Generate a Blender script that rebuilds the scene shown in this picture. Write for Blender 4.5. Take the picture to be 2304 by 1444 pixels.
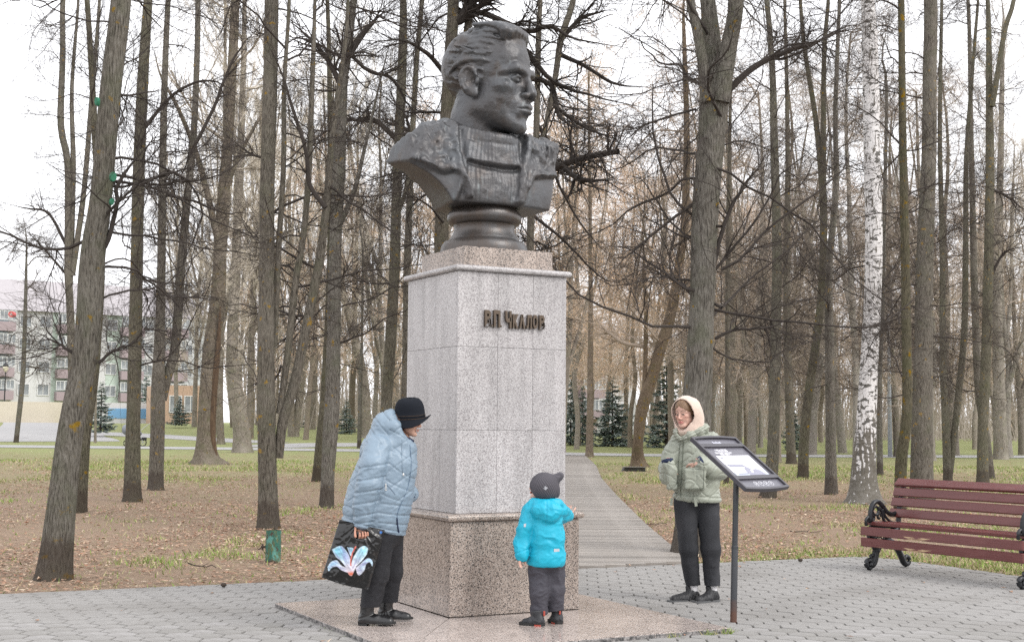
import bpy, math, random
import numpy as np
from mathutils import Matrix, Vector, Euler
for o in list(bpy.data.objects): bpy.data.objects.remove(o)
scene = bpy.context.scene
COL = scene.collection
rng = np.random.default_rng(7)
F32 = np.float32

# ------------------------------------------------------------------ camera
CAM_H, FPX, PITCH, ROLL = 1.44, 3000.0, math.atan(233 / 3000.0), math.radians(0.5)
cam_d = bpy.data.cameras.new('camera'); cam = bpy.data.objects.new('camera', cam_d); COL.objects.link(cam)
CAMR = (Matrix.Rotation(math.pi / 2 + PITCH, 3, 'X') @ Matrix.Rotation(ROLL, 3, 'Z'))
cam.matrix_world = Matrix.Translation((0, 0, CAM_H)) @ CAMR.to_4x4()
cam_d.sensor_width = 36; cam_d.lens = 36 * FPX / 2304.0; cam_d.clip_end = 2000; cam_d.clip_start = 0.05
scene.camera = cam
# ------------------------------------------------------------------ world, sun, exposure
world = bpy.data.worlds.new('World'); scene.world = world; world.use_nodes = True
wn, wl = world.node_tree.nodes, world.node_tree.links
wn.clear()
SUN_EL, SUN_AZ = math.radians(42), math.radians(122)
sky = wn.new('ShaderNodeTexSky'); sky.sky_type = 'NISHITA'; sky.sun_disc = False
sky.sun_elevation = SUN_EL; sky.sun_rotation = SUN_AZ; sky.dust_density = 4; sky.air_density = 1.0
cl = wn.new('ShaderNodeRGB'); cl.outputs[0].default_value = (14.3, 14.35, 14.75, 1)      # the closed cloud layer
tcw = wn.new('ShaderNodeTexCoord'); ncl = wn.new('ShaderNodeTexNoise'); ncl.inputs['Scale'].default_value = 2.2; ncl.inputs['Detail'].default_value = 5
crw = wn.new('ShaderNodeMapRange'); crw.inputs['From Min'].default_value = .3; crw.inputs['From Max'].default_value = .7
crw.inputs['To Min'].default_value = .90; crw.inputs['To Max'].default_value = .99
mx = wn.new('ShaderNodeMix'); mx.data_type = 'RGBA'
bg = wn.new('ShaderNodeBackground'); bg.inputs['Strength'].default_value = 0.1
wo = wn.new('ShaderNodeOutputWorld')
wl.new(tcw.outputs['Generated'], ncl.inputs['Vector']); wl.new(ncl.outputs[0], crw.inputs[0]); wl.new(crw.outputs[0], mx.inputs[0])
wl.new(sky.outputs[0], mx.inputs[6]); wl.new(cl.outputs[0], mx.inputs[7]); wl.new(mx.outputs[2], bg.inputs[0]); wl.new(bg.outputs[0], wo.inputs[0])
sun_d = bpy.data.lights.new('sun', 'SUN'); sun_d.energy = 1.3; sun_d.angle = math.radians(28); sun_d.color = (1, .97, .92)
sun = bpy.data.objects.new('sun', sun_d); COL.objects.link(sun)
sun.rotation_euler = (math.pi / 2 - SUN_EL, 0, math.pi - SUN_AZ)
sv = scene.view_settings; sv.view_transform = 'Standard'; sv.look = 'None'; sv.exposure = 0.42; sv.gamma = 1; sv.use_curve_mapping = False
scene.render.engine = 'CYCLES'
scene.cycles.max_bounces = 5; scene.cycles.diffuse_bounces = 3; scene.cycles.glossy_bounces = 3; scene.cycles.transparent_max_bounces = 6
scene.cycles.use_denoising = False; scene.cycles.denoiser = 'OPENIMAGEDENOISE'; scene.cycles.denoising_input_passes = 'RGB_ALBEDO_NORMAL'; scene.cycles.denoising_prefilter = 'ACCURATE'
scene.cycles.volume_bounces = 1; scene.cycles.volume_step_rate = 4
scene.cycles.use_adaptive_sampling = True; scene.cycles.adaptive_threshold = 0.01

# ------------------------------------------------------------------ geometry of the view
R3 = np.array(CAMR)
def ray(px, py):
    r = R3 @ np.array([(px - 1152) / FPX, -(py - 722) / FPX, -1.0]); return r / r[1]
def at_depth(px, py, D):
    return np.array([0, 0, CAM_H]) + ray(px, py) * D
def at_z(px, py, z=0.0):
    r = ray(px, py); return np.array([0, 0, CAM_H]) + r * ((z - CAM_H) / r[2])
def sstep(a, b, x):
    t = np.clip((x - a) / (b - a), 0, 1); return t * t * (3 - 2 * t)
def terrain(x, y):
    x = np.asarray(x, float); y = np.asarray(y, float)
    s = sstep(.02, -.22, x / np.maximum(y, 1))
    z = .22 * sstep(22, 62, y) + sstep(58, 118, y) * (.30 + .72 * s)
    return z
def ground(px, py):
    z = 0.0
    for _ in range(40):
        p = at_z(px, py, z); z = .5 * z + .5 * float(terrain(p[0], p[1]))
    p = at_z(px, py, z); return p

# ------------------------------------------------------------------ objects
def link(o, parent=None):
    COL.objects.link(o)
    if parent is not None: o.parent = parent
    return o
def tag(o, label=None, cat=None, group=None, kind=None):
    if label: o['label'] = label
    if cat: o['category'] = cat
    if group: o['group'] = group
    if kind: o['kind'] = kind
    return o
def empty(name, loc=(0, 0, 0), rz=0, label=None, cat=None, group=None):
    o = bpy.data.objects.new(name, None); o.location = [float(v) for v in loc]; o.rotation_euler = (0, 0, rz); o.empty_display_size = .2
    return tag(link(o), label, cat, group)
def mesh_from(name, V, polys, mats, smooth=False, cols=None, midx=None):
    """V (n,3); polys: list of arrays (m,k)."""
    me = bpy.data.meshes.new(name)
    V = np.asarray(V, F32)
    if not isinstance(polys, (list, tuple)): polys = [polys]
    polys = [np.asarray(p, np.int32) for p in polys if len(p)]
    me.vertices.add(len(V)); me.vertices.foreach_set('co', V.ravel())
    loops = np.concatenate([p.ravel() for p in polys]); tot = np.concatenate([np.full(len(p), p.shape[1], np.int32) for p in polys])
    me.loops.add(len(loops)); me.loops.foreach_set('vertex_index', loops)
    me.polygons.add(len(tot)); me.polygons.foreach_set('loop_start', np.concatenate([[0], np.cumsum(tot)[:-1]]).astype(np.int32))
    try: me.polygons.foreach_set('loop_total', tot)
    except Exception: pass
    if midx is not None: me.polygons.foreach_set('material_index', np.asarray(midx, np.int32))
    me.update(calc_edges=True)
    me.polygons.foreach_set('use_smooth', np.full(len(tot), bool(smooth)))
    if cols is not None:
        a = me.attributes.new('Col', 'FLOAT_COLOR', 'POINT'); c = np.ones((len(V), 4), F32); c[:, :3] = cols; a.data.foreach_set('color', c.ravel())
    for m in (mats if isinstance(mats, (list, tuple)) else [mats]): me.materials.append(m)
    return me
def obj(name, me, parent=None, loc=None, rot=None):
    o = bpy.data.objects.new(name, me)
    if loc is not None: o.location = [float(v) for v in loc]
    if rot is not None: o.rotation_euler = rot
    return link(o, parent)
class MB:
    """collects shapes for one mesh"""
    def __init__(s): s.V = []; s.P = {}; s.n = 0; s.C = []
    def add(s, V, polys, col=None):
        V = np.asarray(V, float); s.V.append(V)
        s.C.append(np.tile(np.asarray(col if col is not None else (1, 1, 1), float), (len(V), 1)) if np.ndim(col) < 2 else np.asarray(col))
        for p in (polys if isinstance(polys, (list, tuple)) else [polys]):
            p = np.asarray(p, int)
            if len(p): s.P.setdefault(p.shape[1], []).append(p + s.n)
        s.n += len(V); return s
    def box(s, c, size, R=None, bev=0.0, col=None):
        x, y, z = [v / 2 for v in size]; b = min(bev, x * .9, y * .9, z * .9)
        if b <= 0:
            V = np.array([[i * x, j * y, k * z] for i in (-1, 1) for j in (-1, 1) for k in (-1, 1)], float)
            P = [[0, 1, 3, 2], [4, 6, 7, 5], [0, 4, 5, 1], [2, 3, 7, 6], [0, 2, 6, 4], [1, 5, 7, 3]]
            T = []
        else:
            V = []; idx = {}
            for i in (-1, 1):
                for j in (-1, 1):
                    for k in (-1, 1):
                        for a in range(3):
                            v = [i * (x - b), j * (y - b), k * (z - b)]; v[a] = (i * x, j * y, k * z)[a]
                            idx[(i, j, k, a)] = len(V); V.append(v)
            V = np.array(V, float); P = []; T = []
            def q(*k): P.append([idx[t] for t in k])
            for i in (-1, 1):
                f = [(i, -1, -1, 0), (i, 1, -1, 0), (i, 1, 1, 0), (i, -1, 1, 0)]; q(*(f if i > 0 else f[::-1]))
                f = [(-1, i, -1, 1), (-1, i, 1, 1), (1, i, 1, 1), (1, i, -1, 1)]; q(*(f if i > 0 else f[::-1]))
                f = [(-1, -1, i, 2), (1, -1, i, 2), (1, 1, i, 2), (-1, 1, i, 2)]; q(*(f if i > 0 else f[::-1]))
            for i in (-1, 1):
                for j in (-1, 1):
                    f = [(i, j, -1, 0), (i, j, 1, 0), (i, j, 1, 1), (i, j, -1, 1)]; q(*(f if i * j < 0 else f[::-1]))
                    f = [(i, -1, j, 0), (i, 1, j, 0), (i, 1, j, 2), (i, -1, j, 2)]; q(*(f if i * j > 0 else f[::-1]))
                    f = [(-1, i, j, 1), (1, i, j, 1), (1, i, j, 2), (-1, i, j, 2)]; q(*(f if i * j < 0 else f[::-1]))
                    for k in (-1, 1):
                        f = [idx[(i, j, k, a)] for a in range(3)]; T.append(f if i * j * k > 0 else f[::-1])
        if R is not None: V = V @ np.asarray(R, float).T
        return s.add(V + np.asarray(c, float), [np.array(P)] + ([np.array(T)] if T else []), col)
    def tube(s, pts, rad, n=8, caps=True, col=None, squash=None):
        V, Q = tubes(np.asarray(pts, float)[None], np.broadcast_to(np.asarray(rad, float), (1, len(pts))), n)
        s0 = s.n; s.add(V, Q, col)
        if caps:
            s.P.setdefault(n, []).append(np.array([s0 + np.arange(n)[::-1], s0 + (len(pts) - 1) * n + np.arange(n)]))
        return s
    def prism(s, poly, z0, z1, M4=None, col=None):
        """extrude a 2D outline (ccw) from z0 to z1; M4 maps"""
        poly = np.asarray(poly, float); n = len(poly)
        V = np.concatenate([np.c_[poly, np.full(n, z0)], np.c_[poly, np.full(n, z1)]])
        if M4 is not None: V = V @ np.array(M4)[:3, :3].T + np.array(M4)[:3, 3]
        i = np.arange(n); j = (i + 1) % n
        return s.add(V, [np.c_[i, j, j + n, i + n], np.array([i[::-1]]), np.array([i + n])], col)
    def lathe(s, prof, n=32, c=(0, 0, 0), col=None):
        prof = np.asarray(prof, float); k = len(prof); a = np.arange(n) * 2 * np.pi / n
        V = np.stack([prof[:, None, 0] * np.cos(a), prof[:, None, 0] * np.sin(a), np.repeat(prof[:, 1:2], n, 1)], -1).reshape(-1, 3) + np.asarray(c, float)
        i, j = np.meshgrid(np.arange(k - 1), np.arange(n), indexing='ij'); jn = (j + 1) % n
        Q = np.stack([i * n + j, i * n + jn, (i + 1) * n + jn, (i + 1) * n + j], -1).reshape(-1, 4)
        s0 = s.n; s.add(V, Q, col)
        s.P.setdefault(n, []).append(np.array([s0 + np.arange(n)[::-1], s0 + (k - 1) * n + np.arange(n)])); return s
    def mesh(s, name, mats, smooth=False, cols=False):
        return mesh_from(name, np.concatenate(s.V), [np.concatenate(v) for v in s.P.values()], mats, smooth, np.concatenate(s.C) if cols else None)
    def build(s, name, mats, parent=None, smooth=False, cols=False, loc=None, rot=None, auto=None):
        me = s.mesh(name, mats, smooth or auto is not None, cols)
        if auto is not None: me.set_sharp_from_angle(angle=math.radians(auto))
        return obj(name, me, parent, loc, rot)
def tubes(P, Rr, sides):
    """P (N,K,3), Rr (N,K): tapered tubes; returns verts, quads"""
    N, K, _ = P.shape
    T = np.empty_like(P); T[:, 1:-1] = P[:, 2:] - P[:, :-2]; T[:, 0] = P[:, 1] - P[:, 0]; T[:, -1] = P[:, -1] - P[:, -2]
    T /= np.linalg.norm(T, axis=2, keepdims=True) + 1e-9
    m = T.mean(1); ref = np.where(np.abs(m[:, 2:3]) > .8, np.array([[1., 0, 0]]), np.array([[0, 0, 1.]]))
    A = np.cross(T, ref[:, None]); A /= np.linalg.norm(A, axis=2, keepdims=True) + 1e-9
    B = np.cross(T, A)
    a = np.arange(sides) * 2 * np.pi / sides
    V = P[:, :, None] + Rr[:, :, None, None] * (A[:, :, None] * np.cos(a)[None, None, :, None] + B[:, :, None] * np.sin(a)[None, None, :, None])
    n, k, s = np.meshgrid(np.arange(N), np.arange(K - 1), np.arange(sides), indexing='ij'); s2 = (s + 1) % sides
    b = n * K * sides
    Q = np.stack([b + k * sides + s, b + (k + 1) * sides + s, b + (k + 1) * sides + s2, b + k * sides + s2], -1).reshape(-1, 4)
    return V.reshape(-1, 3), Q[:, ::-1]
def catmull(P, n):
    P = np.asarray(P, float); k = len(P)
    Q = np.vstack([2 * P[0] - P[1], P, 2 * P[-1] - P[-2]]); t = np.linspace(0, k - 1 - 1e-6, n); i = t.astype(int); u = (t - i)[:, None]
    a, b, c, d = Q[i], Q[i + 1], Q[i + 2], Q[i + 3]
    return .5 * (2 * b + (c - a) * u + (2 * a - 5 * b + 4 * c - d) * u ** 2 + (3 * b - a - 3 * c + d) * u ** 3)
# ------------------------------------------------------------------ value noise (numpy)
_perm = np.random.default_rng(3).random(4096).astype(F32)
def vnoise(p, seed=0):
    p = np.asarray(p, F32); i = np.floor(p).astype(np.int64); f = p - i; f = f * f * (3 - 2 * f)
    def h(dx, dy, dz):
        n = (i[..., 0] + dx) * 73856093 ^ (i[..., 1] + dy) * 19349663 ^ (i[..., 2] + dz) * 83492791 ^ (seed * 7919 + 13)
        return _perm[(n ^ (n >> 13)) & 4095]
    x, y, z = f[..., 0], f[..., 1], f[..., 2]
    a = h(0, 0, 0) * (1 - x) + h(1, 0, 0) * x; b = h(0, 1, 0) * (1 - x) + h(1, 1, 0) * x
    c = h(0, 0, 1) * (1 - x) + h(1, 0, 1) * x; d = h(0, 1, 1) * (1 - x) + h(1, 1, 1) * x
    a = a * (1 - y) + b * y; c = c * (1 - y) + d * y
    return (a * (1 - z) + c * z) * 2 - 1
def fbm(p, oct=3, seed=0):
    p = np.asarray(p, F32); s = 0; a = 1.0
    for k in range(oct): s = s + a * vnoise(p * (2.03 ** k) + k * 11.3, seed + k); a *= .5
    return s
# ------------------------------------------------------------------ implicit surfaces (figures, bust): smooth unions meshed by surface nets
def smin(a, b, k):
    if k <= 0: return np.minimum(a, b)
    h = np.maximum(k - np.abs(a - b), 0) / k; return np.minimum(a, b) - h * h * k * .25
class Field:
    def __init__(s, lo, hi, h):
        s.lo = np.asarray(lo, float); s.h = h; s.n = np.ceil((np.asarray(hi, float) - s.lo) / h).astype(int) + 1
        s.F = np.full(tuple(s.n), 1.0, F32)
        s.ax = [(s.lo[a] + h * np.arange(s.n[a])).astype(F32) for a in range(3)]
    def _sub(s, lo, hi):
        a = np.clip(np.floor((np.asarray(lo) - s.lo) / s.h).astype(int), 0, s.n); b = np.clip(np.ceil((np.asarray(hi) - s.lo) / s.h).astype(int) + 1, 0, s.n)
        sl = tuple(slice(a[i], b[i]) for i in range(3))
        return sl, np.stack(np.meshgrid(*[s.ax[i][sl[i]] for i in range(3)], indexing='ij'), -1)
    def op(s, fn, lo, hi, k=0.0, mode='u', m=None):
        m = (max(k, 0) + 3 * s.h) if m is None else m
        sl, p = s._sub(np.asarray(lo) - m, np.asarray(hi) + m)
        if p.size == 0: return s
        d = fn(p); F = s.F[sl]
        s.F[sl] = smin(F, d, k) if mode == 'u' else -smin(-F, d if mode == 's' else -d, k)
        return s
    def ell(s, c, r, k=.02, R=None, mode='u'):
        c = np.asarray(c, F32); r = np.asarray(r, F32); Rm = None if R is None else np.asarray(R, F32)
        def fn(p):
            q = p - c
            if Rm is not None: q = q @ Rm
            a = np.linalg.norm(q / r, axis=-1); b = np.linalg.norm(q / (r * r), axis=-1)
            return a * (a - 1) / np.maximum(b, 1e-6)
        e = np.full(3, r.max()) if R is not None else r
        return s.op(fn, c - e, c + e, k, mode)
    def cap(s, a, b, ra, rb=None, k=.02, mode='u', flat=None):
        rb = ra if rb is None else rb; a = np.asarray(a, F32); b = np.asarray(b, F32); d = b - a; L = float(d @ d) + 1e-12
        def fn(p):
            t = np.clip(((p - a) @ d) / L, 0, 1)
            q = p - a - t[..., None] * d
            if flat is not None: q = q * np.asarray(flat, F32)
            return np.linalg.norm(q, axis=-1) - (ra + (rb - ra) * t)
        m = max(ra, rb) * (1.0 if flat is None else 1 / min(flat)); lo = np.minimum(a, b) - m; hi = np.maximum(a, b) + m
        return s.op(fn, lo, hi, k, mode)
    def chain(s, pts, rad, k=.02, kin=None, flat=None):
        rad = np.broadcast_to(np.asarray(rad, float), (len(pts),))
        for i in range(len(pts) - 1): s.cap(pts[i], pts[i + 1], rad[i], rad[i + 1], k if i == 0 or kin is None else kin, flat=flat)
        return s
    def box(s, c, half, rnd=.0, k=.0, R=None, mode='u'):
        c = np.asarray(c, F32); hf = np.asarray(half, F32) - rnd; Rm = None if R is None else np.asarray(R, F32)
        def fn(p):
            q = p - c
            if Rm is not None: q = q @ Rm
            q = np.abs(q) - hf
            return np.linalg.norm(np.maximum(q, 0), axis=-1) + np.minimum(q.max(-1), 0) - rnd
        e = np.full(3, float(np.linalg.norm(half))) if R is not None else np.asarray(half)
        return s.op(fn, c - e, c + e, k, mode)
    def plane(s, pt, nrm, k=0.0):
        """cut away the side nrm points to"""
        n = np.asarray(nrm, float); n = n / np.linalg.norm(n); pt = np.asarray(pt, float)
        g = sum((s.ax[a].reshape([-1 if b == a else 1 for b in range(3)]) - pt[a]) * n[a] for a in range(3)).astype(F32)
        s.F = -smin(-s.F, -g, k); return s
    def warp(s, fn):
        p = np.stack(np.meshgrid(*s.ax, indexing='ij'), -1); near = np.abs(s.F) < .06
        s.F[near] += fn(p[near]).astype(F32); return s
    def mesh(s):
        F = s.F; ins = F < 0; nx, ny, nz = F.shape
        F = F.copy(); 
        c = np.zeros((nx - 1, ny - 1, nz - 1), np.uint8)
        for i in (0, 1):
            for j in (0, 1):
                for k in (0, 1): c += ins[i:nx - 1 + i, j:ny - 1 + j, k:nz - 1 + k]
        act = (c > 0) & (c < 8); I = np.argwhere(act); idx = np.full(act.shape, -1, np.int64); idx[act] = np.arange(len(I))
        S = np.zeros((len(I), 3)); W = np.zeros(len(I))
        co = [(i, j, k) for i in (0, 1) for j in (0, 1) for k in (0, 1)]
        for a in co:
            for ax in range(3):
                if a[ax]: continue
                b = list(a); b[ax] = 1
                fa = F[I[:, 0] + a[0], I[:, 1] + a[1], I[:, 2] + a[2]]; fb = F[I[:, 0] + b[0], I[:, 1] + b[1], I[:, 2] + b[2]]
                x = (fa < 0) != (fb < 0); t = fa / np.where(x, fa - fb, 1)
                pt = np.tile(np.array(a, float), (len(I), 1)); pt[:, ax] += t
                S[x] += pt[x]; W[x] += 1
        V = s.lo + s.h * (I + S / W[:, None])
        quads = []
        for ax in range(3):
            u, v = (ax + 1) % 3, (ax + 2) % 3
            sl0 = [slice(None)] * 3; sl1 = [slice(None)] * 3; sl0[ax] = slice(0, -1); sl1[ax] = slice(1, None)
            x = ins[tuple(sl0)] != ins[tuple(sl1)]; E = np.argwhere(x)
            E = E[(E[:, u] > 0) & (E[:, v] > 0) & (E[:, u] < F.shape[u] - 1) & (E[:, v] < F.shape[v] - 1)]
            if not len(E): continue
            def ix(du, dv):
                e = E.copy(); e[:, u] -= du; e[:, v] -= dv; return idx[e[:, 0], e[:, 1], e[:, 2]]
            q = np.stack([ix(1, 1), ix(0, 1), ix(0, 0), ix(1, 0)], -1)
            flip = ~ins[E[:, 0], E[:, 1], E[:, 2]]; q[flip] = q[flip][:, ::-1]
            quads.append(q)
        Q = np.concatenate(quads); Q = Q[(Q >= 0).all(1)]
        return V, Q
def vnormals(V, Q):
    fn = np.cross(V[Q[:, 2]] - V[Q[:, 0]], V[Q[:, 3]] - V[Q[:, 1]]); N = np.zeros_like(V)
    for i in range(4): np.add.at(N, Q[:, i], fn)
    return N / (np.linalg.norm(N, axis=1, keepdims=True) + 1e-12)
def relax(V, Q, it=2, w=.5):
    n = len(V)
    for _ in range(it):
        S = np.zeros_like(V); C = np.zeros(n)
        for a, b in ((0, 1), (1, 2), (2, 3), (3, 0)):
            np.add.at(S, Q[:, a], V[Q[:, b]]); np.add.at(S, Q[:, b], V[Q[:, a]]); np.add.at(C, Q[:, a], 1); np.add.at(C, Q[:, b], 1)
        V = V * (1 - w) + w * S / np.maximum(C, 1)[:, None]
    return V
def rotz(a): c, s = math.cos(a), math.sin(a); return np.array([[c, -s, 0], [s, c, 0], [0, 0, 1.]])
def rotx(a): c, s = math.cos(a), math.sin(a); return np.array([[1., 0, 0], [0, c, -s], [0, s, c]])
def roty(a): c, s = math.cos(a), math.sin(a); return np.array([[c, 0, s], [0, 1., 0], [-s, 0, c]])
# ------------------------------------------------------------------ materials
def material(name, col=(.5, .5, .5), rough=.8, metal=0.0, layers=(), bumps=(), attr=None, coat=0.0, spec=.5, sheen=0.0, coord='Object', extra=None):
    """layers: (scale, detail, (sx,sy,sz), colour, lo, hi, strength[, kind]) noise overlays; bumps: (scale, detail, (sx,sy,sz), distance[, kind])"""
    m = bpy.data.materials.new(name); m.use_nodes = True; nt = m.node_tree; n, l = nt.nodes, nt.links
    b = n['Principled BSDF']; b.inputs['Roughness'].default_value = rough; b.inputs['Metallic'].default_value = metal
    b.inputs['Specular IOR Level'].default_value = spec
    b.inputs['Coat Weight'].default_value = coat; b.inputs['Coat Roughness'].default_value = .15
    if sheen: b.inputs['Sheen Weight'].default_value = sheen
    tc = n.new('ShaderNodeTexCoord')
    def noise(sc, det, st, kind='noise'):
        mp = n.new('ShaderNodeMapping'); mp.inputs['Scale'].default_value = st; l.new(tc.outputs[coord], mp.inputs[0])
        if kind == 'voronoi':
            t = n.new('ShaderNodeTexVoronoi'); t.inputs['Scale'].default_value = sc; l.new(mp.outputs[0], t.inputs['Vector']); return t.outputs['Color'], t
        if kind == 'dist':
            t = n.new('ShaderNodeTexVoronoi'); t.inputs['Scale'].default_value = sc; l.new(mp.outputs[0], t.inputs['Vector']); return t.outputs['Distance'], t
        if kind == 'wave':
            t = n.new('ShaderNodeTexWave'); t.inputs['Scale'].default_value = sc; t.inputs['Distortion'].default_value = det; t.inputs['Detail'].default_value = 2; l.new(mp.outputs[0], t.inputs['Vector']); return t.outputs['Fac'], t
        t = n.new('ShaderNodeTexNoise'); t.inputs['Scale'].default_value = sc; t.inputs['Detail'].default_value = det; l.new(mp.outputs[0], t.inputs['Vector']); return t.outputs[0], t
    c = n.new('ShaderNodeRGB'); c.outputs[0].default_value = (*col, 1); cur = c.outputs[0]
    if attr:
        a = n.new('ShaderNodeAttribute'); a.attribute_name = attr; mu = n.new('ShaderNodeMix'); mu.data_type = 'RGBA'; mu.blend_type = 'MULTIPLY'; mu.inputs[0].default_value = 1
        l.new(cur, mu.inputs[6]); l.new(a.outputs['Color'], mu.inputs[7]); cur = mu.outputs[2]
    for L in layers:
        o, t = noise(L[0], L[1], L[2], L[7] if len(L) > 7 else 'noise')
        mr = n.new('ShaderNodeMapRange'); mr.inputs['From Min'].default_value = L[4]; mr.inputs['From Max'].default_value = L[5]; mr.inputs['To Max'].default_value = L[6]
        l.new(o, mr.inputs[0]); mxn = n.new('ShaderNodeMix'); mxn.data_type = 'RGBA'; l.new(mr.outputs[0], mxn.inputs[0]); l.new(cur, mxn.inputs[6]); mxn.inputs[7].default_value = (*L[3], 1); cur = mxn.outputs[2]
    if extra: cur = extra(nt, tc, cur)
    l.new(cur, b.inputs['Base Color'])
    prev = None
    for Bp in bumps:
        o, t = noise(Bp[0], Bp[1], Bp[2], Bp[4] if len(Bp) > 4 else 'noise'); bn = n.new('ShaderNodeBump'); bn.inputs['Distance'].default_value = Bp[3]; bn.inputs['Strength'].default_value = 1.0
        l.new(o, bn.inputs['Height'])
        if prev is not None: l.new(prev, bn.inputs['Normal'])
        prev = bn.outputs[0]
    if prev is not None: l.new(prev, b.inputs['Normal'])
    return m
def zband(z0, z1, col, strength=1.0, wob=.06, sc=6):
    """mix in a colour below object height z (between z1 and z0), edge broken by noise"""
    def f(nt, tc, cur):
        n, l = nt.nodes, nt.links; sp = n.new('ShaderNodeSeparateXYZ'); l.new(tc.outputs['Object'], sp.inputs[0])
        no = n.new('ShaderNodeTexNoise'); no.inputs['Scale'].default_value = sc; l.new(tc.outputs['Object'], no.inputs['Vector'])
        ad = n.new('ShaderNodeMath'); ad.operation = 'MULTIPLY_ADD'; ad.inputs[1].default_value = wob * 4; l.new(no.outputs[0], ad.inputs[0]); l.new(sp.outputs[2], ad.inputs[2])
        mr = n.new('ShaderNodeMapRange'); mr.inputs['From Min'].default_value = z0 + wob * 2; mr.inputs['From Max'].default_value = z1 + wob * 2; mr.inputs['To Max'].default_value = strength
        l.new(ad.outputs[0], mr.inputs[0]); mxn = n.new('ShaderNodeMix'); mxn.data_type = 'RGBA'; l.new(mr.outputs[0], mxn.inputs[0]); l.new(cur, mxn.inputs[6]); mxn.inputs[7].default_value = (*col, 1); return mxn.outputs[2]
    return f
O1 = (1, 1, 1)
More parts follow.
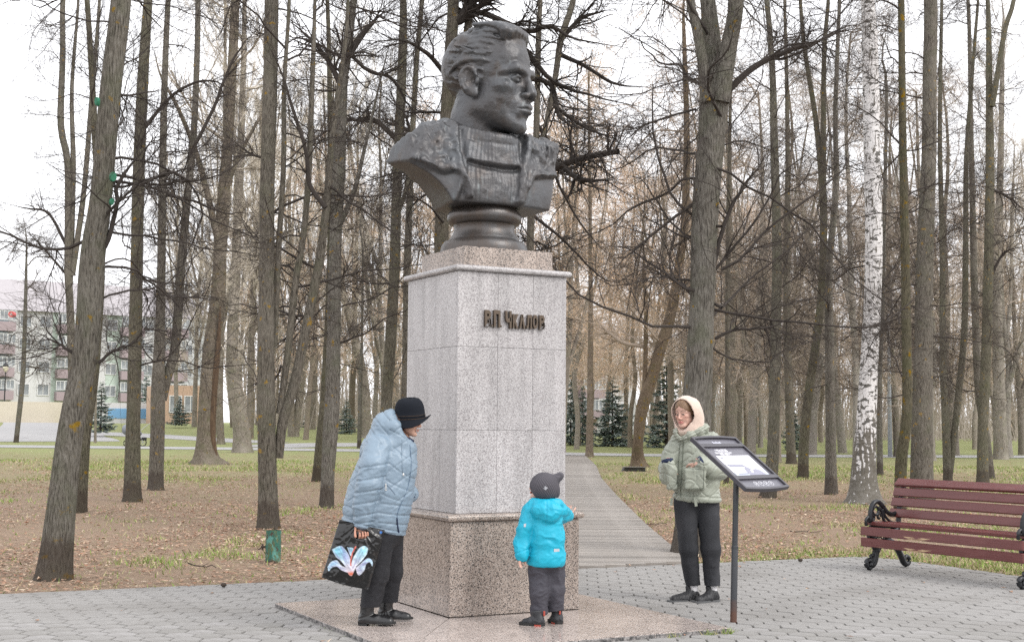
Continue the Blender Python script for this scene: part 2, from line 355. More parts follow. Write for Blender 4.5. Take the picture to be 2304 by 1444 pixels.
# ================================================================== monument
TH = math.radians(28)                       # the monument stands turned by this much
EX, EY = np.array([math.cos(TH), math.sin(TH), 0]), np.array([-math.sin(TH), math.cos(TH), 0])
SLAB_H = .055
def head_field(H, h, neck=.215, hair=None, mouth=0.0, ears=True, skull=1.0, sock=.395, fine=True, lids=True, nosek=1.0, neck_dir=(0, -.17, -.42), brow=1.0, jaw=1.0, cap_only=False):
    """a head: chin at z=0, crown at z=H, face towards +y"""
    s = H
    F = Field(np.array((-.48, -.62, -.50)) * s, np.array((.48, .62, 1.14)) * s, h)
    V = lambda *a: np.array(a) * s
    def E(c, r, k=.05, R=None, mode='u'): F.ell(V(*c), V(*r), k * s, R, mode)
    def C(a, b, ra, rb, k=.04, mode='u'): F.cap(V(*a), V(*b), ra * s, rb * s, k * s, mode)
    E((0, -.06, .645), (.30 * skull, .395, .35)); E((0, .10, .40), (.235, .26, .38), .09); E((0, .17, .68), (.235, .19, .22), .08)
    C((0, -.10, .25), tuple(np.array((0, -.10, .25)) + np.array(neck_dir)), neck, neck * 1.04, .05)
    C((0, .02, .22), (0, .24, .10), .13, .085, .07)
    for i in (-1, 1):
        C((.180 * i * jaw, -.02, .23 if jaw > 1.05 else .25), (.075 * i, .27, .085), .074 * jaw, .072, .08)
        E((.155 * i, .12, .30), (.085, .15, .15), .08)
        E((.175 * i, .215, .405), (.085, .09, .055), .06)
        C((.035 * i, .352, .560), (.15 * i, .328, .578), .030 * brow, .032 * brow, .035); C((.15 * i, .328, .578), (.215 * i, .225, .535), .032 * brow, .026, .03)
    E((0, .315, .075 if jaw < 1.05 else .05), (.082, .062, .062), .05)
    if jaw > 1.05:
        for i in (-1, 1): E((.10 * i, .13, .16), (.09, .14, .09), .07); E((0, .325 if jaw < 1.05 else .312, .225), (.115, .085, .10), .06)
    C((0, .345, .555), (0, .43, .375), .030 * nosek, .042 * nosek, .04); E((0, .436, .354), (.043 * nosek, .043, .036), .03)
    for i in (-1, 1):
        E((.056 * i * nosek, .395, .334), (.034, .046, .033), .022)
        E((.115 * i, sock, .492), (.075, .075, .042), .045, mode='s')
        E((.112 * i, .285 + (sock - .395) * .4, .486), (.064, .060, .052), .010)
    if fine:
        for i in (-1, 1):
            F.chain([V(.052 * i, .338, .482), V(.085 * i, .349, .505), V(.13 * i, .343, .507), V(.178 * i, .305, .478)], np.array((.006, .009, .009, .006)) * s, .014 * s)
            F.chain([V(.056 * i, .336, .476), V(.11 * i, .342, .459), V(.172 * i, .306, .472)], np.array((.005, .008, .005)) * s, .016 * s)
            E((.030 * i, .430, .308), (.017, .024, .014), .012, mode='s')
            F.chain([V(.075 * i, .41, .345), V(.115 * i, .375, .27), V(.14 * i, .335, .19)], np.array((.008, .012, .006)) * s, .03 * s) if False else None
            C((.098 * i, .392, .30), (.145 * i, .35, .20), .008, .008, .045, 's')
    o = mouth; ly = -.004 if jaw > 1.05 else 0.0
    F.chain([V(-.105, .345, .212), V(-.04, .398 + ly, .236), V(0, .40 + ly, .230), V(.04, .398 + ly, .236), V(.105, .345, .212)], np.array((.010, .022, .022, .022, .010)) * s, .02 * s)
    F.chain([V(-.095, .348, .203), V(-.035, .392 + ly, .185 - o), V(.035, .392 + ly, .185 - o), V(.095, .348, .203)], np.array((.010, .026, .026, .010)) * s, .02 * s)
    F.chain([V(-.12, .345, .208), V(-.05, .405, .213 - o * .5), V(.05, .405, .213 - o * .5), V(.12, .345, .208)], np.array((.006, .010 + o * .5, .010 + o * .5, .006)) * s, .01 * s) if False else None
    for a, b in (((-.115, .352, .208), (-.05, .418 + ly, .212)), ((-.05, .418 + ly, .212), (.05, .418 + ly, .212)), ((.05, .418 + ly, .212), (.115, .352, .208))):
        C(a, b, .007 + o * .4, .007 + o * .4, .012, 's')
    C((-.05, .40, .135), (.05, .40, .135), .018, .018, .05, 's')
    if ears:
        for i in (-1, 1):
            Re = rotz(math.radians(20 * i)) @ rotx(math.radians(8)); Ce = np.array((.302 * i, -.058, .44)); n_, t_, u_ = Re[:, 0] * i, Re[:, 1], Re[:, 2]
            E(tuple(Ce), (.032, .088, .145), .025, Re)
            E(tuple(Ce + n_ * .046 + u_ * .022 + t_ * .012), (.042, .054, .098), .012, Re, 's'); E(tuple(Ce + n_ * .02 + t_ * .03 + u_ * .01), (.03, .022, .03), .012, Re, 's')
            a_ = np.linspace(-.9, 3.7, 10); L = [Ce + n_ * .020 + t_ * (-.004 - .078 * np.cos(q)) * -1 * -1 + u_ * (.018 + .118 * np.sin(q)) for q in a_]
            L = [Ce + n_ * .020 + t_ * (-.006 - .076 * math.cos(q)) + u_ * (.020 + .115 * math.sin(q)) for q in np.linspace(-.9, 2.9, 10)]
            F.chain([v * s for v in L], .0165 * s, .012 * s)
            E(tuple(Ce + n_ * .012 + t_ * .035 - u_ * .115), (.024, .036, .042), .02, Re); E((.305 * i, .022, .44), (.018, .020, .034), .015)
    if hair is not None: hair(F, s)
    return F
def lab(z): return z
# --- bust
def bust_hair(F, s):
    def fn(p):
        q = p / s; x, y, z = q[..., 0], q[..., 1], q[..., 2]
        r = np.array((.322, .425, .365), F32); c = np.array((0, -.085, .655), F32); e = (q - c) / r
        a = np.linalg.norm(e, axis=-1); b = np.linalg.norm(e / r, axis=-1); d = a * (a - 1) / np.maximum(b, 1e-6)
        st = np.stack([x * 11, y * 2.4 + z * 1.5, z * 11 + y * 3.0], -1)
        w = (fbm(st, 3, 5) * .022 + (.28 - np.abs(vnoise(st * 1.5 + 3.3, 9))) * .050 + (.25 - np.abs(vnoise(st * 3.1 + 7.3, 19))) * .018) * sstep(-.52, -.2, y - (z - .5) * .1)
        top = sstep(.78, .95, z) * sstep(-.25, .25, y)
        d = d - w - top * .022
        hl = np.interp(y, [-.5, -.33, -.2, -.10, -.02, .055, .065, .12, .20, .34], [.10, .14, .26, .42, .47, .44, .60, .68, .79, .875])
        return np.maximum(d, (hl - z) * .75 + vnoise(st * 1.3, 4) * .012) * s
    F.op(fn, np.array((-.42, -.6, 0)) * s, np.array((.42, .45, 1.12)) * s, .018 * s)
    r_ = np.random.default_rng(4)
    F.ell(np.array((0, .06, .85)) * s, np.array((.225, .26, .14)) * s, .04 * s)
    for i in range(9):                                     # the swept-back front waves
        x = -.20 + .05 * i; y0 = .235 - 1.6 * x * x
        P = [np.array((x, y0 + .045, .868 - .25 * x * x)), np.array((x + .015, y0 + .055, .935 - .4 * x * x + r_.uniform(-.01, .012))), np.array((x + .03, y0 - .06, 1.0 - .5 * x * x)), np.array((x + .05, y0 - .24, 1.008 - .5 * x * x))]
        F.chain([v * s for v in catmull(P, 8)], np.interp(np.arange(8), [0, 2, 7], [.030, .044, .020]) * s, .010 * s)
    for i in (-1, 1):
        for j in range(7):                                 # combed side locks
            z = .60 + .055 * j; y = .13 + .015 * j
            P = [np.array((.262 * i - .012 * j * i, y, z + .02)), np.array((.300 * i - .014 * j * i, y - .13, z + .05)), np.array((.31 * i - .016 * j * i, y - .30, z + .03)), np.array((.27 * i - .016 * j * i, y - .42, z - .04))]
            F.chain([v * s for v in catmull(P, 6)], np.array((.010, .026, .032, .030, .022, .012)) * s, .010 * s)
BY = at_z(1011, 1389.5, SLAB_H)
BASE_W, SHAFT_W = 1.08, .925
MC = BY + (EX + EY) * BASE_W / 2; MC[2] = SLAB_H            # monument axis on the slab
DM = MC[1]
def mon(px, py): return at_depth(px, py, DM)[2]
Z_MOLD = at_depth(1020, 1163, BY[1])[2]; Z_CAP = at_depth(1029, 603, BY[1] + .12)[2]; Z_PL = at_depth(1035, 551, BY[1] + .18)[2]
m_bronze = material('bronze', (.078, .076, .078), .42, .45, layers=[(2.6, 7, O1, (.105, .114, .124), .42, .66, .75), (7, 6, O1, (.085, .062, .047), .54, .72, .5), (16, 5, O1, (.055, .050, .050), .58, .70, .5), (5, 5, (7, 7, .6), (.18, .215, .22), .62, .76, .4)], bumps=[(26, 5, O1, .005), (90, 4, O1, .0016)], spec=.5)
m_bronze_s = material('bronze_smooth', (.085, .074, .068), .36, .55, layers=[(4, 5, O1, (.12, .13, .14), .45, .7, .6), (6, 4, (5, 5, .6), (.10, .075, .06), .5, .75, .6)], bumps=[(90, 3, O1, .002)])
def make_bust():
    zt = mon(1090, 473)
    root = empty('bronze_bust', (MC[0], MC[1], Z_PL), 0, 'large bronze bust of a man in a fur-collared coat on the granite pedestal', 'statue')
    up = lambda px, py, d=0: at_depth(px, py, DM + d) - np.array((MC[0], MC[1], Z_PL))
    T0 = up(1086, 473); T0[1] = 0; T0[0] = up(1090, 473)[0]
    # socle
    zz = lambda py: up(1088, py)[2]; sc = DM / FPX
    prof = [(.0, 0), (.325, 0), (.325, .022), (.318, .05), (.30, .075), (.268, .085), (.262, .095), (.25, .11), (.232, .135), (.224, .165), (.232, .19), (.262, .2), (.275, .225), (.278, .25), (.268, .275), (.245, .29), (.24, zt - Z_PL + .02)]
    k = (zt - Z_PL) / .30
    prof = [(r * 1.06, z * k if z < .3 else z) for r, z in prof]
    MB().lathe(prof[1:], 48, (T0[0], 0, 0)).build('socle', m_bronze_s, root, auto=50)
    # torso
    R = rotz(TH)
    F = Field((-.90, -.62, -.10), (.84, .55, .92), .0095)
    F.ell((-.02, .02, .14), (.74, .31, .46)); F.ell((-.02, -.03, .04), (.60, .275, .34), .08)
    F.chain([(-.74, .02, .30), (-.44, .02, .43), (-.2, .04, .52)], (.14, .165, .20), .09); F.chain([(.72, .05, .51), (.42, .04, .49), (.2, .04, .52)], (.15, .165, .20), .09)
    F.cap((0, .03, .26), (0, .01, .40), .30, .275, .05); F.cap((0, .01, .36), (0, .0, .52), .272, .262, .03)
    F.plane((0, 0, .615), (.06, -.34, 1), .03)
    F.chain([(-.30, -.12, .44), (-.34, .03, .50), (-.25, .20, .54), (0, .27, .56), (.25, .20, .55), (.34, .03, .53), (.30, -.13, .48)], (.06, .085, .095, .10, .095, .085, .06), .05)
    F.plane((0, .34, 0), (0, 1, -.25), .05)
    lo_ = [(-.28, .80), (-.31, .50), (-.325, .40), (-.31, .28), (-.27, .16), (-.245, .03), (-.30, .015), (-.335, .17), (-.37, .225), (-.50, .205), (-.62, .27), (-.95, .36), (-.95, .95), (-.28, .95)]
    ro_ = [(.27, .80), (.24, .55), (.20, .43), (.15, .28), (.10, .02), (.17, -.01), (.235, .12), (.31, .235), (.50, .26), (.95, .30), (.95, .95), (.27, .95)]
    def pd(x, z, poly):
        poly = np.array(poly); d = np.full(x.shape, 9.0); ins = np.zeros(x.shape, bool)
        for i in range(len(poly)):
            a, b = poly[i], poly[(i + 1) % len(poly)]; e = b - a
            t = np.clip(((x - a[0]) * e[0] + (z - a[1]) * e[1]) / (e @ e), 0, 1); d = np.minimum(d, np.hypot(x - a[0] - t * e[0], z - a[1] - t * e[1]))
            c = ((a[1] <= z) != (b[1] <= z)); xi = a[0] + (z - a[1]) / (e[1] if abs(e[1]) > 1e-9 else 1e-9) * e[0]; ins ^= c & (x < xi)
        return np.where(ins, d, -d)
    def w(p):
        x, y, z = p[:, 0], p[:, 1], p[:, 2]
        xx = x + fbm(p * 9, 2, 31) * .016; zz2 = z + fbm(p * 9, 2, 32) * .014
        mk = np.maximum(sstep(-.012, .022, pd(xx, zz2, lo_)), sstep(-.012, .022, pd(xx, zz2, ro_)))
        mk = np.maximum(mk, sstep(.02, .1, y) * sstep(.35, .42, z))
        edge = np.maximum(np.exp(-((pd(xx, zz2, lo_) - .035) / .035) ** 2), np.exp(-((pd(xx, zz2, ro_) - .035) / .035) ** 2))
        d = mk * (.026 + edge * .022 + fbm(p * (19, 19, 12), 3, 5) * .016 + (.3 - np.abs(vnoise(p * (26, 26, 16), 6))) * .022)
        swe = (1 - mk) * sstep(-.30, -.26, x) * sstep(.20, .16, x) * sstep(.0, -.1, y)
        rib = np.sin(np.arctan2(x, -y + .02) * 70 + fbm(p * 5, 2, 8) * 2.5)
        sag = .285 + .10 * (x + .05) ** 2 * 4 - .05 * x
        band = sstep(sag - .004, sag + .03, z) * swe
        d = d + swe * (rib * .0032 + fbm(p * 13, 2, 15) * .007) + band * .030 - swe * np.exp(-((z - sag + .012) / .018) ** 2) * .020 - swe * np.exp(-((z - .47 - .5 * x * x) / .012) ** 2) * .006
        coat = (1 - mk) * (1 - swe)
        d = d + coat * (fbm(p * 5, 2, 19) * .006) + coat * sstep(0, -.1, y) * (np.exp(-((x + .36 - .35 * (z - .1)) / .022) ** 2) * .018 - np.exp(-((x + .315 - .35 * (z - .1)) / .012) ** 2) * .012)
        return -d
    F.warp(w)
    F.cap((-.985, -.62, -.235), (-.745, .6, -.235), .55, .55, .012, 's')
    F.plane((-.74, 0, .30), (-.97, -.18, .12), .03)
    F.plane((.475, 0, .02), (.965, 0, -.25), .012); F.plane((.655, 0, .4), (.985, -.1, .0), .02)
    F.plane((0, 0, -.004), (0, 0, -1), .012)
    V, Q = F.mesh(); V = relax(V, Q, 1, .35); V = V @ R.T * 1.0 + np.array((T0[0], T0[1], zt - Z_PL + .005))
    obj('coat_torso', mesh_from('coat_torso', V, Q, m_bronze, True), root)
    # head
    top = up(1095, 65); chin = up(1150, 305)
    H = (top[2] - chin[2]) * .985
    F = head_field(H, .0076, neck=.255, hair=bust_hair, neck_dir=(0, -.09, -.40), brow=1.35, jaw=1.07, nosek=1.12)
    F.warp(lambda p: -(fbm(p * 24, 3, 11) * .0024 + fbm(p * 9, 2, 13) * .0045))
    V, Q = F.mesh(); V = relax(V, Q, 1, .35)
    yaw = math.radians(-(90 - 27))                          # facing right, a little towards the viewer
    Rh = rotz(yaw) @ np.array([[-1, 0, 0], [0, -1, 0], [0, 0, 1.]])       # face looks to -y first
    # turn so that the face points to image right and 27 degrees to the viewer
    Rh = rotz(math.radians(-90 - 27)) 
    Rh = rotx(0) @ Rh @ rotx(math.radians(-2))
    c = np.array((up(1101, 200)[0], 0.0, chin[2]))
    V = V @ Rh.T + c
    obj('head', mesh_from('head', V, Q, m_bronze, True), root)
make_bust()
# ================================================================== materials of the setting
def granite(name, cols, scale=60, rough=.35, joint=None):
    m = bpy.data.materials.new(name); m.use_nodes = True; nt = m.node_tree; n, l = nt.nodes, nt.links; b = n['Principled BSDF']; b.inputs['Roughness'].default_value = rough
    tc = n.new('ShaderNodeTexCoord'); oi = n.new('ShaderNodeObjectInfo'); va = n.new('ShaderNodeVectorMath'); va.operation = 'MULTIPLY_ADD'; va.inputs[1].default_value = (1, 1, 1); l.new(tc.outputs['Object'], va.inputs[0]); mo = n.new('ShaderNodeMath'); mo.operation = 'MULTIPLY'; mo.inputs[1].default_value = 37; l.new(oi.outputs['Random'], mo.inputs[0]); l.new(mo.outputs[0], va.inputs[2])
    v = n.new('ShaderNodeTexVoronoi'); v.inputs['Scale'].default_value = scale; l.new(va.outputs[0], v.inputs['Vector'])
    no = n.new('ShaderNodeTexNoise'); no.inputs['Scale'].default_value = scale * .55; no.inputs['Detail'].default_value = 3; l.new(va.outputs[0], no.inputs['Vector'])
    sp = n.new('ShaderNodeSeparateColor'); l.new(v.outputs['Color'], sp.inputs[0])
    ad = n.new('ShaderNodeMath'); ad.operation = 'MULTIPLY_ADD'; ad.inputs[1].default_value = .55; l.new(sp.outputs[0], ad.inputs[0])
    sb = n.new('ShaderNodeMath'); sb.operation = 'MULTIPLY_ADD'; sb.inputs[1].default_value = 1.25; sb.inputs[2].default_value = -.40; l.new(no.outputs[0], sb.inputs[0]); l.new(sb.outputs[0], ad.inputs[2])
    r = n.new('ShaderNodeValToRGB'); e = r.color_ramp.elements; e[0].position = cols[0][0]; e[0].color = (*cols[0][1], 1); e[1].position = cols[-1][0]; e[1].color = (*cols[-1][1], 1)
    for p, c in cols[1:-1]: q = e.new(p); q.color = (*c, 1)
    l.new(ad.outputs[0], r.inputs[0])
    big = n.new('ShaderNodeTexNoise'); big.inputs['Scale'].default_value = 2.5; big.inputs['Detail'].default_value = 4; mp = n.new('ShaderNodeMapping'); mp.inputs['Scale'].default_value = (2, 2, .6); l.new(va.outputs[0], mp.inputs[0]); l.new(mp.outputs[0], big.inputs['Vector'])
    mr = n.new('ShaderNodeMapRange'); mr.inputs['From Min'].default_value = .35; mr.inputs['From Max'].default_value = .7; mr.inputs['To Min'].default_value = 1.04; mr.inputs['To Max'].default_value = .84; l.new(big.outputs[0], mr.inputs[0])
    mu = n.new('ShaderNodeMix'); mu.data_type = 'RGBA'; mu.blend_type = 'MULTIPLY'; mu.inputs[0].default_value = 1; l.new(r.outputs[0], mu.inputs[6]); l.new(mr.outputs[0], mu.inputs[7])
    stn = n.new('ShaderNodeTexNoise'); stn.inputs['Scale'].default_value = 3; stn.inputs['Detail'].default_value = 5; mp2 = n.new('ShaderNodeMapping'); mp2.inputs['Scale'].default_value = (4, 4, .22); l.new(va.outputs[0], mp2.inputs[0]); l.new(mp2.outputs[0], stn.inputs['Vector'])
    mr2 = n.new('ShaderNodeMapRange'); mr2.inputs['From Min'].default_value = .50; mr2.inputs['From Max'].default_value = .72; mr2.inputs['To Min'].default_value = 1.0; mr2.inputs['To Max'].default_value = .80; l.new(stn.outputs[0], mr2.inputs[0])
    ro = n.new('ShaderNodeMapRange'); ro.inputs['To Min'].default_value = .93; ro.inputs['To Max'].default_value = 1.05; l.new(oi.outputs['Random'], ro.inputs[0]); pm_ = n.new('ShaderNodeMath'); pm_.operation = 'MULTIPLY'; l.new(mr2.outputs[0], pm_.inputs[0]); l.new(ro.outputs[0], pm_.inputs[1])
    mu2 = n.new('ShaderNodeMix'); mu2.data_type = 'RGBA'; mu2.blend_type = 'MULTIPLY'; mu2.inputs[0].default_value = 1; l.new(mu.outputs[2], mu2.inputs[6]); l.new(pm_.outputs[0], mu2.inputs[7]); l.new(mu2.outputs[2], b.inputs['Base Color'])
    return m
m_gr_grey = granite('grey_granite', [(.20, (.20, .185, .19)), (.34, (.31, .29, .292)), (.48, (.43, .41, .41)), (.7, (.55, .535, .535))], 240, .42)
m_gr_pink = granite('pink_granite', [(.20, (.045, .043, .043)), (.32, (.12, .105, .095)), (.41, (.34, .275, .235)), (.62, (.44, .36, .305)), (.8, (.50, .44, .40))], 185, .22)
m_gr_slab = granite('slab_granite', [(.20, (.09, .085, .085)), (.31, (.22, .195, .185)), (.40, (.43, .36, .325)), (.62, (.52, .435, .39)), (.8, (.58, .53, .50))], 190, .16)
m_edge = granite('slab_edge', [(.2, (.05, .05, .05)), (.5, (.16, .15, .145)), (.8, (.32, .30, .29))], 60, .7)
m_letter = material('letter_bronze', (.115, .088, .066), .42, .6, layers=[(9, 4, O1, (.16, .27, .25), .55, .72, .7), (3, 3, O1, (.17, .16, .15), .5, .7, .6)])
m_joint = material('joint_grout', (.20, .19, .18), .95)
# ------------------------------------------------------------------ pedestal
def make_pedestal():
    root = empty('granite_pedestal', (MC[0], MC[1], SLAB_H), TH, 'tall square granite pedestal with bronze name letters under the bust', 'pedestal')
    w, zb, zc, zp = BASE_W, Z_MOLD - SLAB_H - .035, Z_CAP - SLAB_H - .02, Z_PL - SLAB_H
    ws, wp = SHAFT_W, SHAFT_W - .16
    MB().box((0, 0, (zb - .06) / 2), (w - .05, w - .05, zb - .06)).build('base_core', m_joint, root)
    MB().box((0, 0, (zb + zc) / 2), (ws - .05, ws - .05, zc - zb - .02)).build('shaft_core', m_joint, root)
    t = .026
    def face(k):
        a = k * math.pi / 2; return rotz(a)
    def clad(name, mat, half, z0, z1, cuts, rows, bev=.0015):
        zs = [z0] + rows + [z1]
        for k in range(4):
            R = face(k); full = (k % 2 == 0); e = half if full else half - t
            xs = [-e] + [c for c in cuts] + [e]
            for i in range(len(xs) - 1):
                for j in range(len(zs) - 1):
                    g = .0008
                    c = np.array(((xs[i] + xs[i + 1]) / 2, -(half - t / 2), (zs[j] + zs[j + 1]) / 2)); b = MB().box((0, 0, 0), (xs[i + 1] - xs[i] - 2 * g, t, zs[j + 1] - zs[j] - 2 * g), None, bev)
                    o = b.build(name, mat, root); p = R @ c; o.location = p; o.rotation_euler = (0, 0, k * math.pi / 2)
    clad('base_panel', m_gr_pink, w / 2, 0.001, zb, [], [], .004)
    zr = [at_depth(1023, 967, BY[1] + .1)[2] - SLAB_H, at_depth(1023, 778, BY[1] + .1)[2] - SLAB_H]
    clad('shaft_panel', m_gr_grey, ws / 2, zb + .052, zc, [-ws * .14, ws * .185], zr)
    def molding(name, half, z, h, mat):
        n = 7; a = np.linspace(-math.pi / 2, math.pi / 2, n); r = h / 2
        prof = [(half, -r)] + [(half + .018 + r * math.cos(v) * .9, r * math.sin(v)) for v in a] + [(half, r)]
        V = []
        for sx, sy in ((-1, -1), (1, -1), (1, 1), (-1, 1)):
            V += [(sx * p, sy * p, z + q) for p, q in prof]
        m = len(prof); P = []
        for c in range(4):
            d = (c + 1) % 4
            P += [[c * m + i, d * m + i, d * m + i + 1, c * m + i + 1] for i in range(m - 1)]
        b = MB().add(V, np.array(P)); b.P.setdefault(4, []).append(np.array([[0, 3 * m, 2 * m, m], [m - 1, 2 * m - 1, 3 * m - 1, 4 * m - 1]])); b.build(name, mat, root, auto=40)
    molding('base_molding', w / 2 - .010, zb + .026, .05, m_gr_pink)
    molding('cap_molding', ws / 2 - .006, zc + .024, .044, m_gr_grey)
    z1 = zc + .046
    MB().box((0, 0, (z1 + zp) / 2 - .001), (wp - .05, wp - .05, zp - z1 - .006)).build('plinth_core', m_joint, root)
    clad('plinth_panel', m_gr_pink, wp / 2, z1 + .002, zp, [wp * .32], [])
    MB().box((0, 0, zp - .012), (wp - .06, wp - .06, .02)).build('plinth_top', m_gr_pink, root)
    # letters on the front face, each a part
    fc = bpy.data.curves.new('f', 'FONT')
    def glyph(ch, size):
        f = bpy.data.curves.new('f', 'FONT'); f.body = ch; f.size = size; f.extrude = .011; f.offset = .0045; f.resolution_u = 4; f.bevel_depth = .0012
        o = bpy.data.objects.new('f', f); COL.objects.link(o); bpy.context.view_layer.update()
        me = bpy.data.meshes.new_from_object(o.evaluated_get(bpy.context.evaluated_depsgraph_get())); bpy.data.objects.remove(o); return me
    yf = -(ws / 2 + .014)
    def wx(px, py):           # where the photograph's letter stands on the front face
        r = ray(px, py); o0 = np.array((0, 0, CAM_H)); nrm = -EY; p0 = MC - EY * (ws / 2); t_ = ((p0 - o0) @ nrm) / (r @ nrm); q = o0 + r * t_ - MC; return q @ EX, q[2] - SLAB_H + SLAB_H
    spec = [('В', 1088, 1102, 735, 698), ('.', 1102.5, 1106, 735.5, 731), ('П', 1108, 1123, 736.5, 698.5), ('.', 1123.5, 1126, 736.5, 732), ('Ч', 1134, 1148, 738.5, 700), ('К', 1150.5, 1163, 739, 707), ('А', 1165.5, 1178.5, 739.5, 708), ('Л', 1181.5, 1193.5, 740, 709), ('О', 1195.5, 1207, 740, 709), ('В', 1210.5, 1222.5, 741.5, 710)]
    for ch, x0, x1, yb, yt in spec:
        a, z0 = wx(x0, yb); b2, z1_ = wx(x1, yt); me = glyph(ch, .1); co = np.empty(len(me.vertices) * 3, F32); me.vertices.foreach_get('co', co); co = co.reshape(-1, 3)
        lo, hi = co.min(0), co.max(0); co[:, 0] = (co[:, 0] - lo[0]) / (hi[0] - lo[0]) * (b2 - a); co[:, 1] = (co[:, 1] - lo[1]) / (hi[1] - lo[1]) * (z1_ - z0)
        V = np.stack([co[:, 0], -co[:, 2], co[:, 1]], 1); me.vertices.foreach_set('co', V.astype(F32).ravel()); me.materials.clear(); me.materials.append(m_letter); me.update(); me.name = 'letter'
        o = obj('letter', me, root, (a, yf, z0))
make_pedestal()
# ------------------------------------------------------------------ platform slab
def make_platform():
    Fc = at_z(930, 1469, SLAB_H); Rc = at_z(1632, 1410, SLAB_H); Lc = at_z(587, 1358, SLAB_H)
    hw = 1.21; c = MC.copy(); c[2] = 0
    # fit: platform axes follow the monument
    a0 = (Rc - c) @ EX; a1 = (Lc - c) @ EX; b0 = -(Fc - c) @ EY; b1 = (Lc - c) @ EY
    root = empty('granite_platform', (c[0], c[1], 0), TH, 'low polished granite platform under the pedestal with weathered edges', 'platform')
    x0, x1 = -1.42, 1.02; y0, y1 = -1.76, .74
    global PLAT; PLAT = (c, x0, x1, y0, y1)
    t = .03
    MB().box(((x0 + x1) / 2, (y0 + y1) / 2, (SLAB_H - t) / 2), (x1 - x0 - .03, y1 - y0 - .03, SLAB_H - t - .004)).build('platform_base', m_joint, root)
    h = BASE_W / 2 + .004
    quads = [[(x0, y0), (x1, y0), (h, -h), (-h, -h)], [(x1, y0), (x1, y1), (h, h), (h, -h)], [(x1, y1), (x0, y1), (-h, h), (h, h)], [(x0, y1), (x0, y0), (-h, -h), (-h, h)]]
    for q in quads:
        q = np.array(q); cc = q.mean(0)
        d = cc - q; q2 = q + d / np.linalg.norm(d, axis=1, keepdims=True) * .004
        MB().prism(q2 - cc, SLAB_H - t, SLAB_H).build('paving_slab', m_gr_slab, root, loc=(cc[0], cc[1], 0))
    r = np.random.default_rng(5)
    for k in range(4):
        n = 5; L = [(x1 - x0), (y1 - y0)][k % 2]; cuts = np.linspace(-L / 2, L / 2, n)
        for i in range(n - 1):
            R = rotz(k * math.pi / 2); cx = (x0 + x1) / 2; cy = (y0 + y1) / 2; off = [cy - y0, x1 - cx, y1 - cy, cx - x0][k]
            p = R @ np.array(((cuts[i] + cuts[i + 1]) / 2, -off + .011, SLAB_H / 2 - .003)) + np.array((cx, cy, 0))
            MB().box((0, 0, 0), (cuts[i + 1] - cuts[i] - .005, .024, SLAB_H - .006), None, .003).build('edge_strip', m_edge, root, loc=p, rot=(0, 0, k * math.pi / 2))
make_platform()
# ------------------------------------------------------------------ ground sheet
def make_ground():
    xs = np.concatenate([-np.geomspace(420, 8, 40), np.linspace(-7.5, 7.5, 31), np.geomspace(8, 420, 40)]); ys = np.concatenate([[-60, -25, -8], np.linspace(0, 30, 31), np.geomspace(31, 700, 90)])
    X, Y = np.meshgrid(xs, ys, indexing='ij'); Z = terrain(X, np.maximum(Y, 0))
    V = np.stack([X, Y, Z], -1).reshape(-1, 3); n, m = X.shape; i, j = np.meshgrid(np.arange(n - 1), np.arange(m - 1), indexing='ij')
    Q = np.stack([i * m + j, (i + 1) * m + j, (i + 1) * m + j + 1, i * m + j + 1], -1).reshape(-1, 4)
    m_ = material('park_ground', (.275, .198, .143), .95, layers=[(55, 6, O1, (.14, .09, .064), .52, .68, .8), (38, 5, O1, (.43, .35, .26), .54, .70, .8), (6, 5, O1, (.22, .235, .10), .56, .66, .4)], bumps=[(40, 5, O1, .03)], spec=.15, extra=None)
    nt = m_.node_tree; nd, l = nt.nodes, nt.links; b = nd['Principled BSDF']; src = b.inputs['Base Color'].links[0].from_socket
    tc = nd.new('ShaderNodeTexCoord'); sp = nd.new('ShaderNodeSeparateXYZ'); l.new(tc.outputs['Object'], sp.inputs[0])
    no = nd.new('ShaderNodeTexNoise'); no.inputs['Scale'].default_value = .22; no.inputs['Detail'].default_value = 6; l.new(tc.outputs['Object'], no.inputs['Vector'])
    ad = nd.new('ShaderNodeMath'); ad.operation = 'MULTIPLY_ADD'; ad.inputs[1].default_value = 26; l.new(no.outputs[0], ad.inputs[0]); l.new(sp.outputs[1], ad.inputs[2])
    mr = nd.new('ShaderNodeMapRange'); mr.inputs['From Min'].default_value = 38; mr.inputs['From Max'].default_value = 70; mr.inputs['To Max'].default_value = .8; l.new(ad.outputs[0], mr.inputs[0])
    g = nd.new('ShaderNodeTexNoise'); g.inputs['Scale'].default_value = 3; g.inputs['Detail'].default_value = 8; l.new(tc.outputs['Object'], g.inputs['Vector'])
    cr = nd.new('ShaderNodeValToRGB'); cr.color_ramp.elements[0].position = .35; cr.color_ramp.elements[0].color = (.235, .245, .115, 1); cr.color_ramp.elements[1].position = .68; cr.color_ramp.elements[1].color = (.225, .295, .10, 1); l.new(g.outputs[0], cr.inputs[0])
    mxn = nd.new('ShaderNodeMix'); mxn.data_type = 'RGBA'; l.new(mr.outputs[0], mxn.inputs[0]); l.new(src, mxn.inputs[6]); l.new(cr.outputs[0], mxn.inputs[7]); l.new(mxn.outputs[2], b.inputs['Base Color'])
    o = obj('ground', mesh_from('ground', V, Q, m_, True)); tag(o, 'park ground of leaf litter and thin grass under the trees', kind='structure')
make_ground()
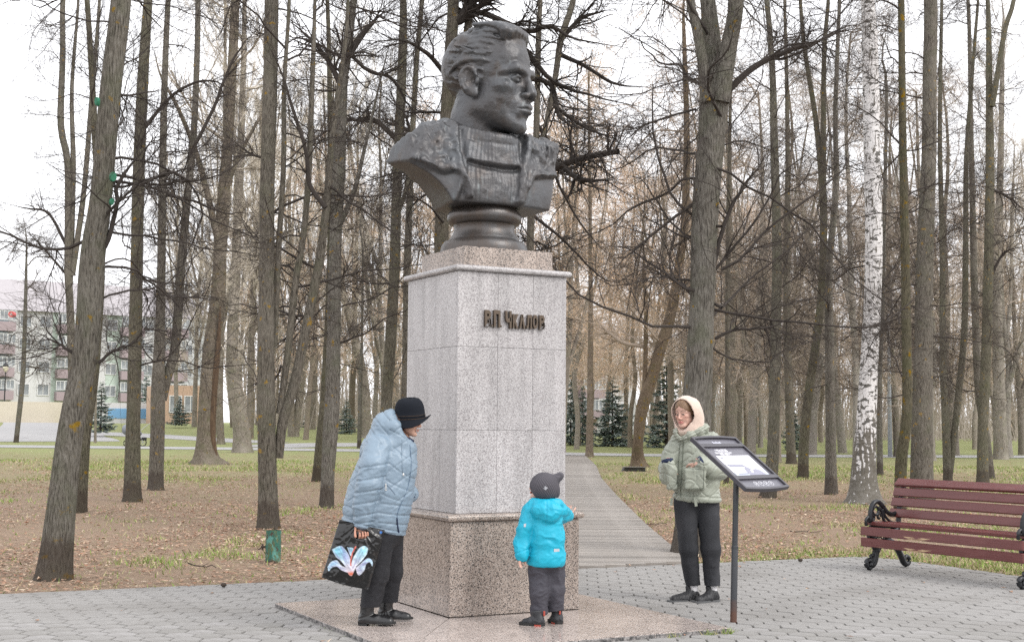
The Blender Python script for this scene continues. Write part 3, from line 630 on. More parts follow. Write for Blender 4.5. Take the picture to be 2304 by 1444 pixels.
# far asphalt paths: ribbons laid 12 mm above the ground sheet
m_path = material('path_asphalt', (.30, .295, .295), .9, layers=[(.8, 5, O1, (.34, .335, .33), .4, .65, .6)])
def ribbon(name, pts, wid, label, mat=None, lift=.03, n=60):
    P = catmull(pts, n); T = np.gradient(P, axis=0); T /= np.linalg.norm(T, axis=1, keepdims=True); N = np.stack([-T[:, 1], T[:, 0]], 1); wd = np.interp(np.linspace(0, 1, n), np.linspace(0, 1, len(wid)), wid)
    k = 5; V = []
    for j in range(k):
        q = P + N * (wd * (j / (k - 1) - .5))[:, None]; V.append(np.c_[q, terrain(q[:, 0], q[:, 1]) + lift])
    V = np.stack(V, 1).reshape(-1, 3); i, j = np.meshgrid(np.arange(n - 1), np.arange(k - 1), indexing='ij'); Q = np.stack([i * k + j, i * k + j + 1, (i + 1) * k + j + 1, (i + 1) * k + j], -1).reshape(-1, 4)
    o = obj(name, mesh_from(name, V, Q[:, ::-1], mat or m_path, True)); tag(o, label, kind='structure')
g2 = lambda px, py: ground(px, py)[:2]
ribbon('asphalt_path', [g2(-500, 999), g2(0, 1004), g2(560, 1010), g2(1152, 1018.5), g2(1500, 1024), g2(2300, 1027.5), g2(2900, 1031)], [4.2], 'straight grey asphalt path crossing the park behind the trees', lift=.016, n=160)
ribbon('curved_path', [g2(-260, 990), g2(60, 984), g2(105, 966), g2(60, 953), g2(-200, 949)], [7, 8, 7, 5, 5], 'pale curved path looping below the apartment block', lift=.012)
ribbon('branch_path', [g2(100, 972), g2(230, 975), g2(400, 984), g2(600, 996)], [5, 4, 3.4, 3], 'pale side path joining the straight asphalt path', lift=.014)
ribbon('wide_path', [g2(590, 1006), g2(680, 1002), g2(800, 1000), g2(960, 1001)], [3, 5, 5.5, 5], 'pale paved patch beyond the straight path', lift=.013)
# ------------------------------------------------------------------ plaza of hexagonal pavers
m_paver = material('concrete_paver', (.275, .266, .255), .85, layers=[(14, 6, O1, (.225, .216, .208), .45, .7, .7), (1.1, 5, O1, (.21, .20, .188), .48, .66, .8), (90, 3, O1, (.37, .362, .352), .55, .7, .5)], bumps=[(120, 3, O1, .002)], spec=.3, coord='Object')
m_bed = material('paver_bed', (.07, .064, .048), .95, layers=[(9, 4, O1, (.10, .125, .045), .5, .62, .6)])
def inside_plaza(x, y, m=0.0):
    q = np.stack([x, y], -1) - PZ0; u = q @ PZU; v = q @ PZV
    cu, cv = -.75, -.75                       # rounded corner at the far right
    r = .75; d = np.where((u > cu) & (v > cv), np.hypot(u - cu, v - cv) - r, np.maximum(u, v))
    return d < -m
PZA = at_z(0, 1341)[:2]; PZB = at_z(700, 1312)[:2]; PZC = at_z(1780, 1262)[:2]; PZD = at_z(2304, 1302)[:2]
_d = (PZC - PZA) / np.linalg.norm(PZC - PZA)
PZU = _d; PZV = np.array([-_d[1], _d[0]])        # u to the right along the back edge, v away from the viewer
_p = PZA; PZ0 = PZA + PZU * ((PZD - PZA) @ PZU + .02)   # the corner where the two edges meet
# the right edge leans a little; keep it square
def make_plaza():
    a = .195 / math.sqrt(3)                                       # hexagon side
    pitch, row = .195, .195 * math.sqrt(3) / 2
    rot = math.radians(-3); c, s = math.cos(rot), math.sin(rot)
    hexp = np.array([(math.sin(k * math.pi / 3) * a, math.cos(k * math.pi / 3) * a) for k in range(6)])[::-1]
    gap = .0105
    def hexmesh():
        top = hexp * (1 - (gap + .006) / .195); mid = hexp * (1 - gap / .195); V = np.concatenate([np.c_[top, np.full(6, 0.0)], np.c_[mid, np.full(6, -.007)], np.c_[mid, np.full(6, -.03)]])
        i = np.arange(6); j = (i + 1) % 6
        return V, [np.array([i]), np.concatenate([np.c_[i + 6, j + 6, j, i], np.c_[i + 12, j + 12, j + 6, i + 6]])]
    root = obj('plaza', mesh_from('plaza', [(-9, 0, 0), (9, 0, 0), (9, 1, 0), (-9, 1, 0)], np.array([[0, 1, 2, 3]]), m_bed)); tag(root, 'paved square of grey hexagonal concrete pavers around the monument', kind='structure')
    # bed: polygon slightly below the paver tops
    pts = []
    U = PZU; Vv = PZV
    for ang in np.linspace(0, math.pi / 2, 9): pts.append(PZ0 + U * (-.75 + .75 * math.sin(math.pi / 2 - ang)) + Vv * (-.75 + .75 * math.sin(ang)))
    pts = np.array(pts); far = PZ0 - U * 14; near = PZ0 - Vv * 16
    poly = np.array([near, *pts, far, far - Vv * 16]); poly = poly
    me = mesh_from('plaza', np.c_[poly, np.full(len(poly), .006)], [np.arange(len(poly))[None]], m_bed); root.data = me
    V, P = hexmesh(); base = mesh_from('paver', V, P, m_paver); base.set_sharp_from_angle(angle=.3)
    cells = []
    for j in range(-5, 110):
        for i in range(-60, 70):
            x = (i + .5 * (j & 1)) * pitch; y = 5.2 + j * row
            X = x * c - (y - 10) * s; Y = 10 + x * s + (y - 10) * c
            cells.append((X, Y))
    C = np.array(cells); ok = inside_plaza(C[:, 0], C[:, 1], .115); brd = ~ok & inside_plaza(C[:, 0], C[:, 1], -.11); Cb = C[brd]
    pc, x0, x1, y0, y1 = PLAT; q = C - pc[:2]; u = q @ EX[:2]; v = q @ EY[:2]; ok &= ~((u > x0 + .09) & (u < x1 - .09) & (v > y0 + .09) & (v < y1 - .09))
    C = C[ok]
    # in view, nearest first
    pr = np.array([((p[0]) / p[1] * FPX + 1152, 955 + FPX * CAM_H / p[1]) for p in C]); vis = (pr[:, 0] > -80) & (pr[:, 0] < 2390) & (pr[:, 1] < 1500)
    order = np.argsort(np.where(vis, C[:, 1], 1e6 + C[:, 1])); near_ = order[:300]; rest = order[300:]
    r = np.random.default_rng(2)
    tones = [base] + [base.copy() for _ in range(7)]
    for k, me in enumerate(tones[1:]):
        f = 1 + (k - 3) * .042; mm = m_paver.copy(); mm.node_tree.nodes['RGB'].outputs[0].default_value = (.275 * f, .266 * f, .255 * f * (1 + .006 * (k - 3)), 1); me.materials.clear(); me.materials.append(mm)
    for k in near_:
        obj('paver', tones[r.integers(8)], root, (C[k, 0], C[k, 1], .022 + r.normal(0, .0012)), (r.normal(0, .006), r.normal(0, .006), rot + r.normal(0, .008)))
    rest = rest[(C[rest, 1] > 3) & (pr[rest, 0] > -420) & (pr[rest, 0] < 2720) & (pr[rest, 1] < 1900)]
    nV = len(V); a_ = r.normal(0, .008, len(rest)) + rot; ca, sa = np.cos(a_)[:, None], np.sin(a_)[:, None]
    VV = np.stack([V[None, :, 0] * ca - V[None, :, 1] * sa + C[rest, 0][:, None], V[None, :, 0] * sa + V[None, :, 1] * ca + C[rest, 1][:, None], np.broadcast_to(V[None, :, 2], (len(rest), nV)) + .022 + r.normal(0, .0012, (len(rest), 1)) + V[None, :, 0] * r.normal(0, .006, (len(rest), 1))], -1)
    off = (np.arange(len(rest)) * nV)[:, None, None]
    cm = MB()
    for p in Cb:                                            # pavers cut along the edge
        poly = [p + np.array((h_[0] * c - h_[1] * s, h_[0] * s + h_[1] * c)) * .945 for h_ in hexp]
        for nn, dd in ((PZV, -.012), (PZU, -.012)):
            out = []
            for i in range(len(poly)):
                A_, B_ = poly[i], poly[(i + 1) % len(poly)]; fa, fb = (A_ - PZ0) @ nn - dd, (B_ - PZ0) @ nn - dd
                if fa <= 0: out.append(A_)
                if (fa <= 0) != (fb <= 0): out.append(A_ + (B_ - A_) * (fa / (fa - fb)))
            poly = out
            if len(poly) < 3: break
        if len(poly) < 3: continue
        poly = np.array(poly); ar = .5 * np.sum(poly[:, 0] * np.roll(poly[:, 1], -1) - np.roll(poly[:, 0], -1) * poly[:, 1])
        if abs(ar) > .002: cm.prism(poly if ar > 0 else poly[::-1], -.01, .0215 + r.normal(0, .001))
    o = cm.build('cut_paver_row', m_paver, root); o['kind'] = 'stuff'
    o = obj('paver_field', mesh_from('paver_field', VV.reshape(-1, 3), [(p[None] + off).reshape(-1, p.shape[1]) for p in P], [m_paver]), root); o['kind'] = 'stuff'
make_plaza()
# ------------------------------------------------------------------ boardwalk
m_plank = material('weathered_plank', (.275, .248, .222), .85, layers=[(3, 6, (1, 22, 6), (.22, .205, .19), .45, .68, .8), (2.2, 4, O1, (.32, .295, .27), .5, .7, .6)], bumps=[(4, 4, (1, 40, 8), .004)], attr=None)
def make_boardwalk():
    # left and right edges read off the ground
    R_ = np.array([ground(1560, 1277)[:2], ground(1532, 1252)[:2], ground(1455, 1186)[:2], ground(1385, 1115)[:2], ground(1353, 1078)[:2], ground(1341, 1049)[:2], ground(1317, 1027)[:2]])
    ys = R_[:, 1]; xr = lambda y: np.interp(y, ys, R_[:, 0])
    root = empty('boardwalk', (1.0, 14.0, 0), 0); tag(root, 'weathered grey plank boardwalk leading from the square back into the park', kind='structure')
    r = np.random.default_rng(8); y = 12.55; k = 0; MBs = MB(); mats = [m_plank]
    for f in (.76, .88, 1.10, 1.22):
        mm = m_plank.copy(); mm.node_tree.nodes['RGB'].outputs[0].default_value = (.275 * f, .248 * f, .222 * f, 1); mats.append(mm)
    base = {}
    while y < ys[-1]:
        wdt = .11; x1 = xr(y) if y > ys[0] else R_[0, 0]; x0 = x1 - 2.1
        if not inside_plaza(np.array([x0]), np.array([y]), .0)[0] or not inside_plaza(np.array([x1]), np.array([y]), 0)[0]:
            # cut the plank where the square begins
            xs = np.linspace(x0, x1, 40); ins = inside_plaza(xs, np.full(40, y), .0)
            if ins.any(): x1 = xs[~ins].max() if (~ins).any() else x1; x0 = xs[~ins].min() if (~ins).any() else x0
            if x1 - x0 > .08:
                z = float(terrain(1.5, y)) + .045 + r.normal(0, .002); L = x1 - x0 + r.normal(0, .006)
                if k < 290:
                    mi = r.integers(5)
                    o = MB().box((0, 0, 0), (L, wdt - .014, .035), None, .004).build('plank', mats[mi], root, loc=((x0 + x1) / 2 - 1.0, y - 14.0, z - .0175), rot=(r.normal(0, .004), 0, r.normal(0, .0012)))
                else: MBs.box(((x0 + x1) / 2 - 1.0, y - 14.0, z - .0175), (L, wdt - .014, .035))
                k += 1
        y += wdt
    o = MBs.build('plank_run', m_plank, root); o['kind'] = 'stuff'
make_boardwalk()
# ================================================================== trees
def bark(name, c0, c1, c2, lichen=.5, base=(.062, .047, .038), zb=(.42, .34), vs=1.0, lich_col=(.27, .17, .03)):
    m = bpy.data.materials.new(name); m.use_nodes = True; nt = m.node_tree; n, l = nt.nodes, nt.links; b = n['Principled BSDF']; b.inputs['Roughness'].default_value = .92; b.inputs['Specular IOR Level'].default_value = .2
    tc = n.new('ShaderNodeTexCoord'); mp = n.new('ShaderNodeMapping'); mp.inputs['Scale'].default_value = (1, 1, .13); l.new(tc.outputs['Object'], mp.inputs[0])
    def N(sc, det, vec): t = n.new('ShaderNodeTexNoise'); t.inputs['Scale'].default_value = sc; t.inputs['Detail'].default_value = det; l.new(vec, t.inputs['Vector']); return t.outputs[0]
    def MR(v, a, b_, lo=0, hi=1): r = n.new('ShaderNodeMapRange'); r.inputs['From Min'].default_value = a; r.inputs['From Max'].default_value = b_; r.inputs['To Min'].default_value = lo; r.inputs['To Max'].default_value = hi; l.new(v, r.inputs[0]); return r.outputs[0]
    def MIX(f, a, col): x = n.new('ShaderNodeMix'); x.data_type = 'RGBA'; l.new(f, x.inputs[0]); l.new(a, x.inputs[6]); x.inputs[7].default_value = (*col, 1); return x.outputs[2]
    rid = N(80 * vs, 5, mp.outputs[0]); r = n.new('ShaderNodeValToRGB'); e = r.color_ramp.elements; e[0].position = .30; e[0].color = (*c0, 1); e[1].position = .72; e[1].color = (*c2, 1); q = e.new(.5); q.color = (*c1, 1); l.new(rid, r.inputs[0]); cur = r.outputs[0]
    cur = MIX(MR(N(3.5, 5, tc.outputs['Object']), .48, .7, 0, .55), cur, tuple(np.array(c1) * np.array((.80, .92, .72))))
    cur = MIX(MR(N(1.3, 3, tc.outputs['Object']), .5, .7, 0, .5), cur, tuple(np.array(c2) * 1.12))
    if lichen: cur = MIX(MR(N(9, 6, tc.outputs['Object']), .665 - .02 * lichen, .70, 0, .9), cur, lich_col)
    if base:
        sp = n.new('ShaderNodeSeparateXYZ'); l.new(tc.outputs['Object'], sp.inputs[0]); no = N(14, 3, mp.outputs[0]); ad = n.new('ShaderNodeMath'); ad.operation = 'MULTIPLY_ADD'; ad.inputs[1].default_value = .25; l.new(no, ad.inputs[0]); l.new(sp.outputs[2], ad.inputs[2])
        cur = MIX(MR(ad.outputs[0], zb[0] + .12, zb[1] + .12, 0, .65), cur, base)
    oi = n.new('ShaderNodeObjectInfo'); hv = n.new('ShaderNodeHueSaturation'); l.new(MR(oi.outputs['Random'], 0, 1, .78, 1.22), hv.inputs['Value']); l.new(MR(oi.outputs['Random'], 0, 1, 1.2, .8), hv.inputs['Saturation']); l.new(cur, hv.inputs['Color']); cur = hv.outputs[0]
    l.new(cur, b.inputs['Base Color'])
    bn = n.new('ShaderNodeBump'); bn.inputs['Distance'].default_value = .03; l.new(rid, bn.inputs['Height']); l.new(bn.outputs[0], b.inputs['Normal'])
    return m
m_bark = [bark('linden_bark', (.034, .029, .024), (.132, .117, .094), (.20, .182, .152), .9), bark('linden_bark_olive', (.032, .028, .022), (.122, .111, .083), (.185, .172, .134), 1.2), bark('linden_bark_grey', (.04, .036, .031), (.155, .142, .122), (.235, .222, .198), .4)]
m_bark_far = [bark('far_linden_bark', (.125, .107, .09), (.24, .212, .18), (.33, .30, .26), 0, None), bark('far_linden_bark_brown', (.13, .105, .085), (.25, .21, .172), (.34, .295, .245), 0, None)]  # paler than the near bark: distance haze put into the colour
m_bark_poplar = bark('poplar_bark', (.085, .07, .056), (.20, .172, .14), (.31, .275, .235), .25, None, vs=.7)
m_bark_maple = bark('maple_bark', (.07, .052, .04), (.17, .132, .10), (.27, .22, .17), .8, None)
def birch_bark():
    m = bpy.data.materials.new('birch_bark'); m.use_nodes = True; nt = m.node_tree; n, l = nt.nodes, nt.links; b = n['Principled BSDF']; b.inputs['Roughness'].default_value = .75
    tc = n.new('ShaderNodeTexCoord'); sp = n.new('ShaderNodeSeparateXYZ'); l.new(tc.outputs['Object'], sp.inputs[0])
    def N(sc, det, st): mp = n.new('ShaderNodeMapping'); mp.inputs['Scale'].default_value = st; l.new(tc.outputs['Object'], mp.inputs[0]); t = n.new('ShaderNodeTexNoise'); t.inputs['Scale'].default_value = sc; t.inputs['Detail'].default_value = det; l.new(mp.outputs[0], t.inputs['Vector']); return t.outputs[0]
    def MR(v, a, b_, lo=0, hi=1): r = n.new('ShaderNodeMapRange'); r.inputs['From Min'].default_value = a; r.inputs['From Max'].default_value = b_; r.inputs['To Min'].default_value = lo; r.inputs['To Max'].default_value = hi; l.new(v, r.inputs[0]); return r.outputs[0]
    def MIX(f, a, col):
        x = n.new('ShaderNodeMix'); x.data_type = 'RGBA'; l.new(f, x.inputs[0]); l.new(a, x.inputs[6]); x.inputs[7].default_value = (*col, 1); return x.outputs[2]
    c = n.new('ShaderNodeRGB'); c.outputs[0].default_value = (.68, .67, .665, 1); cur = c.outputs[0]
    cur = MIX(MR(N(60, 3, (.25, .25, 1)), .5, .7, 0, .5), cur, (.42, .39, .37))
    marks = N(8.5, 5, (1, 1, 1.9)); th = MR(sp.outputs[2], .4, 3.2, 0, 1)
    ad = n.new('ShaderNodeMath'); ad.operation = 'MULTIPLY_ADD'; ad.inputs[1].default_value = -.06; l.new(th, ad.inputs[0]); l.new(marks, ad.inputs[2])          # more black furrows low on the trunk
    cur = MIX(MR(ad.outputs[0], .50, .525, 0, .92), cur, (.06, .056, .046))
    low = N(20, 4, (1, 1, .16)); ad2 = n.new('ShaderNodeMath'); ad2.operation = 'MULTIPLY_ADD'; ad2.inputs[1].default_value = -.27; l.new(MR(sp.outputs[2], .35, 2.1, 0, 1), ad2.inputs[0]); l.new(low, ad2.inputs[2])
    cur = MIX(MR(ad2.outputs[0], .34, .39, 0, .95), cur, (.11, .098, .078))
    l.new(cur, b.inputs['Base Color']); bn = n.new('ShaderNodeBump'); bn.inputs['Distance'].default_value = .03; bn.inputs['Strength'].default_value = .6; l.new(low, bn.inputs['Height']); l.new(bn.outputs[0], b.inputs['Normal'])
    return m
m_birch = birch_bark()
def twigmat(name, c): return material(name, c, .9, attr='Col', spec=.2)
m_twig_dark = twigmat('dark_branch', (.052, .044, .039)); m_twig_brown = twigmat('brown_branch', (.115, .094, .077)); m_twig_tan = twigmat('budding_branch', (.50, .41, .33)); m_twig_pale = twigmat('pale_branch', (.46, .41, .34)); m_twig_far = twigmat('far_branch', (.34, .285, .235))  # the far branch tone is lightened in place of haze
def unit(v): return v / (np.linalg.norm(v, axis=-1, keepdims=True) + 1e-9)
def grow(r, start, d, length, rad, K, wig, trop, tip=.25, curl=0.0):
    """many wiggly branches at once; trop: pull along z per unit"""
    N = len(start); P = np.empty((N, K, 3)); P[:, 0] = start; d = unit(d); step = (length / (K - 1))[:, None]
    for i in range(1, K):
        d = d + r.normal(0, wig, (N, 3)); d[:, 2] += trop * (1 if np.isscalar(trop) else 1) + curl * (i / K); d = unit(d); P[:, i] = P[:, i - 1] + d * step
    R = rad[:, None] * np.linspace(1, tip, K)[None] ** .9
    return P, R
def children_of(r, P, R, n, t0, t1, ang, len_lo, len_hi, rad_f, rmin, zflat=.0):
    N, K, _ = P.shape; b = np.repeat(np.arange(N), n); t = r.uniform(t0, t1, len(b)); x = t * (K - 1); i = np.minimum(x.astype(int), K - 2); u = (x - i)[:, None]
    S = P[b, i] * (1 - u) + P[b, i + 1] * u; T = unit(P[b, i + 1] - P[b, i]); q = r.normal(0, 1, (len(b), 3)); q[:, 2] *= (1 - zflat); q -= T * np.sum(q * T, 1, keepdims=True); q = unit(q)
    a = r.uniform(ang[0], ang[1], len(b))[:, None]; D = T * np.cos(a) + q * np.sin(a)
    ln = r.uniform(len_lo, len_hi, len(b)) * (1.15 - .6 * t); rd = np.maximum(R[b, i] * rad_f * r.uniform(.7, 1.1, len(b)), rmin)
    return S, D, ln, rd
class Crown:
    def __init__(s): s.V = []; s.Q = []; s.C = []; s.T = []; s.n = 0
    def add(s, P, R, sides, col=1.0):
        V, Q = tubes(P, R, sides); s.V.append(V); s.Q.append(Q + s.n); c = np.broadcast_to(np.asarray(col, float), (3,)); s.C.append(np.broadcast_to(c, (len(V), 3))); s.n += len(V)
    def buds(s, P, r, size, col):
        """small bud scales at points"""
        N = len(P); A = unit(r.normal(0, 1, (N, 3))); B = unit(np.cross(A, r.normal(0, 1, (N, 3)))); sz = size * r.uniform(.6, 1.4, (N, 1))
        V = np.stack([P + A * sz, P - A * sz * .5 + B * sz * .5, P - A * sz * .5 - B * sz * .5], 1).reshape(-1, 3); s.V.append(V); s.T.append(np.arange(3 * N).reshape(-1, 3) + s.n); s.C.append(np.tile(np.asarray(col, float), (3 * N, 1)) * np.repeat(r.uniform(.7, 1.3, (N, 1)), 3, 0)); s.n += 3 * N
    def mesh(s, name, mat):
        return mesh_from(name, np.concatenate(s.V), [np.concatenate(s.Q)] + ([np.concatenate(s.T)] if s.T else []), mat, False, np.concatenate(s.C))
def stem_mesh(mb, P, rad, r, sides=14, n=44, rough=.04, flare=0.0, cap=True):
    """a trunk or stem: tapered tube with an uneven section"""
    P = np.asarray(P, float); t = np.linspace(0, 1, n); t = t ** 1.15
    L = np.r_[0, np.cumsum(np.linalg.norm(np.diff(P, axis=0), axis=1))]; u = t * L[-1]
    idx = np.interp(u, L, np.arange(len(P))); Q = np.array([catmull(P, 400)[int(round(i / (len(P) - 1) * 399))] for i in idx]); R = np.interp(u, L, rad)
    if flare: R = R * (1 + flare * np.exp(-u / .16))
    V, F = tubes(Q[None], R[None], sides); V = V.reshape(n, sides, 3); c = Q[:, None]; off = V - c; ph = r.uniform(0, 9)
    nz = fbm(np.stack([np.broadcast_to(np.cos(np.arange(sides) * 2 * np.pi / sides) * 1.6 + ph, (n, sides)), np.broadcast_to(np.sin(np.arange(sides) * 2 * np.pi / sides) * 1.6, (n, sides)), np.broadcast_to((u * 1.3)[:, None], (n, sides))], -1), 3, 3)
    root = 1 + (flare * 1.0) * np.exp(-u / .12)[:, None] * np.maximum(np.sin(np.arange(sides) * 2 * np.pi / sides * 4 + ph), -.3)[None] * .5
    V = c + off * (1 + rough * nz[..., None]) * root[..., None]
    mb.add(V.reshape(-1, 3), F)
    if cap: mb.P.setdefault(sides, []).append(np.array([mb.n - sides + np.arange(sides)])[:, ::-1] * 1)
    return Q, R
def foliate(cr, r, stems, z0, z1, n1, L1, r1, style, n2=8, n3=6, col=1.0, l2=(.5, 1.5), l3=(.25, .7), bud=None, budn=0, tw=.0032, droop=-.05, up=(-.15, .7)):
    """limbs, branches and twigs on the given stem lines [(pts, radii)]"""
    S = []; D = []; RR = []; W = [len(p) * float(np.ptp(p[:, 2])) for p, q in stems]; W = np.array(W) / sum(W); CC = []
    for (p, q), w in zip(stems, W):
        k = max(1, int(round(n1 * w))); z = r.uniform(z0, min(z1, p[:, 2].max()), k) if p[:, 2].max() > z0 else np.zeros(0)
        z = np.r_[z, np.full(2, p[-1, 2])]; k = len(z)
        for a in range(3): pass
        x = np.interp(z, p[:, 2], p[:, 0]); y = np.interp(z, p[:, 2], p[:, 1]); rr = np.interp(z, p[:, 2], q); az = r.uniform(0, 2 * np.pi, k); az = np.where((np.sin(az) < -.35) & (r.random(k) < .7), -az, az); el = r.uniform(up[0], up[1], k)
        S.append(np.stack([x, y, z], 1)); D.append(np.stack([np.cos(az) * np.cos(el), np.sin(az) * np.cos(el), np.sin(el)], 1)); RR.append(np.minimum(r1 * r.uniform(.5, 1.25, k), rr * .6))
    S, D, RR = np.concatenate(S), np.concatenate(D), np.concatenate(RR); N = len(S); hz = np.clip((S[:, 2] - z0) / max(z1 - z0, .1), 0, 1)
    ln = r.uniform(L1[0], L1[1], N) * (1 - .35 * hz)
    P1, R1 = grow(r, S, D, ln, RR, 11, .20 if style != 'poplar' else .06, droop if style != 'poplar' else .16, .3, .10 if style == 'linden' else 0.0)
    cr.add(P1, R1, 5, col)
    s, d, l, q = children_of(r, P1, R1, n2, .15, 1.0, (.5, 1.25) if style != 'poplar' else (.25, .6), l2[0], l2[1], .55, max(tw * 1.7, .003))
    P2, R2 = grow(r, s, d, l, q, 6, .22 if style != 'poplar' else .08, .01 if style != 'poplar' else .12, .35); cr.add(P2, R2, 3, col)
    s, d, l, q = children_of(r, P2, R2, n3, .1, 1.0, (.4, 1.2) if style != 'poplar' else (.2, .6), l3[0], l3[1], .5, tw)
    P3, R3 = grow(r, s, d, l, q, 2, .0, .02 if style != 'poplar' else .1, .55); cr.add(P3, R3, 3, np.asarray(col) * 1.15)
    if bud is not None:
        for k in range(budn):
            t = r.uniform(.3, 1, len(P3)); i = np.zeros(len(P3), int); u = t[:, None]; a = np.arange(len(P3)); cr.buds(P3[a, i] * (1 - u) + P3[a, i + 1] * u, r, bud[0], bud[1])
    return P1, R1
CROWN_Q = 1.0
def traced_tree(name, base, stems, label, mat, twig, seed, cat='tree', n1=22, L1=(1.0, 2.6), r1=.015, zr=(2.1, None), style='linden', flare=.22, group=None, n2=10, n3=13, col=1.0, extra=None, ext=3.5, bud=None, budn=0, D=None, rough=.045, l2=(.4, 1.3), l3=(.25, .75), tw=None, spread=.25, parts=None, droop=-.05, up=(-.15, .7)):
    """stems: lists of (px, py, width px) read off the photograph, all at the distance where the base meets the ground"""
    r = np.random.default_rng(seed); b = ground(*base) if D is None else at_depth(base[0], base[1], D); D = b[1]
    if tw is None: tw = .00085 + .000035 * D
    root = empty(name, b, 0, label, cat, group); mb = MB(); lines = []
    for si, st in enumerate(stems):
        st = sorted(st, key=lambda v: -v[1]); P = np.array([at_depth(x, y, D) - b for x, y, w in st]); R = np.array([w for *_, w in st]) / 2 * D / FPX
        if si == 0 and P[0, 2] > .02: P = np.vstack([P[0] * np.array((1, 1, 0)), P]); R = np.r_[R[0], R]
        if si == 0: P[0, 2] = -.06
        dy = np.cumsum(np.r_[0, r.normal(0, .05, len(P) - 1)]) * (1 if si == 0 else 1) + (0 if si == 0 else r.uniform(-1, 1) * .12 * np.linspace(0, 1, len(P)))
        P[:, 1] += dy
        if st[-1][1] <= 5:                                              # carry the stem on above the picture
            d = unit(P[-1] - P[-2]); d[2] = abs(d[2]); d = unit(d + np.array((0, 0, .5))); P = np.vstack([P, P[-1] + d * ext * .5 + r.normal(0, .1, 3), P[-1] + d * ext + r.normal(0, .2, 3)]); R = np.r_[R, R[-1] * .7, R[-1] * .35]
        else:
            d = unit(P[-1] - P[-2]); P = np.vstack([P, P[-1] + d * 1.0 + r.normal(0, .08, 3), P[-1] + d * 2.0 + r.normal(0, .15, 3)]); R = np.r_[R, R[-1] * .55, R[-1] * .12]
        Q, RQ = stem_mesh(mb, P, R, r, 16 if R[0] * FPX / D > 14 else 10, 50 if si == 0 else 36, rough, flare if si == 0 else 0); lines.append((Q, RQ))
    tr = mb.build('trunk', mat, root, True)
    cr = Crown(); zt = max(p[:, 2].max() for p, q in lines); z1 = zt if zr[1] is None else min(zr[1], zt)
    foliate(cr, r, lines, zr[0], z1, int(n1 * (1.12 if style == 'linden' else 1.0)), L1, r1, style, n2, n3, col, bud=bud, budn=budn, l2=l2, l3=l3, tw=tw, droop=droop, up=up)
    for e in (extra or []):                                                # single limbs read off the photograph
        pts, rad = e[0], e[1]; off = e[2] if len(e) > 2 else 0.0
        P = np.array([at_depth(x, y, D + off * i / max(len(pts) - 1, 1)) - b for i, (x, y) in enumerate(pts)]); P = catmull(P, 16); R = np.interp(np.linspace(0, 1, 16), np.linspace(0, 1, len(rad)), np.array(rad) / 2 * D / FPX)
        if rad[-1] < 12: R = R * np.r_[np.ones(9), np.linspace(1, .12, 7)]
        P = P + r.normal(0, .010, P.shape) * np.linspace(0, 1, 16)[:, None]
        if off == 0: P[:, 1] += np.interp(P[0, 2], lines[0][0][:, 2], lines[0][0][:, 1])
        cr.add(P[None], R[None], 7, col); s, d, l, q = children_of(r, P[None], R[None], 16, .2, 1, (.4, 1.2), .4, 1.2, .45, .0035); P2, R2 = grow(r, s, d, l, q, 7, .2, 0, .35); cr.add(P2, R2, 4, col)
        s, d, l, q = children_of(r, P2, R2, 8, .1, 1, (.4, 1.2), .25, .7, .5, tw); P3, R3 = grow(r, s, d, l, q, 2, .0, .0, .5); cr.add(P3, R3, 3, np.asarray(col) * 1.15)
    obj('crown', cr.mesh('crown', twig), root)
    return root, b
LIND = 'lindens standing around the square'
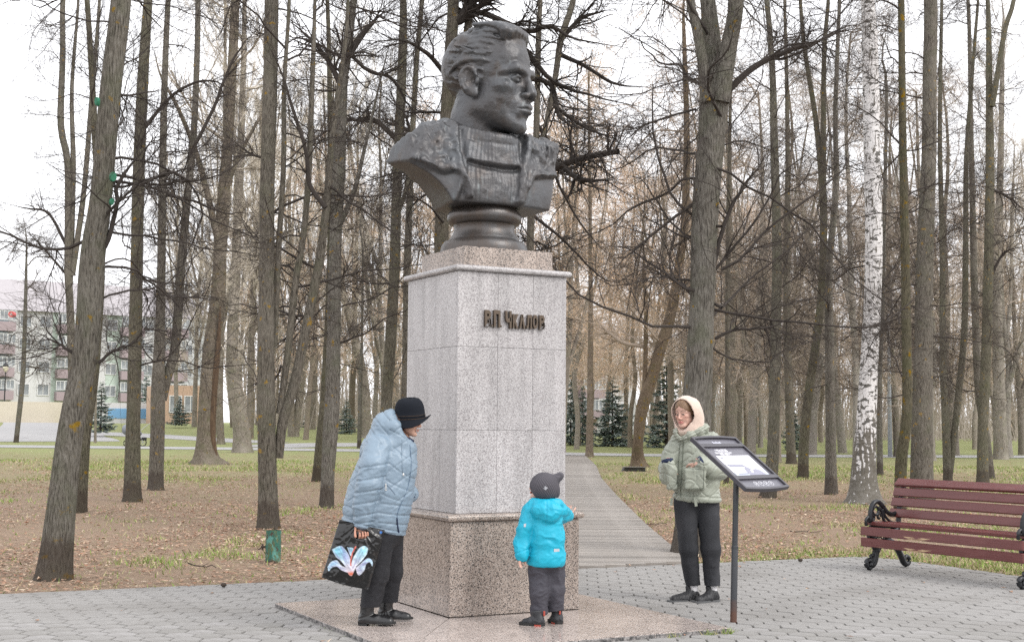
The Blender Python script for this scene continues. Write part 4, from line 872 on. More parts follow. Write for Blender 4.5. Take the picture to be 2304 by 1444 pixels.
def plant_traced():
    B = m_bark
    T = {}
    T['a'] = traced_tree('linden_tree', (120, 1303), [[(120, 1300, 76), (137, 1150, 64), (152, 980, 57), (184, 780, 57), (200, 580, 56), (220, 443, 49), (242, 222, 48), (265, 0, 46)]], 'thick linden leaning over the leaf litter with green painted pruning wounds', bark('leaning_linden_bark', (.042, .037, .031), (.15, .137, .115), (.23, .215, .19), 2.0), m_twig_dark, 11, n1=30, L1=(.9, 2.2), zr=(2.3, None), group=LIND,
        extra=[([(215, 572), (236, 535), (252, 470), (262, 400), (300, 350), (345, 300)], (12, 10, 5)), ([(165, 800), (120, 770), (75, 745)], (9, 6, 3)), ([(212, 815), (250, 785), (310, 768)], (9, 6, 2))])
    root, b = T['a']; D = b[1]
    mg = material('green_wound_paint', (.008, .115, .055), .6, layers=[(30, 3, O1, (.012, .19, .11), .5, .7, .7)])
    for px, py, w_, h_ in ((254, 398, 11, 22), (251, 454, 7, 16), (219, 229, 6, 20)):
        c = at_depth(px, py, D - .10) - b; n_ = 18; a = np.arange(n_) * 2 * math.pi / n_; s_ = D / FPX
        MB().prism(np.c_[np.cos(a) * w_ / 2 * s_ * 1.3, np.sin(a) * h_ / 2 * s_], -.02, .02, np.vstack([np.c_[rotz(.6 if px > 230 else -.5) @ rotx(math.pi / 2), c], [0, 0, 0, 1]])).build('painted_wound', mg, root)
    T['b'] = traced_tree('linden_tree', (180, 1153), [[(180, 1153, 27), (192, 980, 24), (206, 870, 22), (214, 760, 20), (222, 560, 18), (205, 300, 15), (190, 0, 12)]], 'slim linden half hidden right behind the thick leaning trunk', B[1], m_twig_dark, 12, n1=14, group=LIND)
    T['c'] = traced_tree('linden_tree', (168, 1040), [[(168, 1040, 20), (156, 700, 17), (154, 600, 16), (153, 377, 15), (137, 280, 15), (140, 120, 13), (140, 0, 12)], [(158, 640, 12), (164, 380, 12), (160, 200, 9), (175, 0, 6)], [(162, 620, 14), (188, 440, 12), (204, 240, 11), (225, 0, 7)]], 'kinked slender linden rising left of the thick leaning trunk', B[0], m_twig_dark, 13, n1=26, group=LIND, col=.9,
        extra=[([(150, 550), (110, 480), (60, 470), (0, 455)], (8, 5, 2)), ([(152, 620), (100, 560), (60, 520)], (6, 3))])
    T['d'] = traced_tree('linden_tree', (297, 1128), [[(297, 1127, 39), (298, 980, 32), (302, 880, 30), (311, 580, 28), (319, 443, 27), (328, 222, 26), (340, 0, 20)]], 'straight grey linden with a brown stained foot in the leaf litter', B[1], m_twig_dark, 14, n1=26, group=LIND,
        extra=[([(325, 740), (370, 745), (440, 765)], (5, 3, 2)), ([(330, 300), (400, 220), (480, 190), (560, 230)], (9, 6, 4))])
    T['e'] = traced_tree('linden_tree', (350, 1102), [[(350, 1100, 33), (356, 980, 32), (359, 880, 32), (363, 720, 21), (367, 580, 19), (368, 443, 18), (371, 222, 15), (382, 0, 12)], [(364, 900, 22), (377, 840, 22), (392, 780, 21), (406, 580, 19), (421, 399, 17), (432, 266, 15), (440, 0, 12)]], 'linden forking into two stems in front of the far pram', B[0], m_twig_dark, 15, n1=30, group=LIND,
        extra=[([(365, 438), (440, 455), (505, 480), (580, 480)], (7, 5, 3)), ([(425, 360), (480, 250), (530, 130), (590, 60)], (9, 7, 4))])
    T['f'] = traced_tree('poplar_tree', (465, 1044), [[(465, 1043, 60), (463, 1010, 46), (463, 980, 40), (468, 880, 40), (475, 780, 40), (486, 680, 34), (492, 580, 30), (500, 443, 28), (513, 266, 24), (528, 0, 20)], [(494, 560, 16), (470, 450, 14), (440, 340, 12), (400, 240, 9)], [(498, 470, 12), (530, 370, 10), (575, 280, 7)]], 'curved pale poplar with a flared foot and bare dark wound down its side', m_bark_poplar, m_twig_pale, 16, n1=30, n3=11, L1=(2, 5), r1=.05, zr=(4, None), style='poplar', flare=.5, ext=6, l2=(.6, 1.8), l3=(.3, .9), col=.85, group='poplars in the far lawn')
    T['g'] = traced_tree('poplar_tree', (545, 1018), [[(545, 1018, 43), (541, 960, 36), (528, 880, 34), (522, 780, 25), (530, 620, 22), (540, 400, 18), (548, 200, 14), (552, 0, 10)]], 'gnarled poplar stump-like trunk with burrs just beyond the straight path', m_bark_poplar, m_twig_pale, 17, n1=32, n3=11, L1=(1.5, 4.5), r1=.04, zr=(3, None), style='poplar', flare=.15, ext=6, rough=.16, l2=(.6, 1.8), l3=(.3, .9), group='poplars in the far lawn')
    T['h'] = traced_tree('linden_tree', (605, 1190), [[(604, 1190, 49), (603, 1080, 42), (601, 900, 40), (602, 560, 34), (604, 443, 34), (607, 222, 33), (610, 0, 32)], [(627, 1030, 20), (636, 950, 23), (660, 868, 22), (683, 755, 22), (714, 591, 20), (731, 465, 17), (745, 300, 14), (770, 120, 10), (780, 0, 8)], [(628, 930, 14), (645, 806, 16), (665, 627, 15), (680, 540, 14), (693, 399, 14), (702, 133, 11), (705, 0, 8)], [(618, 780, 12), (627, 580, 13), (640, 380, 12), (640, 200, 10), (655, 0, 8)]], 'large multi-stemmed linden behind the green pipe stub', B[0], m_twig_dark, 18, n1=60, L1=(1, 2.8), r1=.018, group=LIND,
        extra=[([(735, 470), (700, 420), (690, 340), (640, 180), (600, 90)], (12, 10, 8, 5)), ([(600, 360), (560, 345), (500, 300)], (7, 5, 3))])
    T['i'] = traced_tree('linden_tree', (735, 1142), [[(734, 1142, 31), (738, 1060, 30), (742, 980, 34), (747, 880, 34), (754, 560, 28), (762, 377, 30), (771, 199, 22), (780, 130, 20), (796, 0, 16)], [(757, 520, 12), (775, 480, 12), (800, 420, 11), (822, 330, 8)]], 'straight linden with a small dark wound, left of the stooping person in blue', B[2], m_twig_dark, 19, n1=34, L1=(1, 2.8), group=LIND,
        extra=[([(778, 180), (770, 150), (830, 60), (875, 20)], (20, 16, 9)), ([(770, 200), (740, 140), (700, 90), (640, 40)], (14, 10, 6)), ([(775, 110), (830, 160), (880, 175), (915, 230), (960, 290)], (9, 8, 5))])
    T['j'] = traced_tree('linden_tree', (712, 1083), [[(712, 1083, 22), (719, 1000, 19), (728, 900, 18), (738, 700, 16), (742, 500, 14), (740, 200, 12), (735, 0, 9)]], 'thin leaning linden touching the straight linden beside the blue coat', B[1], m_twig_dark, 20, n1=14, group=LIND)
    T['k'] = traced_tree('linden_tree', (860, 1098), [[(860, 1098, 30), (866, 950, 27), (870, 890, 26), (887, 620, 24), (892, 421, 22), (903, 177, 22), (907, 0, 16)], [(888, 500, 10), (915, 420, 9), (930, 250, 8), (945, 60, 6)]], 'lichen-spotted linden rising above the black felt hat', B[1], m_twig_dark, 21, n1=30, group=LIND,
        extra=[([(890, 310), (840, 268), (790, 268), (724, 264)], (13, 10, 6)), ([(960, 345), (930, 300), (900, 285), (850, 268)], (13, 11, 8))])
    T['l'] = traced_tree('linden_tree', (908, 1070), [[(908, 1070, 22), (914, 800, 18), (918, 576, 17), (926, 380, 14), (938, 150, 12), (950, 0, 10)]], 'slim linden seen between the stone shaft and its lichen-spotted neighbour', B[0], m_twig_dark, 22, n1=18, group=LIND)
    T['m'] = traced_tree('linden_tree', (985, 1150), [[(985, 1150, 40), (988, 900, 36), (993, 540, 32), (1002, 300, 28), (1015, 100, 28), (1020, 0, 26)], [(1004, 330, 14), (1040, 130, 14), (1055, 40, 20), (1050, 0, 20)]], 'black-limbed linden standing right behind the bust', B[0], m_twig_dark, 23, n1=40, L1=(1.2, 2.8), r1=.022, group=LIND, col=.72,
        extra=[([(1010, 60), (1045, 40), (1060, 0)], (18, 26, 24)), ([(1205, 420), (1262, 372), (1330, 352), (1391, 341)], (12, 13, 14, 13), -1.2), ([(1250, 365), (1290, 395), (1320, 408), (1385, 403)], (9, 11, 13, 11), -1.2), ([(1010, 30), (1090, 30), (1180, 70), (1240, 60), (1300, 90), (1420, 110)], (16, 13, 10, 6), -1), ([(1010, 100), (1150, 90), (1240, 180), (1330, 215), (1480, 250)], (15, 12, 9, 5), -1), ([(1010, 200), (1220, 180), (1260, 265), (1330, 300)], (14, 12, 9, 5), -1), ([(1005, 170), (960, 120), (900, 90), (820, 100)], (13, 10, 6, 4), -.8)])
    T['n'] = traced_tree('linden_tree', (1190, 1120), [[(1190, 1120, 20), (1193, 560, 18), (1200, 420, 17), (1206, 330, 16), (1212, 70, 13), (1216, 0, 11)], [(1203, 400, 10), (1245, 200, 13), (1262, 90, 16), (1290, 0, 14)]], 'linden behind the bust with a dark crooked second stem on its right', B[0], m_twig_dark, 24, n1=44, L1=(1.2, 3.0), r1=.02, group=LIND, col=.70,
        extra=[([(1240, 230), (1290, 270), (1350, 300), (1430, 310)], (10, 8, 6, 3)), ([(1255, 120), (1320, 150), (1390, 190), (1500, 200)], (12, 9, 7, 3)), ([(1210, 280), (1240, 330), (1250, 370), (1262, 380)], (9, 11, 12)), ([(1262, 90), (1310, 40), (1380, 20)], (12, 9, 5)), ([(1225, 320), (1260, 420), (1320, 520), (1400, 600)], (8, 6, 4, 3)), ([(1195, 480), (1270, 540), (1350, 620), (1420, 640)], (8, 6, 4, 2))])
    T['o'] = traced_tree('maple_tree', (1326, 1028), [[(1326, 1028, 18), (1328, 866, 14), (1329, 700, 12), (1328, 560, 9), (1327, 436, 8), (1324, 200, 5)]], 'slender straight maple at the far end of the boardwalk', m_bark_maple, m_twig_tan, 25, n1=34, L1=(2, 4.5), r1=.03, zr=(5, None), style='maple', ext=2, bud=(.02, (1.6, 1.25, .85)), budn=3, col=.8, up=(-.1, .9))
    T['p'] = traced_tree('maple_tree', (1437, 1050), [[(1437, 1050, 38), (1434, 1025, 27), (1434, 991, 22), (1444, 916, 28), (1467, 845, 25), (1492, 762, 25), (1511, 700, 24), (1530, 580, 20), (1541, 485, 18), (1545, 300, 14), (1540, 100, 10)], [(1443, 930, 10), (1450, 850, 10), (1452, 700, 10), (1448, 640, 8)]], 'leaning maple with a split bushy foot near the boardwalk', m_bark_maple, m_twig_tan, 26, n1=46, L1=(1.6, 4.0), r1=.03, zr=(3.2, None), style='maple', flare=.45, bud=(.016, (1.7, 1.3, .8)), budn=3, col=.62,
        extra=[([(1448, 780), (1400, 770), (1360, 740), (1330, 700)], (9, 7, 4))])
    T['q'] = traced_tree('linden_tree', (1552, 1250), [[(1552, 1250, 82), (1560, 1150, 72), (1568, 1000, 68), (1574, 900, 67), (1582, 700, 56), (1590, 485, 62), (1605, 300, 62), (1612, 190, 70), (1610, 130, 50), (1598, 0, 36)], [(1592, 230, 30), (1578, 120, 24), (1562, 40, 22), (1553, 0, 20)], [(1622, 230, 40), (1640, 100, 37), (1652, 0, 34)]], 'massive linden forking high up behind the person in sage green', B[2], m_twig_dark, 27, n1=44, L1=(1.2, 3.2), r1=.019, zr=(2.4, None), group=LIND,
        extra=[([(1640, 200), (1700, 145), (1770, 110), (1850, 85), (1915, 50)], (17, 14, 11, 8)), ([(1570, 240), (1500, 260), (1430, 290), (1395, 340)], (6, 5, 3)), ([(1610, 590), (1640, 480), (1690, 400), (1740, 330)], (11, 8, 5)), ([(1612, 760), (1660, 740), (1740, 735), (1800, 700)], (8, 6, 4)), ([(1570, 450), (1500, 500), (1430, 560), (1378, 600)], (8, 6, 4))])
    T['r'] = traced_tree('linden_tree', (1727, 1119), [[(1727, 1118, 36), (1735, 1050, 29), (1739, 989, 26), (1744, 775, 24), (1746, 560, 22), (1740, 310, 18), (1737, 155, 14), (1724, 0, 12)]], 'upright linden directly behind the tilted information board', B[1], m_twig_dark, 28, n1=34, group=LIND)
    T['s'] = traced_tree('linden_tree', (1781, 1043), [[(1781, 1043, 22), (1775, 900, 18), (1772, 775, 16), (1770, 560, 16), (1772, 400, 12), (1770, 200, 9), (1765, 0, 7)]], 'thin dark linden just right of the board, near the straight path', B[0], m_twig_brown, 29, n1=26, L1=(1.2, 3), group=LIND)
    T['t'] = traced_tree('linden_tree', (1806, 1075), [[(1806, 1075, 24), (1811, 989, 22), (1822, 882, 20), (1845, 710, 18), (1852, 600, 17), (1853, 443, 17), (1840, 280, 12), (1813, 111, 10), (1804, 0, 8)], [(1853, 420, 12), (1855, 133, 11), (1866, 0, 8)]], 'slanting linden crossing its neighbour left of the white birch', B[1], m_twig_brown, 30, n1=34, L1=(1.2, 3), group=LIND)
    T['u'] = traced_tree('linden_tree', (1870, 1112), [[(1870, 1112, 28), (1868, 946, 22), (1866, 775, 21), (1866, 603, 16), (1881, 421, 13), (1880, 250, 11), (1890, 0, 8)]], 'straight linden immediately left of the white birch', B[0], m_twig_dark, 31, n1=30, group=LIND)
    T['v'] = traced_tree('birch_tree', (1944, 1132), [[(1944, 1131, 72), (1945, 1090, 60), (1946, 1054, 55), (1951, 968, 47), (1959, 818, 40), (1965, 689, 39), (1966, 560, 38), (1965, 355, 37), (1963, 222, 38), (1957, 89, 36), (1950, 0, 31)]], 'white birch with black marks and a dark furrowed flared foot', m_birch, m_twig_dark, 32, n1=10, zr=(4.2, None), L1=(1, 2.5), flare=.35, cat='tree', col=.9)
    T['w'] = traced_tree('linden_tree', (1980, 1069), [[(1980, 1069, 14), (1979, 860, 12), (1985, 700, 11), (1990, 500, 9), (1995, 200, 7)]], 'thin linden peeping out right behind the birch trunk', B[2], m_twig_brown, 33, n1=20, L1=(1, 2.6), group=LIND)
    T['x'] = traced_tree('linden_tree', (2024, 1162), [[(2024, 1161, 26), (2028, 1032, 26), (2038, 925, 22), (2041, 689, 21), (2040, 560, 20), (2036, 310, 17), (2032, 0, 15)]], 'orange-lichened linden behind the left scroll arm of the bench', bark('lichened_bark', (.045, .041, .03), (.115, .105, .075), (.17, .155, .115), 3.6), m_twig_dark, 34, n1=24, group=LIND)
    T['y'] = traced_tree('linden_tree', (2073, 1132), [[(2073, 1130, 53), (2073, 946, 46), (2077, 775, 41), (2083, 560, 37), (2093, 355, 33), (2097, 177, 31), (2099, 0, 31)]], 'stout dark linden behind the backrest of the bench', B[0], m_twig_dark, 35, n1=34, L1=(1, 2.8), group=LIND)
    T['z'] = traced_tree('linden_tree', (2133, 1087), [[(2133, 1086, 20), (2126, 946, 17), (2119, 800, 14), (2118, 560, 12), (2112, 300, 10), (2118, 0, 7)], [(2136, 1075, 14), (2154, 903, 15), (2167, 732, 14), (2172, 488, 12), (2172, 355, 11), (2185, 150, 8), (2195, 0, 6)]], 'linden splitting into a narrow V at the ground behind the bench', B[1], m_twig_brown, 36, n1=34, group=LIND)
    T['A'] = traced_tree('linden_tree', (2229, 1076), [[(2229, 1076, 18), (2222, 1000, 18), (2203, 882, 17), (2194, 732, 16), (2190, 560, 15), (2186, 300, 11), (2180, 0, 8)]], 'dark leaning linden crossing behind the lichened trunk at the bench end', B[0], m_twig_dark, 37, n1=26, group=LIND)
    T['B'] = traced_tree('linden_tree', (2212, 1091), [[(2211, 1090, 27), (2214, 968, 23), (2222, 775, 22), (2228, 560, 21), (2232, 355, 19), (2231, 222, 16), (2230, 0, 10)], [(2232, 240, 13), (2245, 155, 12), (2260, 66, 11), (2278, 0, 10)]], 'yellow-lichened linden forking above the far end of the bench', bark('yellow_lichen_bark', (.045, .041, .03), (.12, .11, .078), (.175, .16, .12), 2.6), m_twig_dark, 38, n1=30, group=LIND,
        extra=[([(2225, 640), (2260, 570), (2304, 555)], (7, 5, 4)), ([(2225, 420), (2270, 440), (2320, 480)], (8, 6, 4))])
    T['C'] = traced_tree('poplar_tree', (2251, 1033), [[(2251, 1033, 32), (2248, 903, 28), (2246, 780, 24), (2244, 640, 20), (2250, 400, 14), (2255, 100, 9)]], 'knobbly poplar trunk beyond the straight path at the right', m_bark_poplar, m_twig_pale, 39, n1=30, style='poplar', L1=(1.5, 4), zr=(4, None), rough=.18, ext=4, col=.8, group='poplars in the far lawn')
    T['D'] = traced_tree('linden_tree', (1634, 1088), [[(1634, 1088, 12), (1636, 964, 13), (1636, 560, 10), (1640, 300, 8), (1645, 60, 5)]], 'thin linden between the massive forked trunk and the board', B[0], m_twig_brown, 40, n1=22, L1=(1, 2.6), group=LIND)
    T['E'] = traced_tree('young_tree', (37, 995), [[(37, 994, 11), (52, 846, 11), (58, 680, 8), (60, 560, 4)]], 'young bare tree leaning slightly in front of the apartment block', B[2], m_twig_brown, 41, n1=30, n3=11, L1=(1.5, 3.2), r1=.03, zr=(2.5, None), col=.8)
    T['F'] = traced_tree('young_tree', (214, 996), [[(214, 995, 6), (216, 872, 5), (217, 760, 3)]], 'very thin young tree beside the far path at the left', m_bark_poplar, m_twig_brown, 42, n1=14, L1=(.8, 1.8), n3=9, r1=.015, zr=(2.5, None))
    T['G'] = traced_tree('linden_tree', (808, 1008), [[(808, 1007, 10), (811, 847, 9), (814, 770, 6), (816, 560, 4)]], 'slim young linden at the path edge left of the blue hood', B[2], m_twig_brown, 43, n1=24, L1=(1.2, 2.6), zr=(3, None))
    T['H'] = traced_tree('poplar_tree', (822, 985), [[(822, 985, 22), (822, 888, 22), (805, 790, 20), (785, 714, 18), (770, 640, 14), (760, 500, 10)]], 'pale crooked poplar leaning left beyond the path', m_bark_poplar, m_twig_pale, 44, n1=30, L1=(1.5, 4), style='poplar', zr=(4, None), group='poplars in the far lawn')
    T['I'] = traced_tree('poplar_tree', (662, 982), [[(662, 982, 20), (676, 880, 16), (690, 800, 13), (705, 700, 10)]], 'poplar leaning right in the green lawn beyond the path', m_bark_poplar, m_twig_pale, 45, n1=24, L1=(1.5, 4), style='poplar', zr=(4, None), group='poplars in the far lawn')
    T['J'] = traced_tree('maple_tree', (412, 944), [[(412, 944, 18), (428, 905, 17), (445, 860, 14), (455, 800, 9)]], 'short dark maple leaning towards the brick wall', m_bark_maple, m_twig_brown, 46, n1=24, L1=(1.5, 4), zr=(2.5, None), style='maple')
    T['K'] = traced_tree('poplar_tree', (497, 999), [[(497, 998, 18), (494, 900, 16), (498, 780, 15), (505, 600, 12), (508, 300, 9), (510, 0, 6)]], 'pale poplar close behind the curved poplar with the wound', m_bark_poplar, m_twig_pale, 47, n1=26, n3=11, L1=(2, 5), style='poplar', zr=(5, None), ext=5, group='poplars in the far lawn')
    root, b = T['f']; D = b[1]
    L = np.array([at_depth(x, y, D) - b for x, y in ((497, 690), (494, 760), (486, 850), (480, 930), (479, 985), (486, 1035))]); L[:, 1] -= .10
    MB().tube(catmull(L, 24), np.interp(np.arange(24), [0, 8, 18, 23], [.02, .10, .12, .10]), 8).build('bark_wound', material('bare_dark_wood', (.075, .045, .026), .9, layers=[(30, 4, (1, 1, .1), (.13, .085, .05), .45, .65, .8)]), root, True)
plant_traced()
# ------------------------------------------------------------------ rows of trees farther off: a few grown trees, copied
def grown(name, mat, twig, seed, h, r0, style, n1, L1, label, n2=8, n3=9, col=1.0, bud=None, budn=0, z0=2.5, forks=2, r1=.035, up=(-.1, .8), l2=(.6, 1.9), l3=(.3, .9), tw=.0042, droop=-.03):
    r = np.random.default_rng(seed); root = empty(name, (0, 0, 0)); mb = MB(); lines = []
    k = 9; z = np.linspace(-.08, h, k); P = np.c_[np.cumsum(r.normal(0, .10, k)), np.cumsum(r.normal(0, .10, k)), z]; P[0, :2] = P[1, :2] = 0; R = r0 * np.linspace(1, .22, k); lines.append(stem_mesh(mb, P, R, r, 10, 26, .06, .15))
    for f in range(forks):
        zf = r.uniform(.2, .55) * h; i = np.interp(zf, lines[0][0][:, 2], np.arange(26)); b = lines[0][0][int(i)]; a = r.uniform(0, 6.3); q = np.array([b + np.array((math.cos(a) * .45 * t ** .7, math.sin(a) * .45 * t ** .7, t)) * 1.0 for t in np.linspace(0, (h - zf) * .85, 6)]); lines.append(stem_mesh(mb, q, np.linspace(1, .25, 6) * lines[0][1][int(i)] * .8, r, 8, 16, .05))
    obj('trunk', mb.mesh('trunk', mat, True), root)
    cr = Crown(); foliate(cr, r, lines, z0, h, n1, L1, r1, style, n2, n3, col, bud=bud, budn=budn, l2=l2, l3=l3, tw=tw, up=up, droop=droop); obj('crown', cr.mesh('crown', twig), root); root['label'] = label; root['category'] = 'tree'
    return root
def copy_tree(o):
    c = o.copy(); COL.objects.link(c)
    for ch in o.children: d = ch.copy(); COL.objects.link(d); d.parent = c
    return c
def plant_rows():
    r = np.random.default_rng(77); G = []
    lab_l = 'bare dark linden in the rows beyond the straight path'; lab_m = 'tall bare maple hazed with tan buds far behind the monument'; lab_p = 'tall pale poplar with upswept twigs far behind the square'
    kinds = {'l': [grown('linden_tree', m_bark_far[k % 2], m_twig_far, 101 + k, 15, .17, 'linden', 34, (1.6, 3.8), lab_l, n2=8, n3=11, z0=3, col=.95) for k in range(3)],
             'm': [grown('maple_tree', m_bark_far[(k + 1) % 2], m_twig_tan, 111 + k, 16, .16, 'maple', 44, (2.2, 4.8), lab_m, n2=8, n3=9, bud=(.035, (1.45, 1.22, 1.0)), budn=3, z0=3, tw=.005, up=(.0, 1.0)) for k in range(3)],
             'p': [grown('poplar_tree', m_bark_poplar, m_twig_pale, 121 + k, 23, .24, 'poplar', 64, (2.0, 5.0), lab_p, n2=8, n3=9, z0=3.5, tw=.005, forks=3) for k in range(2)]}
    used = set(); placed = []
    def put(kind, px, D, s=1.0):
        L = kinds[kind]; k = int(r.integers(len(L))); X = (px - 1152) / FPX * D; z = float(terrain(X, D))
        o = L[k] if (kind, k) not in used else copy_tree(L[k]); used.add((kind, k))
        o.location = (X, D, z); o.rotation_euler = (r.normal(0, .025), r.normal(0, .025), r.uniform(0, 6.28)); s *= r.uniform(.85, 1.15); o.scale = (s * r.uniform(.85, 1.1), s * r.uniform(.85, 1.1), s)
        placed.append((kind, px, D, o))
        o['group'] = {'l': 'lindens beyond the straight path', 'm': 'budding maples behind the monument', 'p': 'tall poplars behind the square'}[kind]
    for px, D in ((1650, 52), (1697, 60), (1668, 66), (1715, 75), (1745, 48), (1790, 70), (1826, 58), (1900, 64), (1925, 50), (2010, 57), (2060, 72), (2100, 50), (2150, 62), (2190, 78), (2270, 58), (2300, 66), (1600, 70), (1560, 82), (1630, 90), (1690, 96), (1760, 88), (1850, 92), (1940, 86), (2030, 94), (2125, 90), (2215, 95), (2290, 90), (2350, 70), (2420, 60), (1510, 64), (1660, 80), (1730, 66), (2085, 62), (2240, 82)): put('l', px + r.normal(0, 6), D + r.normal(0, 2))
    for px, D in ((1250, 68), (1310, 78), (1375, 72), (1420, 84), (1475, 76), (1290, 92), (1345, 98), (1530, 92), (1400, 104), (1580, 100), (1465, 112), (1650, 104), (1720, 108), (1800, 102), (1880, 108), (1970, 106), (2060, 110), (1120, 96), (1040, 90), (950, 88), (1200, 108), (860, 100), (2150, 104), (2250, 112), (760, 96), (1255, 62), (1300, 70), (1425, 72), (1545, 76), (1680, 78), (1830, 80), (1955, 76), (2105, 78), (2245, 80), (980, 66), (1060, 72), (700, 78), (620, 100), (540, 96), (1700, 86), (2000, 92), (2210, 96)): put('m', px + r.normal(0, 8), D + r.normal(0, 3), .95)
    for px, D in ((480, 84), (560, 78), (610, 92), (440, 100), (530, 104), (660, 86), (700, 100), (590, 116), (750, 84), (800, 104), (860, 90), (900, 112), (640, 112), (990, 108), (395, 112), (2290, 112), (2230, 120), (2340, 105)): put('p', px + r.normal(0, 6), D + r.normal(0, 3))
    secs = [(605, 'left of the multi-stemmed linden'), (900, 'between the multi-stemmed linden and the pedestal'), (1290, 'behind the pedestal and bust'), (1440, 'over the far end of the boardwalk'), (1590, 'between the leaning maple and the massive linden'), (1740, 'above the information board'), (1950, 'between the board and the white birch'), (2080, 'between the birch and the stout linden'), (9999, 'right of the stout linden above the bench')]
    words_ = 'first second third fourth fifth sixth seventh eighth ninth tenth eleventh twelfth thirteenth fourteenth'.split(); cnt = {}
    for kind, px, D, o in sorted(placed, key=lambda v: v[1]):
        sec = next(t for lim, t in secs if px < lim); i = cnt.get((kind, sec), 0); cnt[(kind, sec)] = i + 1
        o['label'] = {'l': 'far bare linden ', 'm': 'far tan-budded maple ', 'p': 'far tall pale poplar '}[kind] + sec + ', ' + words_[min(i, 13)] + ' from the left'
    for k, L in kinds.items():
        for i, o in enumerate(L):
            if (k, i) not in used: [bpy.data.objects.remove(c) for c in list(o.children)]; bpy.data.objects.remove(o)
plant_rows()
# ================================================================== people
def garment(name, F, mat, root, disp=None, it=1, w=.4, off=None, colf=None):
    V, Q = F.mesh(); V = relax(V, Q, it, w)
    if disp is not None: V = V + vnormals(V, Q) * disp(V, vnormals(V, Q))[:, None]
    return obj(name, mesh_from(name, V, Q, mat, True, colf(V) if colf else None), root)
def hand(F, wrist, a, n, s=1.0, curl=(.5, .6, .5), thumb=1, spread=.06, k=.006):
    """wrist point, axis a towards the fingers, palm normal n; thumb=+1/-1 picks the side"""
    a = np.asarray(a, float); a /= np.linalg.norm(a); n = np.asarray(n, float); n -= a * (n @ a); n /= np.linalg.norm(n); t = np.cross(a, n) * thumb; w = np.asarray(wrist, float)
    F.cap(w - a * .05 * s, w + a * .01 * s, .026 * s, .024 * s, k=k)
    for o in (-.026, -.009, .009, .026): F.cap(w + a * .012 * s + t * o * .6 * s, w + a * .085 * s + t * o * s, .015 * s, .0125 * s, k=.012 * s)
    L = {.026: .92, .009: 1.05, -.009: 1.0, -.026: .8}
    for o, l in L.items():
        p = w + a * .085 * s + t * o * s; d = a + t * (o * spread / .03)
        for i, seg in enumerate((.043, .027, .021)):
            c_, s_ = math.cos(curl[i]), math.sin(curl[i]); d = d * c_ + n * s_ if i == 0 else d * c_ + np.cross(np.cross(d, n - d * (n @ d)), d) * 0 + _perp(d, t) * s_
            d = d / np.linalg.norm(d); q = p + d * seg * l * s; F.cap(p, q, (.0092 - .0008 * i) * s, (.0085 - .0009 * i) * s, k=.003 * s); p = q
    p = w + a * .02 * s + t * .026 * s; d = a * .62 + t * .62 + n * .38
    for i, seg in enumerate((.038, .032, .026)):
        d = d / np.linalg.norm(d); q = p + d * seg * s; F.cap(p, q, (.0125 - .0014 * i) * s, (.0112 - .0014 * i) * s, k=.005 * s); p = q; d = d + (a * .5 + n * .25 - t * .35)
    return F
def _perp(d, t):
    return np.cross(t, d) * _hs[0]
_hs = [1.0]
def do_hand(F, wrist, a, n, **kw):
    # the finger hinge turns from the axis towards the palm normal
    a_ = np.asarray(a, float); n_ = np.asarray(n, float); th = kw.get('thumb', 1); t = np.cross(a_, n_) * th
    _hs[0] = 1.0 if np.cross(t, a_) @ n_ > 0 else -1.0
    return hand(F, wrist, a, n, **kw)
def skin_cols(base, lips=(.42, .14, .12), brow=(.10, .06, .04), iris=(.10, .09, .07), browk=1.0, blush=.12):
    base = np.array(base)
    def f(u):
        x, y, z = np.abs(u[:, 0]), u[:, 1], u[:, 2]; c = np.tile(base, (len(u), 1))
        def mixc(m, q): 
            nonlocal c
            m = np.clip(m, 0, 1)[:, None]; c = c * (1 - m) + np.array(q) * m
        front = sstep(.12, .2, y)
        mixc(blush * 2 * np.exp(-(((x - .17) / .08) ** 2 + ((z - .37) / .08) ** 2)) * front, base * np.array((1.05, .72, .66)))
        mixc(.5 * np.exp(-(((x) / .05) ** 2 + ((z - .34) / .04) ** 2)) * sstep(.36, .40, y), base * np.array((1.03, .78, .72)))
        mixc(sstep(.012, -.006, np.abs(z - .212 + .0) - (.034 - 2.2 * x * x)) * sstep(.12, .09, x) * sstep(.325, .345, y), lips)
        mixc(sstep(.006, .002, np.abs(z - .211)) * sstep(.11, .08, x) * sstep(.33, .35, y), np.array(lips) * .4)
        zb = .575 + .045 * sstep(.03, .14, x) - .06 * sstep(.14, .24, x)
        mixc(browk * sstep(.020, .009, np.abs(z - zb)) * sstep(.035, .06, x) * sstep(.23, .19, x) * sstep(.12, .2, y), brow)
        ex, ez = (x - .113) / .062, (z - .484) / .026; e = ex ** 2 + ez ** 2
        mixc(.55 * sstep(1.6, 1.1, e) * sstep(.25, .3, y) * sstep(-.1, .5, ez), (.10, .06, .05)); mixc(.8 * sstep(1.0, .7, e) * sstep(.25, .3, y), (.40, .34, .31))
        gx = u[:, 0] - np.sign(u[:, 0]) * .113
        ir = np.hypot(gx + .012, z - .484)
        mixc(sstep(.036, .028, ir) * sstep(1.2, .9, e) * sstep(.25, .3, y), iris); mixc(sstep(.014, .009, ir) * sstep(1.2, .9, e) * sstep(.25, .3, y), (.01, .01, .01))
        return c
    return f
m_skin = material('skin', (1, 1, 1), .55, attr='Col', layers=[(60, 4, O1, (.50, .30, .24), .55, .75, .18)], bumps=[(220, 3, O1, .0006)], spec=.35)
def head_piece(H, h, origin, R, colf, **kw):
    F = head_field(H, h, **kw); V, Q = F.mesh(); V = relax(V, Q, 1, .35); C = colf(V / H)
    return V @ np.asarray(R).T + np.asarray(origin), Q, C
